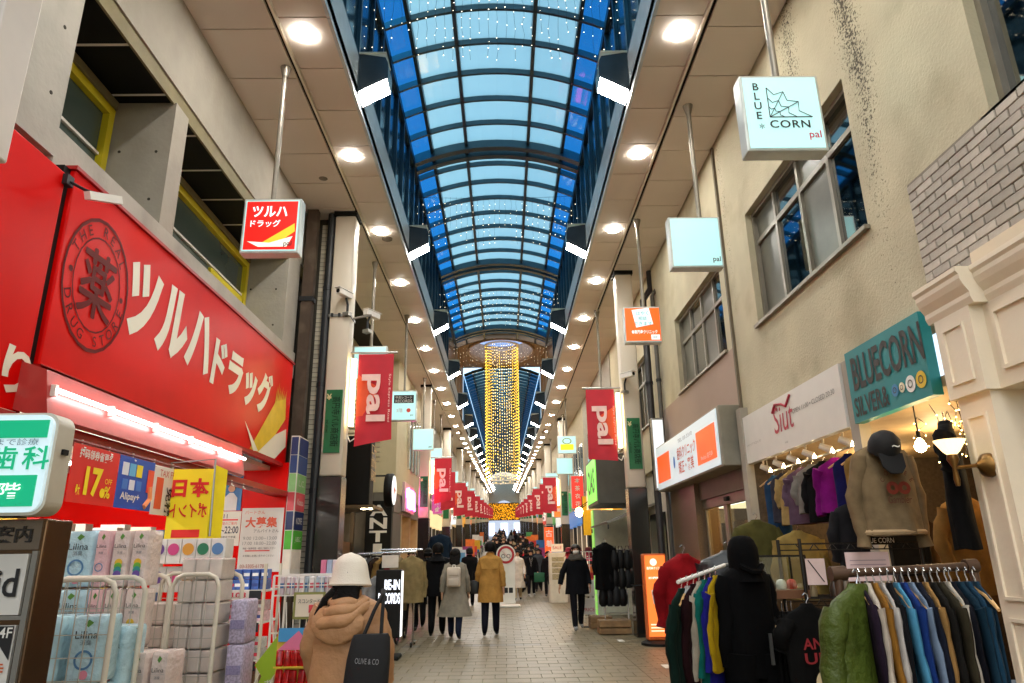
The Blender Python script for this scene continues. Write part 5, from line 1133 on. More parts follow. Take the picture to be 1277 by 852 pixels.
# interior shelves seen through the posters
for k in range(3):
    t = thing('gondola_shelf', '%s tall goods gondola inside the drugstore' % ORD[k], 'shelf', 'goods gondolas inside the drugstore', (-4.6-.9*k, 7.2+.4*k, 0))
    part('back_panel', G().box(-.03, .03, -2, 2, 0, 1.8), m_wht, t)
    for j in range(5): part('shelf_board', G().box(.03, .35, -2, 2, .25+.34*j, .27+.34*j), m_wht, t)
    for j in range(5):
        g = G(); rr_ = random.Random(j+k*9)
        for q in range(26):
            g.k = rr_.randrange(4); yy = -1.95+.15*q; g.box(.06, .33, yy, yy+.13, .272+.34*j, .272+.34*j+rr_.uniform(.14, .28))
        o = part('goods', g, [M_('#c8404a'), M_('#e0c84a'), M_('#e6e2dc'), M_('#4a7ab0')], t); o['kind'] = 'stuff'
# ================================================================ garments
m_wood = M('#c9a06a', .5, var=.2, scale=20); m_wirem = M('#c8c8c8', .25, metal=.9)
def cloth_mesh(W=.46, L=.66, T=.07, sl=.58, flare=1.0, seed=0, puff=0, open_=False):
    """a garment hanging from a hanger: shoulders at z=-.12, hem at z=-.12-L"""
    rnd = random.Random(seed); g = G(); n = 32; rr = []; ph = [rnd.uniform(0, 6.3) for _ in range(4)]
    prof = [(-.012, .2, .6), (-.03, .26, .7), (-.052, .5, .7), (-.085, .84, .8), (-.13, .98, .95)] + [(-.16-(L-.04)*k/12, 1.0+(flare-1)*k/12-.05*math.sin(math.pi*k/12), 1.0+.25*k/12) for k in range(1, 13)]
    for z, wx, ty in prof:
        d = min(1, max(0, (-z-.2)/L)); ring = []
        for i in range(n):
            a = 2*math.pi*i/n; c, s = math.cos(a), math.sin(a)
            fold = d*(.22*math.sin(5*a+ph[0]+z*2)+.18*math.sin(9*a+ph[1]-z*3)+.10*math.sin(14*a+ph[2]))+.10*math.sin(z*16+3*a+ph[3])*math.sin(4*a+ph[0])
            pf = puff*abs(math.sin(z*math.pi/.085))
            cc = math.copysign(abs(c)**.8, c); ss = math.copysign(abs(s)**.9, s)
            ring.append((cc*W/2*wx*(1+.02*fold), ss*T*ty*(1+fold*.6+pf*.5)+.012*math.sin(z*7+ph[3])*d, z+.008*math.sin(3*a+ph[1])*d))
        rr.append(ring)
    g.rings(rr)
    if sl:
        for s in (-1, 1):
            pts = []; rad = []; m = 9
            for k in range(m+1):
                t = k/m; pts.append((s*(W/2-.045+.055*math.sin(min(1, t*1.6)*math.pi*.5)+.012*math.sin(t*9+ph[0])), .015*math.sin(t*6+ph[1])+(.02*t), -.12-sl*t)); rad.append((.062-.016*t)*(1+.12*math.sin(k*2.3+ph[2]))*(1+puff*.3*(k % 2)))
            g.tube(pts, rad, 10)
    return g
def hanger_mesh(W=.42, wood=True):
    g = G(); g.tube([(-W/2, 0, -.13), (-W/4, 0, -.075), (0, 0, -.045), (W/4, 0, -.075), (W/2, 0, -.13)], [.008, .012, .015, .012, .008], 6); return g
def hook_mesh():
    g = G(); g.tube([(0, 0, -.045), (0, 0, .0), (.018, 0, .02), (.015, 0, .045), (-.005, 0, .055), (-.025, 0, .04)], .0035, 5); return g
HANG = hanger_mesh().mesh('hanger', True); HOOK = hook_mesh().mesh('hook', True)
gi = [0]
def squash(g, k):
    g.v = [(x, y*k, z) for x, y, z in g.v]; return g
def dim(c, k): return tuple(round(v*k, 5) for v in lin(c))  # darkens cloth colours to carry the low light on the racks
def garment(label, cat, loc, rz=0, col='#333', W=.46, L=.66, T=.07, sl=.58, flare=1.0, puff=0, group='clothes hung outside the right shop', mat=None, hanger=True, bare=False, tilt=0, sq=1):
    gi[0] += 1; t = thing('hanging_garment', label, cat, group, loc, 0, (0, tilt, rz))
    part('cloth', squash(cloth_mesh(W, L, T, sl, flare, gi[0], puff), sq), mat or M(dim(col, .48), .88, var=.22, scale=11, bump=.5, bscale=9, spec=.12), t, True)
    if hanger: h = part('hanger', HANG, m_wood, t); part('hook', HOOK, m_wirem, h)
    return t
# ---- front rack at the right edge
RKY = 3.62; rk = thing('clothes_rack', 'brown pipe clothes rack in front of the cream pilaster', 'clothes rack'); m_rust = M('#4a3526', .5, metal=.3, var=.25, scale=12)
g = G(); g.tube([(1.64, RKY, 1.385), (2.36, RKY+.04, 1.41)], .021, 10); part('rail', g, m_rust, rk, True)
g = G(); g.tube([(1.615, RKY, 1.385), (1.69, RKY, 1.387)], .036, 10); part('elbow_joint', g, m_rust, rk, True); g = G(); g.tube([(2.32, RKY+.04, 1.41), (2.38, RKY+.04, 1.412)], .034, 10); part('elbow_joint', g, m_rust, rk, True)
for x, y in ((1.65, RKY), (2.36, RKY+.04)): g = G(); g.tube([(x, y, 0), (x, y, 1.38)], .021, 10); part('upright', g, m_rust, rk, True); g = G(); g.tube([(x, y-.22, .03), (x, y+.22, .03)], .021, 8); part('foot', g, m_rust, rk)
RACK = [('olive green quilted liner jacket, first on the brown rack', 'jacket', '#5d6f24', .5, .74, .055, 1, 'quilt'), ('dark purple shirt behind the green quilted jacket', 'shirt', '#2c1f33', .42, .7, .05, 0, 0), ('cream and tan fur collared jacket third on the brown rack', 'jacket', '#e2d6c6', .46, .7, .07, 0, 0), ('tan brown work jacket with wide sleeves on the rack', 'jacket', '#a8762e', .48, .72, .06, 0, 0), ('white shirt with black back on the brown rack', 'shirt', '#dcd8d4', .44, .66, .045, 0, 0), ('black jacket next to the pale blue shirt', 'jacket', '#14141a', .46, .8, .06, 0, 0), ('pale sky blue shirt on the brown rack', 'shirt', '#5fb0dc', .44, .74, .045, 0, 0), ('royal blue jacket on the brown rack', 'jacket', '#1c3f8c', .46, .76, .06, 0, 0), ('light grey blue striped shirt on the rack', 'shirt', '#8fa6c4', .44, .72, .045, 0, 0), ('dark navy coat in the middle of the brown rack', 'coat', '#181e30', .48, .9, .065, 0, 0), ('camel tan shirt behind the navy coat', 'shirt', '#b98f56', .44, .68, .05, 0, 0), ('black jacket beside the olive jacket', 'jacket', '#1b1a18', .46, .78, .06, 0, 0), ('dark olive field jacket on the brown rack', 'jacket', '#3a3526', .5, .84, .07, 0, 0), ('cream white shirt right of the olive field jacket', 'shirt', '#e6dccb', .42, .66, .045, 0, 0), ('black navy jacket right of the cream shirt', 'jacket', '#12141f', .46, .84, .06, 0, 0), ('dark teal denim jacket near the end of the rack', 'jacket', '#17384c', .48, .8, .065, 0, 0), ('white trimmed blue denim jacket near the rack end', 'jacket', '#1d4560', .48, .82, .06, 0, 0), ('faded denim jeans clipped at the end of the rack', 'jeans', '#24465e', .36, .9, .045, 0, 'nosl')]
n = len(RACK)
for i, (lab, cat, c, W, L_, T, puff, sp) in enumerate(RACK):
    x = 1.71+.036*i if i < 14 else 2.2+.04*(i-14)
    rz = R(32) if i == 0 else R(74+random.uniform(-3, 3)); 
    loc = (x+(.0 if i else -.0), RKY-.02 if i else RKY-.06, 1.352)
    mt = None
    if sp == 'quilt': mt = M('#3c4a16', .5, var=.25, scale=8, bump=.9, bscale=20, spec=.3)
    garment(lab, cat, loc, rz, c, W, L_, T, 0 if sp == 'nosl' else .58, 1.05, .03 if sp == 'quilt' else 0, 'clothes on the brown pipe rack', mt, sq=1 if i == 0 else .33)
# ---- middle white rack with hoodies
mr_ = thing('clothes_rack', 'white tube clothes rack with hoodies beside the black coat', 'clothes rack')
A = Vector((1.20, 5.1, 1.30)); B = Vector((1.66, 5.5, 1.40))
g = G(); g.tube([A, B], .014, 8); part('rail', g, m_wht, mr_, True); g = G(); g.tube([B, B+Vector((.25, -.02, .0))], .014, 8); part('cross_bar', g, m_metal, mr_)
for p in (A+Vector((.1, .2, 0)), B): g = G(); g.tube([(p.x+.12, p.y, 0), (p.x+.12, p.y, p.z)], .014, 8); part('upright', g, m_metal, mr_); g = G(); g.tube([(p.x-.12, p.y, .03), (p.x+.36, p.y, .03)], .014, 6); part('foot', g, m_blk, mr_)
MID = [('dark green sweatshirt first on the white rack', '#0d2a22', .5, .62), ('white long sweatpants behind the green sweatshirt', '#cfcfce', .3, .8), ('maroon long dress on the white rack', '#2a0d12', .48, .92), ('cream shirt between maroon dress and teal hoodie', '#cfc4b0', .44, .7), ('teal green hoodie on the white rack', '#0f7a70', .5, .7), ('violet blue shirt behind the teal hoodie', '#2a2aa0', .46, .62), ('bright yellow sweatshirt on the white rack', '#e0b81c', .5, .52), ('orange trousers low on the white rack', '#e05a18', .34, .92)]
for i, (lab, c, W, L_) in enumerate(MID):
    p = A+(B-A)*(.06+.12*i); garment(lab, 'clothes', (p.x+(.16 if i == 7 else 0), p.y, p.z-.035-(.25 if i == 7 else 0)), R(58), c, W, L_, .045, .5 if W > .4 else 0, 1.05, 0, 'hoodies on the white rack', sq=.6)
garment('red puffer jacket on the far end of the white rack', 'jacket', (1.46, 5.95, 1.50), R(10), '#a8121c', .40, .5, .1, .45, 1.0, .3, 'hoodies on the white rack')
garment('black leather jacket on a dark stand behind the white rack', 'jacket', (1.80, 5.85, 1.52), R(-8), '#0c0c0d', .5, .66, .11, .58, 1, .0, 'hoodies on the white rack', M('#101012', .35, var=.2, bump=.2))
# black tracksuit display figure
mq = thing('dressed_mannequin', 'all black hooded tracksuit display figure facing the street', 'mannequin', None, (1.74, 5.3, 0), R(14))
part('hoodie', cloth_mesh(.38, .66, .09, .58, 1.0, 91), m_black := M('#050506', .9, var=.2, bump=.3, bscale=12, spec=.1), mq, True, (0, 0, 1.44))
g = G(); g.lathe([(.01, .27), (.06, .262), (.085, .235), (.105, .18), (.11, .12), (.105, .05), (.115, -.01), (.13, -.05)], (0, .0, 1.34), 18, sy=1.1); part('hood', g, m_black, mq, True)
g = G(); 
for s in (-1, 1): q = G(); q.tube([(s*.1, 0, .82), (s*.115, .01, .45), (s*.12, 0, .1), (s*.12, 0, .02)], [.125, .1, .09, .07], 12); part('trouser_leg', q, m_black, mq, True)
g = G(); g.box(-.22, .22, -.2, .2, 0, .03); part('base', g, m_blk, mq); g = G(); g.box(.05, .07, -.145, -.13, .75, .95); part('zip', g, m_metal, mq)
g = G(); g.tube([(-.09, -.09, 1.40), (-.03, -.14, 1.36), (.03, -.14, 1.36), (.09, -.09, 1.40)], .02, 6); part('drawcord', g, m_black, mq, True)
# ---- black wire shelf with goods
ws = thing('wire_shelf', 'black wire shelf unit under the beige sweatshirt', 'shelf'); m_bw = M('#16130f', .4, metal=.4)
for z in (1.50, 1.12, .72):
    for yy in (5.28, 5.7): 
        for dz in (0, .045): g = G(); g.bar((2.16, yy, z+dz), (3.05, yy, z+dz), .009); part('shelf_wire', g, m_bw, ws)
    for k in range(14): x = 2.16+.89*k/13; g = G(); g.bar((x, 5.28, z), (x+.068*(1 if k % 2 else -1)*.5, 5.28, z+.045), .006); part('shelf_wire', g, m_bw, ws)
    for k in range(11): y = 5.28+.042*k; g = G(); g.bar((2.16, y, z+.045), (3.05, y, z+.045), .005); part('shelf_wire', g, m_bw, ws)
for x in (2.16, 3.05):
    for y in (5.28, 5.7): g = G(); g.tube([(x, y, 0), (x, y, 1.58)], .014, 8); part('post', g, m_bw, ws)
t = thing('paper_notice', 'pink paper notice on the black wire shelf', 'notice', None, (2.63, 5.26, 1.37)); flat('sheet', -.16, .16, -.09, .11, 0, M('#e2c8c8', .6), t)
for k in range(4): flat('print_line', -.13, .13, .05-.03*k, .056-.03*k, -.004, M_('#a89098'), t)
t = thing('paper_notice', 'small white paper bag hung on the shelf post', 'notice', None, (2.24, 5.25, 1.35)); flat('sheet', -.07, .07, -.09, .09, 0, M('#d0b8b4', .6), t); g = G(); g.tube([(-.05, -.006, .08), (.05, -.006, -.07)], .004, 4); part('string', g, m_blk, t)
for i in range(12):
    t = thing('shelf_trinket', 'small dark accessory on the black wire shelf, %s from left' % ORD[i], 'accessory', 'accessories on the black wire shelf', (2.22+.07*i, 5.42+.05*(i % 3), 1.17 if i % 2 else .77)); part('body', G().lathe([(.03, 0), (.035, .05), (.02, .1+.02*(i % 3)), (.012, .16)], n=10), M(random.choice(['#1a1a1c', '#3a3028', '#8a8478', '#50483c', '#a89878']), .35, metal=.3), t, True); part('stand', G().box(-.035, .035, -.035, .035, -.004, 0), m_blk, t)
lb2 = thing('shelf_plate', 'small plate lettered BLUE CORN on the shelf edge', 'plate', None, (2.74, 5.27, 1.56)); flat('plate', -.13, .13, -.03, .03, 0, m_blk, lb2); text('BLUE CORN', .035, (0, -.004, 0), 'S', m_wht, lb2, w=.22)
# picture tee and black trousers under the shelf
t = garment('black tee with red letters and a printed picture below the shelf', 'tee', (2.08, 5.1, 1.16), R(12), '#141414', .42, .62, .04, .2, 1.0, 0)
text('ANTI', .07, (.0, -.075, -.26), 'S', M_('#8a1c28'), t, w=.24, bold=.02); text('UES', .07, (.0, -.078, -.35), 'S', M_('#8a1c28'), t, w=.24, bold=.02); disc(.08, (.02, -.08, -.5), 'S', M_('#d8c8a0'), t, 'print'); disc(.05, (-.05, -.083, -.56), 'S', M_('#c8884a'), t, 'print'); flat('blue_print', -.12, .12, -.68, -.61, -.08, M_('#2a4a5c'), t)
for i in range(5): garment('black garment on a wooden hanger under the display case, %s from left' % ORD[i], 'trousers', (1.93+.035*i, 5.35, 1.09), R(75), '#0d0d0e', .36, .8, .03, 0, 1.0, 0, 'black garments under the display case')
# glass display case
dc = thing('display_case', 'small glass display case with caps and trinkets', 'display case', None, (2.02, 5.55, 1.16)); part('base', G().box(-.22, .22, -.15, .15, 0, .06), M('#6b4428', .5), dc)
for x in (-.215, .215):
    for y in (-.145, .145): g = G(); g.bar((x, y, .06), (x, y, .3), .014); part('frame_bar', g, m_bw, dc)
for y in (-.145, .145): g = G(); g.bar((-.22, y, .3), (.22, y, .3), .014); part('frame_bar', g, m_bw, dc)
g = G(); g.box(-.21, .21, -.147, -.143, .06, .3); part('glass_front', g, glass('#eef4f0', .1, .02), dc)
for i, c in enumerate(('#d8c030', '#e8e4dc', '#1a1a1c', '#e0dcd4', '#c84a3a')):
    t = thing('case_trinket', '%s trinket inside the display case' % ('yellow', 'white cup', 'black cap', 'pale cup', 'red')[i], 'trinket', None, (1.85+.08*i, 5.55, 1.222)); part('body', G().lathe([(.035, 0), (.04, .03), (.03, .06), (.01, .07)], n=12), M(c, .4), t, True); part('foot', G().lathe([(.025, -.002), (.025, .002)], n=10), m_blk, t)
# beige sweatshirt with cap
t = garment('beige printed sweatshirt hung from the shop post', 'sweatshirt', (2.77, 5.1, 2.27), R(3), '#a58d6a', .44, .56, .085, .64, 1.02)
text('Gambler', .05, (0.0, -.14, -.44), 'S', M_('#5a2a1c'), t, w=.17, shear=.2); disc(.045, (-.04, -.14, -.36), 'S', M_('#7a3020'), t, 'print', r0=.018); disc(.045, (.045, -.14, -.36), 'S', M_('#7a3020'), t, 'print', r0=.018); arc_text('COFFEE', (0, -.14, -.38), .15, R(150), R(30), .03, 'S', M_('#5a2a1c'), t)
g = G(); g.tube([(.225*math.cos(a*math.pi/8), .1*math.sin(a*math.pi/8), -.66) for a in range(17)], .02, 6); part('hem_band', g, M('#a88f6c', .85), t)
cp = thing('baseball_cap', 'black cap hung over the beige sweatshirt', 'cap', None, (2.74, 5.0, 2.17)); g = G(); g.lathe([(.105, 0), (.11, .05), (.095, .11), (.05, .15), (.005, .16)], n=18); part('crown', g, M('#0c0c0e', .8, bump=.1), cp, True, None, (R(35), 0, 0)); g = G(); g.prism([(-.085, 0), (-.08, -.1), (-.04, -.15), (.04, -.15), (.08, -.1), (.085, 0)], -.02, -.008, 'z'); part('brim', g, M('#0c0c0e', .8), cp, False, (0, -.1, -.02), (R(75), 0, 0)); text('~', .016, (.02, -.135, .02), 'S', m_wht, cp)
garment('long black tee hanging beside the cream pilaster', 'tee', (2.98, 4.62, 2.33), R(55), '#0b0b0d', .52, .72, .06, .25, 1.0)
# ---- clothes on the upper rail inside the shop front
ur = thing('clothes_rail', 'steel clothes rail high across the shop opening', 'rail'); g = G(); g.tube([(3.32, 6.3, 2.44), (3.32, 8.85, 2.44)], .014, 8); part('rail', g, m_metal, ur)
for y in (6.4, 7.6, 8.8): g = G(); g.bar((3.32, y, 2.44), (3.32, y, 2.62), .012); part('bracket', g, m_metal, ur)
UP = [('blue denim trousers', '#2f5580', .3, .62, 0), ('slate grey vest', '#4a4a58', .36, .46, 0), ('pale yellow shirt', '#d8b878', .38, .5, .3), ('mauve shirt', '#7a6078', .42, .5, .3), ('white and grey checked shirt', '#a8a49c', .42, .4, .3), ('black jacket', '#141416', .44, .5, .4), ('magenta blouse', '#9a1490', .42, .42, .45), ('navy violet skirt', '#1c1c60', .34, .5, 0), ('camel vest', '#b08a4a', .38, .5, 0)]
for i, (nm, c, W, L_, sl_) in enumerate(UP): garment('%s high in the shop opening under the white sign' % nm, 'clothes', (3.32, 8.62-.275*i, 2.395), R(-52), c, W, L_, .055, sl_, 1.03, 0, 'clothes on the high rail under the white sign')
garment('olive green parka left of the yellow jacket', 'jacket', (2.92, 8.3, 1.86), R(-10), '#6a6636', .5, .6, .08, .55); garment('sand yellow jacket with open collar in the shop front', 'jacket', (3.22, 7.9, 1.72), R(-15), '#b39a58', .5, .6, .08, .55); garment('charcoal work jacket below the magenta blouse', 'jacket', (3.34, 6.7, 1.96), R(-8), '#2e2e32', .48, .52, .07, .45); garment('black coat on the shop post', 'coat', (3.45, 6.35, 2.0), R(-8), '#17171a', .44, .6, .08, .5)
for k, (x, y, z, c, rz) in enumerate([(3.75, 7.6, 1.7, '#8a6a42', 20), (3.9, 7.0, 1.75, '#5a4a3a', 10), (4.1, 6.4, 1.7, '#7a5a34', -10), (3.5, 5.4, 1.9, '#b88a4a', 15), (3.7, 5.0, 1.9, '#6a4424', 0), (3.55, 4.8, 1.5, '#8a5a2c', 30), (4.4, 5.6, 2.0, '#c8a468', -15), (4.6, 7.8, 1.8, '#4a3a30', 0), (4.9, 6.8, 1.8, '#a07a4a', 10)]):
    garment('%s garment on the %s hook inside the clothes shop' % (('brown', 'umber', 'tan', 'camel', 'leather brown', 'chestnut', 'straw', 'dark brown', 'fawn')[k], ORD[k]), 'clothes', (x, y, z), R(rz), c, .46, .62, .07, .5, 1.0, 0, 'clothes inside the shop')
for k, x in enumerate((3.9, 4.7)):
    t = thing('shop_cabinet', '%s wooden goods cabinet inside the clothes shop' % ('near', 'far')[k], 'cabinet', None, (x, 7.2-1.6*k, 0)); part('carcass', G().bev(-.5, .5, -.2, .2, 0, 1.1, .01), M('#4a3220', .5, var=.3), t)
    for j in range(3): part('drawer', G().bev(-.46, .46, -.215, -.2, .08+.34*j, .36+.34*j, .006), M('#5f4028', .5, var=.3), t)
# track spots, bulbs, warm fairy lights
tr = thing('light_track', 'black ceiling track above the high clothes rail', 'light track'); g = G(); g.bar((3.2, 6.3, 2.6), (3.2, 8.9, 2.6), .03); part('track', g, m_blk, tr)
for i in range(6):
    y = 6.5+.42*i; t = thing('track_spotlight', '%s white track spotlight from the post under the white sign' % ORD[i], 'spotlight', 'track spotlights under the white sign', (3.2, y, 2.58)); g = G(); g.tube([(0, 0, 0), (.0, 0, -.06)], .012, 6); part('stem', g, m_wht, t); g = G(); g.tube([(-.03, .02, -.08), (.06, -.03, -.13)], [.032, .04], 10); part('head', g, m_wht, t); g = G(); g.lathe([(.036, 0), (.03, .008)], n=12); part('lit_lens', g, E('#ffe2b0', 22.0), t, False, (.062, -.031, -.132), (0, R(55), 0))
for i, (x, y, z, p, lab) in enumerate([(3.32, 5.5, 2.28, 60, 'bare bulb glowing behind the beige sweatshirt'), (4.2, 6.6, 2.4, 140, 'bulb over the cabinets inside the clothes shop'), (4.3, 5.2, 2.4, 140, 'bulb at the back of the jewellery corner'), (4.4, 8.2, 2.4, 120, 'bulb at the far end of the clothes shop')]):
    t = thing('light_bulb', lab, 'light bulb', None, (x, y, z)); part('lit_globe', G().lathe([(.012, .06), (.03, .035), (.045, 0), (.035, -.035), (.01, -.05)], n=14), E('#ffdca0', float(p)), t, True); part('socket', G().tube([(0, 0, .06), (0, 0, .12)], .016, 8), m_blk, t); part('flex', G().tube([(0, 0, .12), (0, 0, 2.62-z)], .006, 5), m_blk, t)
fl = thing('fairy_lights', 'warm fairy lights draped under the teal sign', 'fairy lights'); g = G(); b = G(); rnd = random.Random(4)
for k in range(16):
    y = 4.6+.09*k; x = 3.24+rnd.uniform(0, .5); L_ = rnd.uniform(.15, .45); pts = [(x+rnd.uniform(-.03, .03), y+rnd.uniform(-.03, .03), 2.58-L_*i/5) for i in range(6)]; g.tube(pts, .003, 4, False)
    for p in pts[1:]:
        r = .007; b.add([(p[0]+r, p[1], p[2]), (p[0], p[1]+r, p[2]), (p[0]-r, p[1], p[2]), (p[0], p[1]-r, p[2]), (p[0], p[1], p[2]+r), (p[0], p[1], p[2]-r)], [(0,1,4),(1,2,4),(2,3,4),(3,0,4),(1,0,5),(2,1,5),(3,2,5),(0,3,5)])
part('wire', g, m_blk, fl); o = part('bulbs', b, E('#ffcf7a', 12.0), fl); o['kind'] = 'stuff'
# ---- stands around the columns
def crate(lab, loc, w=.42, d=.34, h=.22):
    t = thing('wooden_crate', lab, 'crate', None, loc)
    for z in (0.02, h*.55):
        for y in (-d/2, d/2): part('slat', G().bev(-w/2, w/2, y-.008, y+.008, z, z+h*.4, .003), M('#8a6a44', .7, var=.3, rnd=.2), t)
        for x in (-w/2, w/2): part('slat', G().bev(x-.008, x+.008, -d/2, d/2, z, z+h*.4, .003), M('#8a6a44', .7, var=.3, rnd=.2), t)
    part('lid', G().bev(-w/2, w/2, -d/2, d/2, h-.02, h, .004), M('#7a5c3a', .7, var=.3), t)
crate('wooden crate at the foot of the right column', (2.1, 14.5, 0), .6, .4, .26); crate('smaller wooden crate behind the first crate', (1.98, 15.6, 0), .44, .4, .24)
bs_ = thing('accessory_stand', 'chrome stand packed with black bags and gloves by right column', 'accessory stand', None, (2.2, 14.5, .26))
for x in (-.26, .2): g = G(); g.tube([(x, 0, 0), (x, 0, 1.32)], .013, 6); part('post', g, m_wirem, bs_)
for z in (.12, .5, .95, 1.3): g = G(); g.tube([(-.26, 0, z), (.2, 0, z)], .01, 6); part('bar', g, m_wirem, bs_)
for i in range(14):
    r_ = random.Random(i); x = -.3+.13*(i % 5); z = (1.1, .75, .42)[i//5]; t = thing('black_bag', 'black bag hanging on the chrome stand, %s hook' % (ORD[i] if i < 12 else 'last'), 'bag', 'black bags on the chrome stand', (2.2+x, 14.36+.03*(i % 2), .26+z)); rr = []
    for zz, k in ((.2, .3), (.14, .8), (0, 1.1), (-.12, 1.0), (-.17, .5)): rr.append([(.085*k*math.cos(a*math.pi/5), .05*k*math.sin(a*math.pi/5), zz) for a in range(10)])
    part('body', G().rings(rr), M(r_.choice(['#060607', '#0a0a0b', '#0e0d0d', '#161618']), .5, var=.3, spec=.2), t, True); part('strap', G().tube([(-.05, 0, .16), (-.03, 0, .27), (.03, 0, .27), (.05, 0, .16)], .008, 5), m_blk, t)
garment('black hooded coat on the chrome stand beside the column', 'coat', (1.98, 14.4, 1.72), R(20), '#0b0b0d', .44, .78, .1, .5, 1.05, 0, None)
si = thing('price_stand', 'small stand with white price posters near the right crates', 'price stand', None, (1.78, 15.9, .0))
for z in (.25, .62): flat('price_card', -.14, .14, z, z+.33, 0, m_wht, si)
flat('red_card', -.14, .14, .98, 1.1, 0, M_('#c01c28'), si); g = G(); g.bar((0, .02, 0), (0, .02, 1.1), .03); part('post', g, m_blk, si); g = G(); g.box(-.16, .16, -.1, .12, 0, .02); part('base', g, m_blk, si); text('PRICE', .07, (0, -.004, .35), 'S', M_('#c01c28'), si); text('ALL', .06, (0, -.004, .82), 'S', m_bk, si)
gs_ = thing('grid_stand', 'white wire grid stand outside the green sign shop', 'grid stand', None, (1.95, 17.2, 0))
for k in range(8): g = G(); g.bar((-.3+.085*k, 0, 0), (-.3+.085*k, 0, 1.55), .012); part('grid_wire', g, m_wht, gs_)
for k in range(10): g = G(); g.bar((-.3, 0, .1+.16*k), (.3, 0, .1+.16*k), .012); part('grid_wire', g, m_wht, gs_)
vc = thing('display_cabinet', 'tall white display cabinet with a price card on top', 'cabinet', None, (1.72, 24, 0)); part('carcass', G().bev(-.28, .28, -.25, .25, 0, 1.55, .01), M('#d8d4c4', .5), vc); flat('window', -.2, .2, .7, 1.4, -.251, M('#a8a080', .3, var=.4, scale=20), vc); flat('price_card', -.2, .2, 1.57, 1.82, -.1, m_wht, vc); text('SALE', .1, (0, -.104, 1.7), 'S', M_('#c01c28'), vc)
for j in range(3): flat('shelf_edge', -.2, .2, .88+.18*j, .9+.18*j, -.256, m_wht, vc)
hs = thing('hat_display', 'stand of red and maroon hats behind the masked walker', 'hat stand', None, (2.1, 20.5, 0)); g = G(); g.tube([(0, 0, 0), (0, 0, 1.6)], .03, 8); part('post', g, m_dkmetal, hs); g = G(); g.lathe([(.22, 0), (.2, .03)], n=16); part('base', g, m_blk, hs)
for i in range(9): part('hat', G().lathe([(.16, 0), (.1, .02), (.09, .1), (.02, .12)], n=14), M(random.choice(['#8a1428', '#b01c30', '#5a1020', '#c8405a']), .8), hs, True, (-.3+.28*(i % 3), .1*(i % 2), 1.3+.13*(i//3)))
vb = thing('vertical_banner', 'tall orange vertical banner with white characters further along right side', 'banner', None, (2.2, 36, gz(36))); flat('cloth', -.22, .22, .9, 2.6, 0, E('#e8501c', 1.1), vb); text('古着屋', 1.0, (0, -.004, 1.9), 'S', m_wht, vb, rot=0, w=.3, bold=.02) if False else None
for k, ch in enumerate('古着市'): text(ch, .34, (0, -.004, 2.3-.48*k), 'S', m_wht, vb, bold=.02)
g = G(); g.tube([(.24, 0, 0), (.24, 0, 2.7), (-.2, 0, 2.7)], .015, 6); part('pole', g, m_wht, vb)
for x, y in ((2.9, 22.0), (3.0, 23.0)): t = thing('globe_lamp', '%s warm globe lamp on the right beyond the green sign' % ('near' if y < 22.5 else 'far'), 'lamp', None, (x-.6, y, 2.75)); part('lit_globe', G().lathe([(.01, .12), (.09, .08), (.12, 0), (.09, -.08), (.01, -.12)], n=14), E('#ffc06a', 30.0), t, True); part('arm', G().tube([(0, 0, .1), (.3, 0, .3), (.75, 0, .3)], .015, 6), m_blk, t)
yb_ = thing('yellow_signboard', 'bright yellow signboard beyond the green corner sign', 'signboard', None, (2.75, 24.6, 2.5)); part('board', G().box(-.05, .5, 0, .1, -.4, .9), M('#d8b81c', .5), yb_); part('side_edge', G().box(-.07, -.05, 0, .1, -.4, .9), m_blk, yb_)
# ---- left: rack with jacket, record shop sign
lr = thing('clothes_rack', 'chrome clothes rack with a cream jacket on the left', 'clothes rack', None)
g = G(); g.tube([(-2.62, 12.9, 1.55), (-1.62, 13.2, 1.58)], .022, 8); part('rail', g, m_wirem, lr); g = G(); g.tube([(-2.3, 13.4, 1.62), (-1.55, 13.6, 1.62)], .018, 8); part('rail', g, m_wirem, lr)
for x, y in ((-2.6, 12.92), (-1.64, 13.2)): g = G(); g.tube([(x, y, .08), (x, y, 1.57)], .018, 8); part('upright', g, m_wirem, lr); g = G(); g.tube([(x-.02, y-.22, .06), (x+.02, y+.22, .06)], .018, 6); part('foot', g, m_wirem, lr)
for yy in (12.98, 13.42): g = G(); g.lathe([(.04, -.012), (.04, .012)], (-1.64, yy, .04), 10, 0); part('castor', g, m_blk, lr)
garment('cream yellow jacket at the end of the chrome rack', 'jacket', (-1.68, 13.1, 1.52), R(15), '#c2ab76', .46, .68, .11, .6, 1, 0, 'clothes on the chrome rack')
for i, (nm, c) in enumerate((('white striped', '#c8c8c8'), ('grey', '#5a5a5c'), ('dark brown', '#3a2a20'), ('camel', '#b08a50'), ('black', '#121214'), ('red trimmed', '#8a2a2a'), ('beige', '#c8b48a'))): garment('%s coat on the chrome rack, %s from the left' % (nm, ORD[i]), 'coat', (-2.5+.1*i, 12.92+.03*i, 1.5), R(65), c, .46, .8, .06, .5, 1, 0, 'clothes on the chrome rack')
garment('white and black track jacket low beside the hat', 'jacket', (-2.05, 11.7, 1.22), R(50), '#b8b8b8', .46, .6, .08, .5, 1, 0, 'clothes on the chrome rack')
rsn = thing('stand_sign', 'black illuminated stand sign lettered BE-IN RECORDS', 'stand sign', None, (-1.83, 11.6, 0)); part('casing', G().bev(-.2, .2, -.1, .1, .3, 1.3, .015), m_blk, rsn); part('foot_post', G().box(-.04, .04, -.04, .04, .06, .3), m_blk, rsn); part('base', G().bev(-.2, .2, -.2, .2, 0, .06, .02), m_blk, rsn)
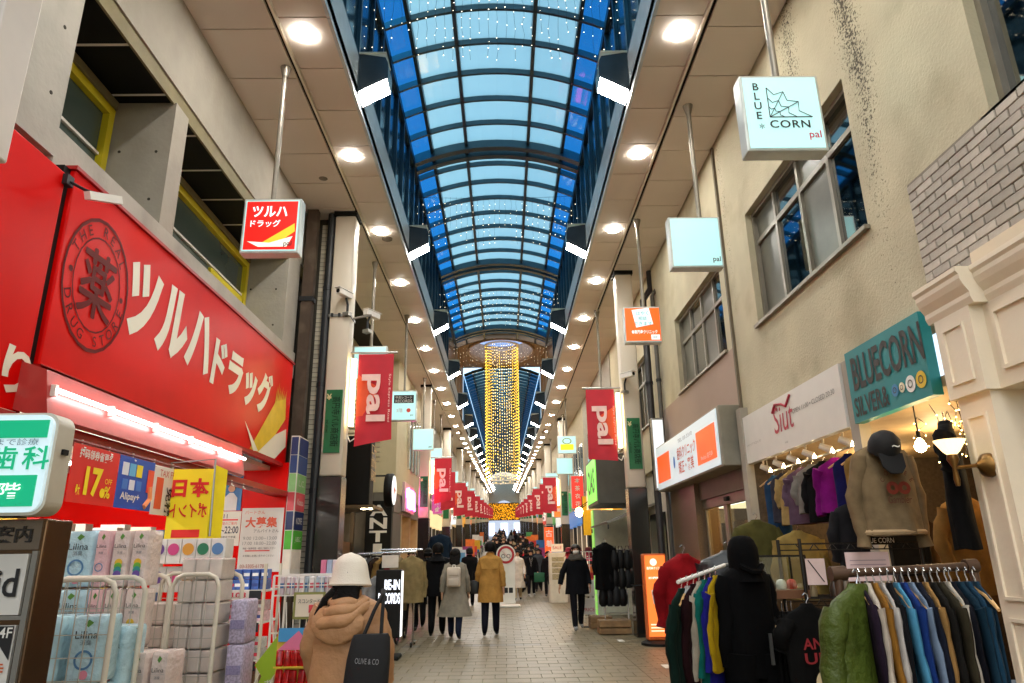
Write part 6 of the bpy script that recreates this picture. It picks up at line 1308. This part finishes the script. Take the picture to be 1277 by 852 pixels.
text('BE-IN', .15, (.06, -.1, 1.08), 'S', E('#eaf0ff', 1.6), rsn, bold=.03, w=.24); text('RECORDS', .16, (.02, -.1, .88), 'S', E('#eaf0ff', 1.6), rsn, bold=.03, w=.34); part('edge_light', G().box(.2, .206, -.1, .1, .32, 1.28), E('#ffffff', 1.2), rsn); flat('paper', -.13, .13, 1.33, 1.52, 0, M('#cfc8bc', .6), rsn)
bcy = thing('parked_bicycle', 'bicycle half hidden behind the chrome rack', 'bicycle', None, (-1.95, 13.9, 0))
for y in (-.5, .5): part('tyre', G().tube([(0, y+.32*math.cos(a*math.pi/10), .34+.32*math.sin(a*math.pi/10)) for a in range(21)], .02, 6), m_blk, bcy)
part('frame', G().tube([(0, -.5, .34), (0, -.1, .8), (0, .35, .8), (0, .5, .34)], .018, 6), m_dkmetal, bcy); part('frame', G().tube([(0, -.1, .8), (0, 0, .3), (0, .35, .8)], .018, 6), m_dkmetal, bcy); part('saddle', G().bev(-.07, .07, -.22, .04, .88, .94, .02), m_blk, bcy); part('handlebar', G().tube([(-.25, .3, 1.0), (0, .38, .98), (.25, .3, 1.0)], .014, 6), m_wirem, bcy)
garment('navy hooded jacket with white lining hung high on the left', 'jacket', (-1.98, 22.0, 2.15), R(0), '#22364c', .62, .8, .14, .66, 1, 0, None)
dmk = thing('display_table', 'white leaflet stand by the far left shops', 'leaflet stand', None, (-1.75, 27, 0)); part('panel', G().bev(-.3, .3, -.05, .05, 0, 1.7, .01), M('#c8d4dc', .5), dmk); flat('poster', -.26, .26, .9, 1.6, -.051, M_('#5a9ac8'), dmk)
# no-smoking sign
ns = thing('no_cycling_sign', 'round white and red no cycling standing sign in the street', 'standing sign', None, (.02, 22.2, 0)); part('board', G().prism([(-.27, .1), (.27, .1), (.27, 1.45)]+[(.3*math.cos(R(a)), 1.5+.3*math.sin(R(a))) for a in range(0, 181, 15)]+[(-.27, 1.45)], 0, .05, 'y'), m_wht, ns)
disc(.26, (0, -.002, 1.5), 'S', M_('#b01c28'), ns, 'red_ring', r0=.19); g = G(); g.bar((-.16, -.008, 1.66), (.16, -.008, 1.34), .05, .004); part('red_bar', g, M_('#b01c28'), ns)
for x in (-.08, .08): disc(.06, (x, -.002, 1.46), 'S', m_bk, ns, 'bicycle_print', r0=.045)
part('base', G().bev(-.42, .42, -.25, .3, 0, .06, .02), m_wht, ns)
for k in range(3): flat('black_square', -.22+.15*k, -.1+.15*k, .4, .55, -.001, m_bk, ns)

# ---- goods stands and projecting signs crowding the far shop fronts
crnd = random.Random(55); SC = ['#e8e4dc', '#d83a30', '#3a78c0', '#e0b030', '#4a9a5a', '#f0f0ec', '#e87830', '#b04a8a']
SCN = {'#e8e4dc': 'off-white', '#d83a30': 'red', '#3a78c0': 'blue', '#e0b030': 'amber', '#4a9a5a': 'green', '#f0f0ec': 'white', '#e87830': 'orange', '#b04a8a': 'purple'}
for s_ in (-1, 1):
    for i in range(12):
        y = (25.5 if s_ < 0 else 21.5)+i*4.4+crnd.uniform(-.6, .6); x = XC+s_*crnd.uniform(2.15, 2.45); c = crnd.choice(SC); side = 'left' if s_ < 0 else 'right'
        t = thing('goods_stand', '%s goods stand along the %s shop fronts, %s from the camera' % (SCN[c], side, ORD[i]), 'goods stand', 'goods stands outside the far shops', (x, y, gz(y)), R(crnd.uniform(-10, 10)))
        part('table', G().bev(-.3, .3, -.35, .35, .55, .6, .01), M('#6b5a48', .6), t)
        for a in (-.26, .26):
            for b_ in (-.3, .3): part('leg', G().bar((a, b_, 0), (a, b_, .55), .035), m_dkmetal, t)
        part('back_board', G().box(-.3, .3, .3, .33, .6, 1.2+.3*(i % 3)), M(c, .5), t)
        for k in range(6): part('goods_box', G().bev(-.08, .08, -.08, .08, 0, .12+.03*(k % 3), .008), M(crnd.choice(SC), .5, var=.3, scale=20), t, False, (-.2+.2*(k % 3), -.22+.24*(k//3), .602))
    for i in range(11):
        y = (32 if s_ < 0 else 23)+i*5.1+crnd.uniform(-1, 1); x = XC+s_*2.95; c = crnd.choice(SC); h = crnd.choice((.6, .9, 1.3)); z = crnd.uniform(2.7, 3.3)+gz(y); side = 'left' if s_ < 0 else 'right'
        t = thing('projecting_sign', '%s projecting shop sign on the %s, %s beyond the near shops' % (SCN[c], side, ORD[i]), 'sign', 'projecting signs on the far shops', (x, y, z))
        part('casing', G().bev(-.26, .26, -.06, .06, 0, h, .015), m_frame, t); part('lit_face', G().box(-.23, .23, -.066, -.06, .03, h-.03), E(c, .8), t)
        for k in range(max(1, int(h/.32))): text(crnd.choice('酒薬衣本花食茶古家美容'), .2, (0, -.066, h-.2-.3*k), 'S', m_bk if c in ('#e8e4dc', '#f0f0ec', '#e0b030') else m_wht, t, bold=.02)
        part('bracket', G().bar((s_*.26, 0, h*.5), (s_*.5, 0, h*.5), .03), m_dkmetal, t)
# ================================================================ people
m_skin = M('#c99a7c', .5, var=.05); m_hairb = M('#0c0908', .6, var=.3, scale=40, bump=.5, bscale=60, spec=.15)
def skin_body(joints, edges, name='body', sub=1):
    me = bpy.data.meshes.new('sk'); me.from_pydata([j[0] for j in joints], edges, []); ob = bpy.data.objects.new('sk', me)
    md = ob.modifiers.new('s', 'SKIN'); md.use_smooth_shade = True; md.branch_smoothing = .4
    for i, j in enumerate(joints): me.skin_vertices[0].data[i].radius = (j[1], j[2] if len(j) > 2 else j[1]); me.skin_vertices[0].data[i].use_root = (i == 0)
    md2 = ob.modifiers.new('u', 'SUBSURF'); md2.levels = sub; md2.render_levels = sub
    return bake(ob)
def pose_body(h=1.68, stride=.0, arms=None, fingers=False, lean=0, sub=1, wid=1.0):
    s = h/1.7; J = []; Ed = []
    def j(x, y, z, r, r2=None, par=None):
        J.append(((x*s, y*s, z*s), r*s, (r2 or r)*s)); 
        if par is not None: Ed.append((par, len(J)-1))
        return len(J)-1
    pel = j(0, 0, .93, .135*wid, .1); sp = j(0, lean*.2, 1.12, .12*wid, .09, pel); ch = j(0, lean*.5, 1.30, .145*wid, .1, sp); nb = j(0, lean, 1.43, .075, .07, ch)
    nk = j(0, lean+.01, 1.50, .05, .05, nb); hd = j(0, lean+.02, 1.60, .082, .092, nk); tp = j(0, lean+.015, 1.665, .055, .06, hd)
    legs = {}
    for sd in (-1, 1):
        st = stride*sd
        hp = j(sd*.09, 0, .86, .098, .098, pel); kn = j(sd*.1, st*.5+.03, .48, .078, .08, hp); an = j(sd*.1, st-(.06 if st < 0 else 0), .12+(.05 if st < 0 else 0), .062, .066, kn); hl = j(sd*.105, st+.04-(.06 if st < 0 else 0), .05+(.03 if st < 0 else 0), .048, .048, an); j(sd*.115, st+.16-(.06 if st < 0 else 0), .035, .042, .032, hl)
        A = (arms or {}).get(sd) or [(.185, 0, 1.385), (.235, -.02-st*.3, 1.12), (.25, .05-st*.6, .88)]
        sh = j(sd*A[0][0], lean*.8+A[0][1], A[0][2], .058, .058, ch); el = j(sd*A[1][0], lean*.5+A[1][1], A[1][2], .044, .044, sh); wr = j(sd*A[2][0], A[2][1], A[2][2], .028, .03, el)
        d = Vector(A[2])-Vector(A[1]); d.normalize(); p = Vector(A[2])+d*.07; pm = j(sd*p.x, p.y, p.z, .034, .02, wr)
        if fingers:
            for k, (off, ln) in enumerate(((-.027, .07), (-.009, .08), (.009, .075), (.026, .06))):
                q = p+d*.045+Vector((0, off, 0)); f1 = j(sd*q.x, q.y, q.z, .0095, .0095, pm); q2 = q+d*ln*.55+Vector((-.01, 0, 0)); f2 = j(sd*q2.x, q2.y, q2.z, .0085, .0085, f1); q3 = q2+d*ln*.45+Vector((-.018, 0, 0)); j(sd*q3.x, q3.y, q3.z, .007, .007, f2)
            q = p-d*.02+Vector((-.01, .035, 0)); f1 = j(sd*q.x, q.y, q.z, .011, .011, pm); q2 = q+d*.045+Vector((-.01, .012, 0)); j(sd*q2.x, q2.y, q2.z, .009, .009, f1)
        else:
            q = p+d*.09; j(sd*q.x, q.y, q.z, .022, .014, pm)
        legs[sd] = (sh, el, wr)
    me = skin_body(J, Ed, sub=sub); return me, J, legs, s
def zone(me, s, mats, trous=.95, top=1.47):
    for m in mats: me.materials.append(m)
    idx = []
    for p in me.polygons:
        c = p.center/s
        if c.z < .085: k = 0
        elif c.z < trous and abs(c.x) < .2: k = 1
        elif c.z > top or (c.z < .9 and abs(c.x) > .2): k = 3
        else: k = 2
        idx.append(k)
    me.polygons.foreach_set('material_index', idx); me.polygons.foreach_set('use_smooth', [True]*len(idx))
def coat_mesh(J, legs, s, hem=.55, flare=1.25, puff=0, wid=1.0, lean=0, seed=0, sleeve=.062, collar=1.505, quilt=.1):
    g = G(); rnd = random.Random(seed); n = 28; ph = [rnd.uniform(0, 6) for _ in range(4)]; rr = []
    prof = [(collar, .074, .08), (1.455, .085, .085), (1.435, .15, .1), (1.405, .205, .125), (1.33, .222, .15), (1.2, .212, .148), (1.08, .205, .145), (.95, .22, .155), (.85, .226, .16)]
    z = .75
    while z > hem+.02: prof.append((z, .226*(1+(flare-1)*(.85-z)/.4), .16*(1+(flare-1)*(.85-z)/.4))); z -= .1
    k = 1+(flare-1)*(.85-hem)/.4; prof = [q for q in prof if q[0] > hem]+[(hem, .226*max(1, k), .16*max(1, k))]
    fine = []
    for a, b in zip(prof, prof[1:]):
        m = max(1, int((a[0]-b[0])/.03))
        for i in range(m): t = i/m; fine.append(tuple(a[q]+(b[q]-a[q])*t for q in range(3)))
    fine.append(prof[-1])
    for zz, rx, ry in fine:
        ring = []; d = max(0, (1.3-zz))
        for i in range(n):
            a = 2*math.pi*i/n; f = 1+.035*d*math.sin(5*a+ph[0])+.03*d*math.sin(8*a+ph[1]+zz*3)+puff*(abs(math.sin(zz*math.pi/quilt))-.4)*(1 if zz < 1.42 else .2)+.012*math.sin(zz*21+4*a+ph[2])
            ring.append((rx*wid*s*f*math.cos(a), (ry*s*f*math.sin(a))+lean*s*max(0, (zz-.9)/.5), zz*s))
        rr.append(ring)
    g.rings(rr)
    for sd in (-1, 1):
        sh, el, wr = [Vector(J[i][0]) for i in legs[sd]]; pts = []; rad = []
        sh = sh+Vector((-sd*.035*s, 0, .0))
        for t in range(0, 15):
            u = t/14; p = sh+(el-sh)*min(1, u*2) if u < .5 else el+(wr-el)*(u-.5)*2*1.0
            pts.append(p); rad.append((sleeve*1.15-(sleeve*.32)*u)*s*(1+puff*1.6*(abs(math.sin(t*1.1))-.4)+.05*math.sin(t*2.1+ph[3]))*(1.05 if wid > 1 else 1))
        g.tube(pts, rad, 12)
    return g
def hair_mesh(s, lean=0, length=0, bun=False, vol=1.0, front=True):
    g = G(); n = 18; rr = []; c = Vector((0, lean+.012, 1.605))
    for k in range(10):
        ph = math.pi*.02+math.pi*.74*k/9; r = .108*vol*math.sin(min(ph, math.pi*.52))*(1-.1*max(0, ph/math.pi-.52)/.24)+.004; z = .115*vol*math.cos(ph); ring = []
        for i in range(n):
            a = 2*math.pi*i/n; y = math.sin(a); rz_ = r*(1.0+.05*math.sin(7*a+k)); zz = z
            if y > .1: zz = max(z, .03)
            if y > .1 and z < .03: rz_ = .1*vol  # face side stays free (front is +y)
            ring.append(((c.x+rz_*math.cos(a))*s, (c.y+rz_*1.08*math.sin(a)-.012)*s, (c.z+zz)*s))
        rr.append(ring)
    g.rings(rr)
    if length:
        rr = []
        for k in range(8):
            t = k/7; w = .095+.03*math.sin(t*2.2)-.03*t; ring = []
            for i in range(14):
                a = 2*math.pi*i/14; ring.append(((c.x+w*(1+.05*math.sin(5*a+k))*math.cos(a))*s, (c.y-.06-.035*t+.05*(1-.2*t)*math.sin(a)-.02*math.sin(t*3))*s, (c.z+.02-length*t)*s))
            rr.append(ring)
        g.rings(rr)
    return g
def face_parts(t, s, lean=0, mask=None):
    y = (lean+.112)*s
    for sd in (-1, 1): g = G(); g.lathe([(.011*s, -.004), (.006*s, .004)], (sd*.034*s, y-.006, 1.605*s), 8, 1); part('eye', g, m_bk, t)
    g = G(); g.add([(0, y-.005, 1.60*s), (-.014*s, y-.01, 1.565*s), (.014*s, y-.01, 1.565*s), (0, y+.014*s, 1.57*s)], [(0,1,3),(0,3,2),(1,2,3)]); part('nose', g, m_skin, t)
    if mask: g = G(); g.rings([[(.062*s*w*math.cos(R(a)), (lean+.02)*s+.098*s*math.sin(R(a))*k, z*s) for a in range(20, 161, 14)]+[(.06*s*w*math.cos(R(a)), (lean+.02)*s+.085*s*math.sin(R(a))*k, z*s) for a in range(160, 19, -14)] for z, w, k in ((1.585, 1.15, 1.05), (1.565, 1.2, 1.18), (1.54, 1.15, 1.12), (1.52, .95, .95))]); part('face_mask', g, mask, t, True)
    else: g = G(); g.box(-.018*s, .018*s, y-.006, y+.001, 1.545*s, 1.55*s); part('mouth', g, M('#8a4a40', .5), t)
    for sd in (-1, 1): g = G(); g.lathe([(.012*s, -.012*s), (.022*s, 0), (.012*s, .012*s)], (sd*.088*s, (lean+.015)*s, 1.59*s), 8, 0); part('ear', g, m_skin, t)
def fabric(c, rough=.85, bump=.3): return M(c, rough, var=.18, scale=9, bump=bump, bscale=22, spec=.15)
def person(label, loc, rz, h=1.68, coat='#111', trous='#15161c', shoes='#101010', hem=.6, hair=0, hairc=None, stride=.18, puff=0, wid=1.0, flare=1.2, mask=None, hat=None, face=False, arms=None, fingers=False, lean=0, seed=0, group='pedestrians in the arcade', sub=1, sleeve=.062, cmat=None, collar=1.505):
    t = thing('person', label, 'person', group, loc, rz); me, J, legs, s = pose_body(h, stride, arms, fingers, lean, sub, wid)
    zone(me, s, [M(shoes, .4), fabric(trous), fabric(coat), m_skin], top=1.46+lean*0); part('body', me, None, t)
    part('coat', coat_mesh(J, legs, s, hem, flare, puff, wid, lean, seed, sleeve, collar), cmat or fabric(coat), t, True)
    if hair is not None: part('hair', hair_mesh(s, lean, hair), M(hairc, .5, var=.2, scale=40) if hairc else m_hairb, t, True)
    if face: face_parts(t, s, lean, mask)
    return t, s, J, legs
# ---- shopper in the tan coat (back view)
tan = M('#b08258', .6, var=.14, scale=7, bump=.75, bscale=13)
t, s, J, legs = person('person in a tan hooded jacket and white felt hat carrying a black tote', (-1.0, 4.72, 0), R(-6), 1.47, '#b8814f', '#22222a', '#2a2a2a', .62, None, None, .1, .025, 1.18, 1.12, fingers=True, seed=3, sub=2, sleeve=.082, cmat=tan, group=None, arms={-1: [(.2, 0, 1.385), (.27, .02, 1.12), (.25, .12, .9)], 1: [(.2, 0, 1.385), (.27, -.02, 1.12), (.27, .05, .88)]})
g = G(); n = 24; rr = []
for r, z in ((.098, 1.36+.02), (.128, 1.375), (.134, 1.385), (.128, 1.40), (.118, 1.43), (.110, 1.47), (.102, 1.51), (.085, 1.545), (.055, 1.565), (.015, 1.573)):
    rr.append([(r*1.02*math.cos(2*math.pi*i/n), .012+r*1.05*math.sin(2*math.pi*i/n), (z-.055)*1.0-.012*math.sin(2*math.pi*i/n)) for i in range(n)])
g.rings(rr); part('felt_hat', g, M('#e6dccb', .9, var=.06, bump=.2, bscale=120), t, True)
part('hair', hair_mesh(s, 0, .30), m_hairb, t, True)
g = G(); g.tube([(-.06, -.07, 1.30), (-.12, -.09, 1.24), (-.17, -.08, 1.16), (-.2, -.05, 1.1)], [.035, .03, .022, .008], 8); g.tube([(-.03, -.085, 1.29), (-.07, -.12, 1.22), (-.10, -.12, 1.13)], [.03, .02, .006], 8); part('loose_hair', g, m_hairb, t, True)
def roll(cx, cy, cz, rx, ry, tube, tilt, back, seed):   # a soft rolled fold round the neck
    rn = random.Random(seed); pts = []; rad = []
    for i in range(37):
        a = 2*math.pi*i/36; bk = max(0, -math.sin(a)); lf = math.cos(a)
        pts.append((cx+rx*lf, cy+ry*math.sin(a)-.03*bk, cz+tilt*lf-back*bk+.008*math.sin(5*a+seed))); rad.append(tube*(1+.35*bk)*(1+.06*math.sin(7*a+seed)))
    return G().tube(pts, rad, 12)
g = G()
for q, (rx, ry, cz, tb_, bk) in enumerate(((.10, .095, 1.235, .026, .01), (.128, .115, 1.212, .03, .03), (.158, .13, 1.182, .032, .06))):
    r_ = roll(-.012*q, -.01, cz, rx, ry, tb_, .018*q, bk, q+2); g.add(r_.v, r_.f)
part('hood', g, tan, t, True)
g = G(); g.rings([[(-.02+w*math.cos(2*math.pi*i/18)+.004*math.sin(i*2.1), -.125-.035*u+d_*math.sin(2*math.pi*i/18), 1.2-.2*u) for i in range(18)] for u, w, d_ in ((0, .12, .03), (.3, .165, .04), (.6, .16, .04), (.85, .12, .03), (1, .06, .012))]); part('hood_back', g, tan, t, True)
g = G(); n = 20; rr = []
for zz, w, d in ((1.005, .115, .03), (.98, .13, .042), (.85, .145, .055), (.7, .15, .06), (.58, .14, .055), (.56, .12, .03)):
    rr.append([(w*math.copysign(abs(math.cos(2*math.pi*i/n))**.6, math.cos(2*math.pi*i/n))*(1+.03*math.sin(zz*40+i)), d*math.sin(2*math.pi*i/n), zz+.012*math.cos(2*math.pi*i/n)) for i in range(n)])
g.rings(rr); tb = part('tote_bag', g, M('#0d0d0f', .8, var=.2, bump=.3, bscale=12), t, True, (.165, -.25, .2), (0, R(4), R(8))); tb.scale = (.86, .86, .86)
g = G(); g.tube([(-.05, 0, .99), (-.0, .02, 1.15), (.04, .07, 1.26), (.03, .15, 1.285), (.02, .22, 1.2)], .014, 6); g.tube([(.07, 0, .99), (.06, .03, 1.12), (.05, .08, 1.26), (.04, .15, 1.285)], .014, 6); part('strap', g, M('#0d0d0f', .8), tb, True); text('OLIVE & CO', .035, (0, -.062, .84), 'S', M_('#8a8a8c'), tb, w=.16)
# ---- walking group
t, s, J, legs = person('person in a long black padded coat walking away beside grey coat', (-1.36, 14.7, 0), R(4), 1.74, '#0c0d10', '#0b0b0d', '#0a0a0a', .72, 0, None, .16, .03, 1.12, 1.02, seed=11, sleeve=.075, arms={-1: [(.19, 0, 1.39), (.25, .03, 1.14), (.17, .2, 1.1)], 1: [(.19, 0, 1.39), (.25, .03, 1.14), (.17, .2, 1.1)]})
g = G(); g.lathe([(.12, 1.48), (.14, 1.44), (.17, 1.40), (.13, 1.36)], (0, -.05, 0), 16); part('hood', g, fabric('#0c0d10'), t, True)
t, s, J, legs = person('person in a long grey coat with a white backpack and long dark hair', (-.97, 14.15, 0), R(-3), 1.62, '#8d8779', '#1a2236', '#0c0c0c', .42, .34, None, -.2, 0, 1.0, 1.5, seed=12, collar=1.46)
g = G(); g.bev(-.13, .13, -.11, .02, 0, .36, .035); bpk = part('backpack', g, M('#cfc3b4', .6, bump=.2), t, True, (.0, -.19, .93)); part('flap', G().bev(-.11, .11, -.125, -.1, .2, .34, .02), M('#d8ccbc', .6), bpk, True); part('pocket', G().bev(-.1, .1, -.13, -.1, .02, .16, .02), M('#c2b6a6', .6), bpk, True); part('handle', G().tube([(-.03, -.02, .35), (-.02, -.02, .4), (.02, -.02, .4), (.03, -.02, .35)], .008, 6), m_wht, bpk)
t, s, J, legs = person('person in a beige trench coat and dark trousers walking away', (-.3, 14.55, 0), R(-2), 1.75, '#b08342', '#12141f', '#0c0c0c', .60, 0, None, .12, 0, 1.0, 1.15, seed=13)
g = G(); g.lathe([(.198, 1.02), (.205, 1.0), (.205, .96), (.198, .94)], n=20, cap=False, sy=.72); part('belt', g, fabric('#a07838'), t, True); g = G(); g.prism([(-.16, 1.24), (.16, 1.24), (.2, 1.43), (-.2, 1.43)], -.155, -.148, 'y'); part('storm_flap', g, fabric('#b88b48'), t)
g = G(); rr = [[(.11*k*math.cos(a*math.pi/6), .05*k*math.sin(a*math.pi/6), z) for a in range(12)] for z, k in ((.2, .7), (.15, 1), (0, 1.15), (-.05, .9))]; g.rings(rr); hb = part('handbag', g, M('#0c0c0e', .5), t, True, (-.32, .05, .82)); part('strap', G().tube([(-.06, 0, .18), (-.03, 0, .36), (.04, 0, .38), (.06, 0, .18)], .008, 5), m_blk, hb)
person('person in black seen between grey coat and beige trench', (-1.12, 22.8, 0), R(5), 1.72, '#0a0a0c', '#0c0c10', '#1a1a1a', .7, .1, None, .2, .0, 1.15, 1.1, seed=14)
t, s, J, legs = person('person in a black coat, scarf and white mask walking towards camera', (1.5, 15.45, 0), R(184), 1.68, '#0b0c11', '#0c0d12', '#8a8a88', .70, .12, '#17110e', .22, 0, 1.05, 1.2, M('#e6e2dc', .7), None, True, {1: [(.185, 0, 1.385), (.3, .02, 1.14), (.36, .02, .9)], -1: [(.185, 0, 1.385), (.24, -.02, 1.12), (.26, .06, .9)]}, True, 0, 15)
g = G(); 
for k in range(3): g.tube([((.115+.014*k)*math.cos(a*math.pi/8)*s, (.01+(.105+.014*k)*math.sin(a*math.pi/8))*s, (1.475-.032*k+.012*math.sin(a*1.3+k))*s) for a in range(17)], .032*s, 8)
part('scarf', g, M('#4a443c', .95, var=.4, scale=40), t, True)
FARP = [('in a white long coat holding a black bag beside the round sign', .42, 25.5, 182, 1.64, '#d2ccc0', '#b8a888', .42, .15), ('in black with a lanyard carrying a navy bag', .98, 27.9, 180, 1.66, '#0c0c10', '#16161c', .75, .15), ('in black carrying a green shopping bag', 1.62, 27.6, 178, 1.60, '#101014', '#101014', .7, 0), ('in a red jacket walking towards camera', .88, 33.5, 182, 1.68, '#b01820', '#15151a', .75, 0), ('in a grey padded jacket behind the green bag', 1.42, 31.2, 180, 1.72, '#3a3c40', '#18181c', .75, 0), ('in a dark coat and pale cap right of the red jacket', 1.2, 36.5, 175, 1.7, '#1a1a1e', '#15151a', .65, 0), ('in a second red coat further back', .72, 41, 180, 1.66, '#a8141c', '#101014', .6, .2), ('in a beige cap and dark coat', .55, 38, 185, 1.7, '#26221e', '#101014', .65, 0)]
for i, (lab, x, y, rz, h, c, tr_, hem, hr) in enumerate(FARP):
    t, s, J, legs = person('person '+lab, (x, y, gz(y)), R(rz), h, c, tr_, '#bbbbbb' if i == 1 else '#101010', hem, hr, None, .15, 0, 1.08, 1.15, face=True, seed=20+i)
    if i == 0: part('handbag', G().bev(-.09, .09, -.04, .04, 0, .2, .02), m_blk, t, True, (-.3, .05, .6))
    if i == 1: part('bag', G().bev(-.14, .14, -.05, .05, 0, .32, .02), M('#1a2440', .7), t, True, (.3, .05, .45)); part('lanyard', G().tube([(-.05, .15, 1.38), (0, .175, 1.05), (.05, .15, 1.38)], .007, 4), m_wht, t)
    if i == 2: part('shopping_bag', G().bev(-.2, .2, -.06, .06, 0, .34, .02), M('#0f5a3a', .6), t, True, (.34, .06, .5))
# ---- crowd further up the street: one figure each, sharing a few body meshes
prnd = random.Random(77); POSE = []
for k in range(4):
    me, J, legs, s = pose_body(1.68, (.18, -.16, .1, .0)[k], sub=0 if k else 0); zone(me, s, [M('#101010', .4), fabric('#14151a'), fabric('#121214'), m_skin]); cm = coat_mesh(J, legs, s, (.7, .6, .45, .75)[k], 1.15, 0, 1.1, 0, k).mesh('coat', True); hm = hair_mesh(s, 0, (0, .2, .3, .05)[k]).mesh('hair', True); POSE.append((me, cm, hm))
for me, cm, hm in POSE: cm.materials.append(fabric('#121214')); hm.materials.append(m_hairb)
CC = [('black', '#0c0c0f'), ('charcoal', '#222226'), ('navy', '#141a2c'), ('dark brown', '#2a1f18'), ('black', '#101012'), ('grey', '#5a5a5c'), ('maroon', '#501018'), ('beige', '#9a8868')]
cnt = 0; YPOS = [34.5, 35.5, 37, 38.2, 39, 40, 41, 42, 30.5, 32.2, 36, 33.3, 43.5, 46.6, 47.8, 52, 55.6, 57, 61, 65, 69, 73, 39.5, 43, 44.5, 46, 47.2, 48.5, 50, 51, 52.5, 53.5, 55, 56.5, 58, 60, 62, 64, 66, 68, 70, 72, 74, 77, 80, 83, 86, 90, 94, 98, 102, 106, 110, 40.5, 45.2, 49.2, 54.2, 59, 63, 67, 71, 75, 79, 84, 88, 92, 96]
for i, y in enumerate(YPOS):
    side = -1 if i % 3 else 1; x = prnd.uniform(-1.2, -.05) if side < 0 else prnd.uniform(.2, 1.75)
    if y < 43: side = 1; x = prnd.uniform(.45, 1.8)
    rz = R(prnd.uniform(-12, 12)+(0 if prnd.random() < .6 else 180)); k = prnd.randrange(4); nm, c = prnd.choice(CC)
    t = thing('person', '%s coated person in the distant crowd, number %d from the camera' % (nm, i+1) if False else 'distant crowd member in a %s coat %s, %s half of the street' % (nm, 'walking away' if abs(rz) < 1 else 'coming nearer', 'left' if side < 0 else 'right'), 'person', 'distant crowd under the far banners', (x, y, gz(y)), rz); sc = prnd.uniform(.93, 1.05); t.scale = (sc, sc, sc)
    me, cm, hm = POSE[k]; part('body', me, None, t); part('coat', cm, [fabric(c)], t); part('hair', hm, None, t)
# staff figure half hidden behind the chrome rack
person('person half hidden behind the chrome clothes rack', (-2.0, 15.6, 0), R(170), 1.62, '#141416', '#101014', '#101010', .7, .1, None, .05, 0, 1.05, 1.1, face=True, seed=31)
person('person in dark clothes just left of the black padded coat', (-1.75, 16.5, 0), R(10), 1.66, '#131316', '#101014', '#101010', .7, .05, None, .1, 0, 1.05, 1.1, seed=32)

# ---------------------------------------------------------------- put every empty at the base of its thing
bpy.data.scenes.remove(SIDE)
bpy.context.view_layer.update()
for o in list(scene.objects):
    if o.type == 'EMPTY' and o.parent is None and o.location.length < 1e-6 and o.children:
        pts = []
        for c in o.children:
            if c.type == 'MESH': pts += [c.matrix_local @ Vector(b) for b in c.bound_box]
        if not pts: continue
        mn = Vector((min(p[i] for p in pts) for i in range(3))); mx = Vector((max(p[i] for p in pts) for i in range(3)))
        b = Vector(((mn.x+mx.x)/2, (mn.y+mx.y)/2, mn.z)); o.location = b
        for c in o.children: c.location = c.location-b
ds.location.x -= .035
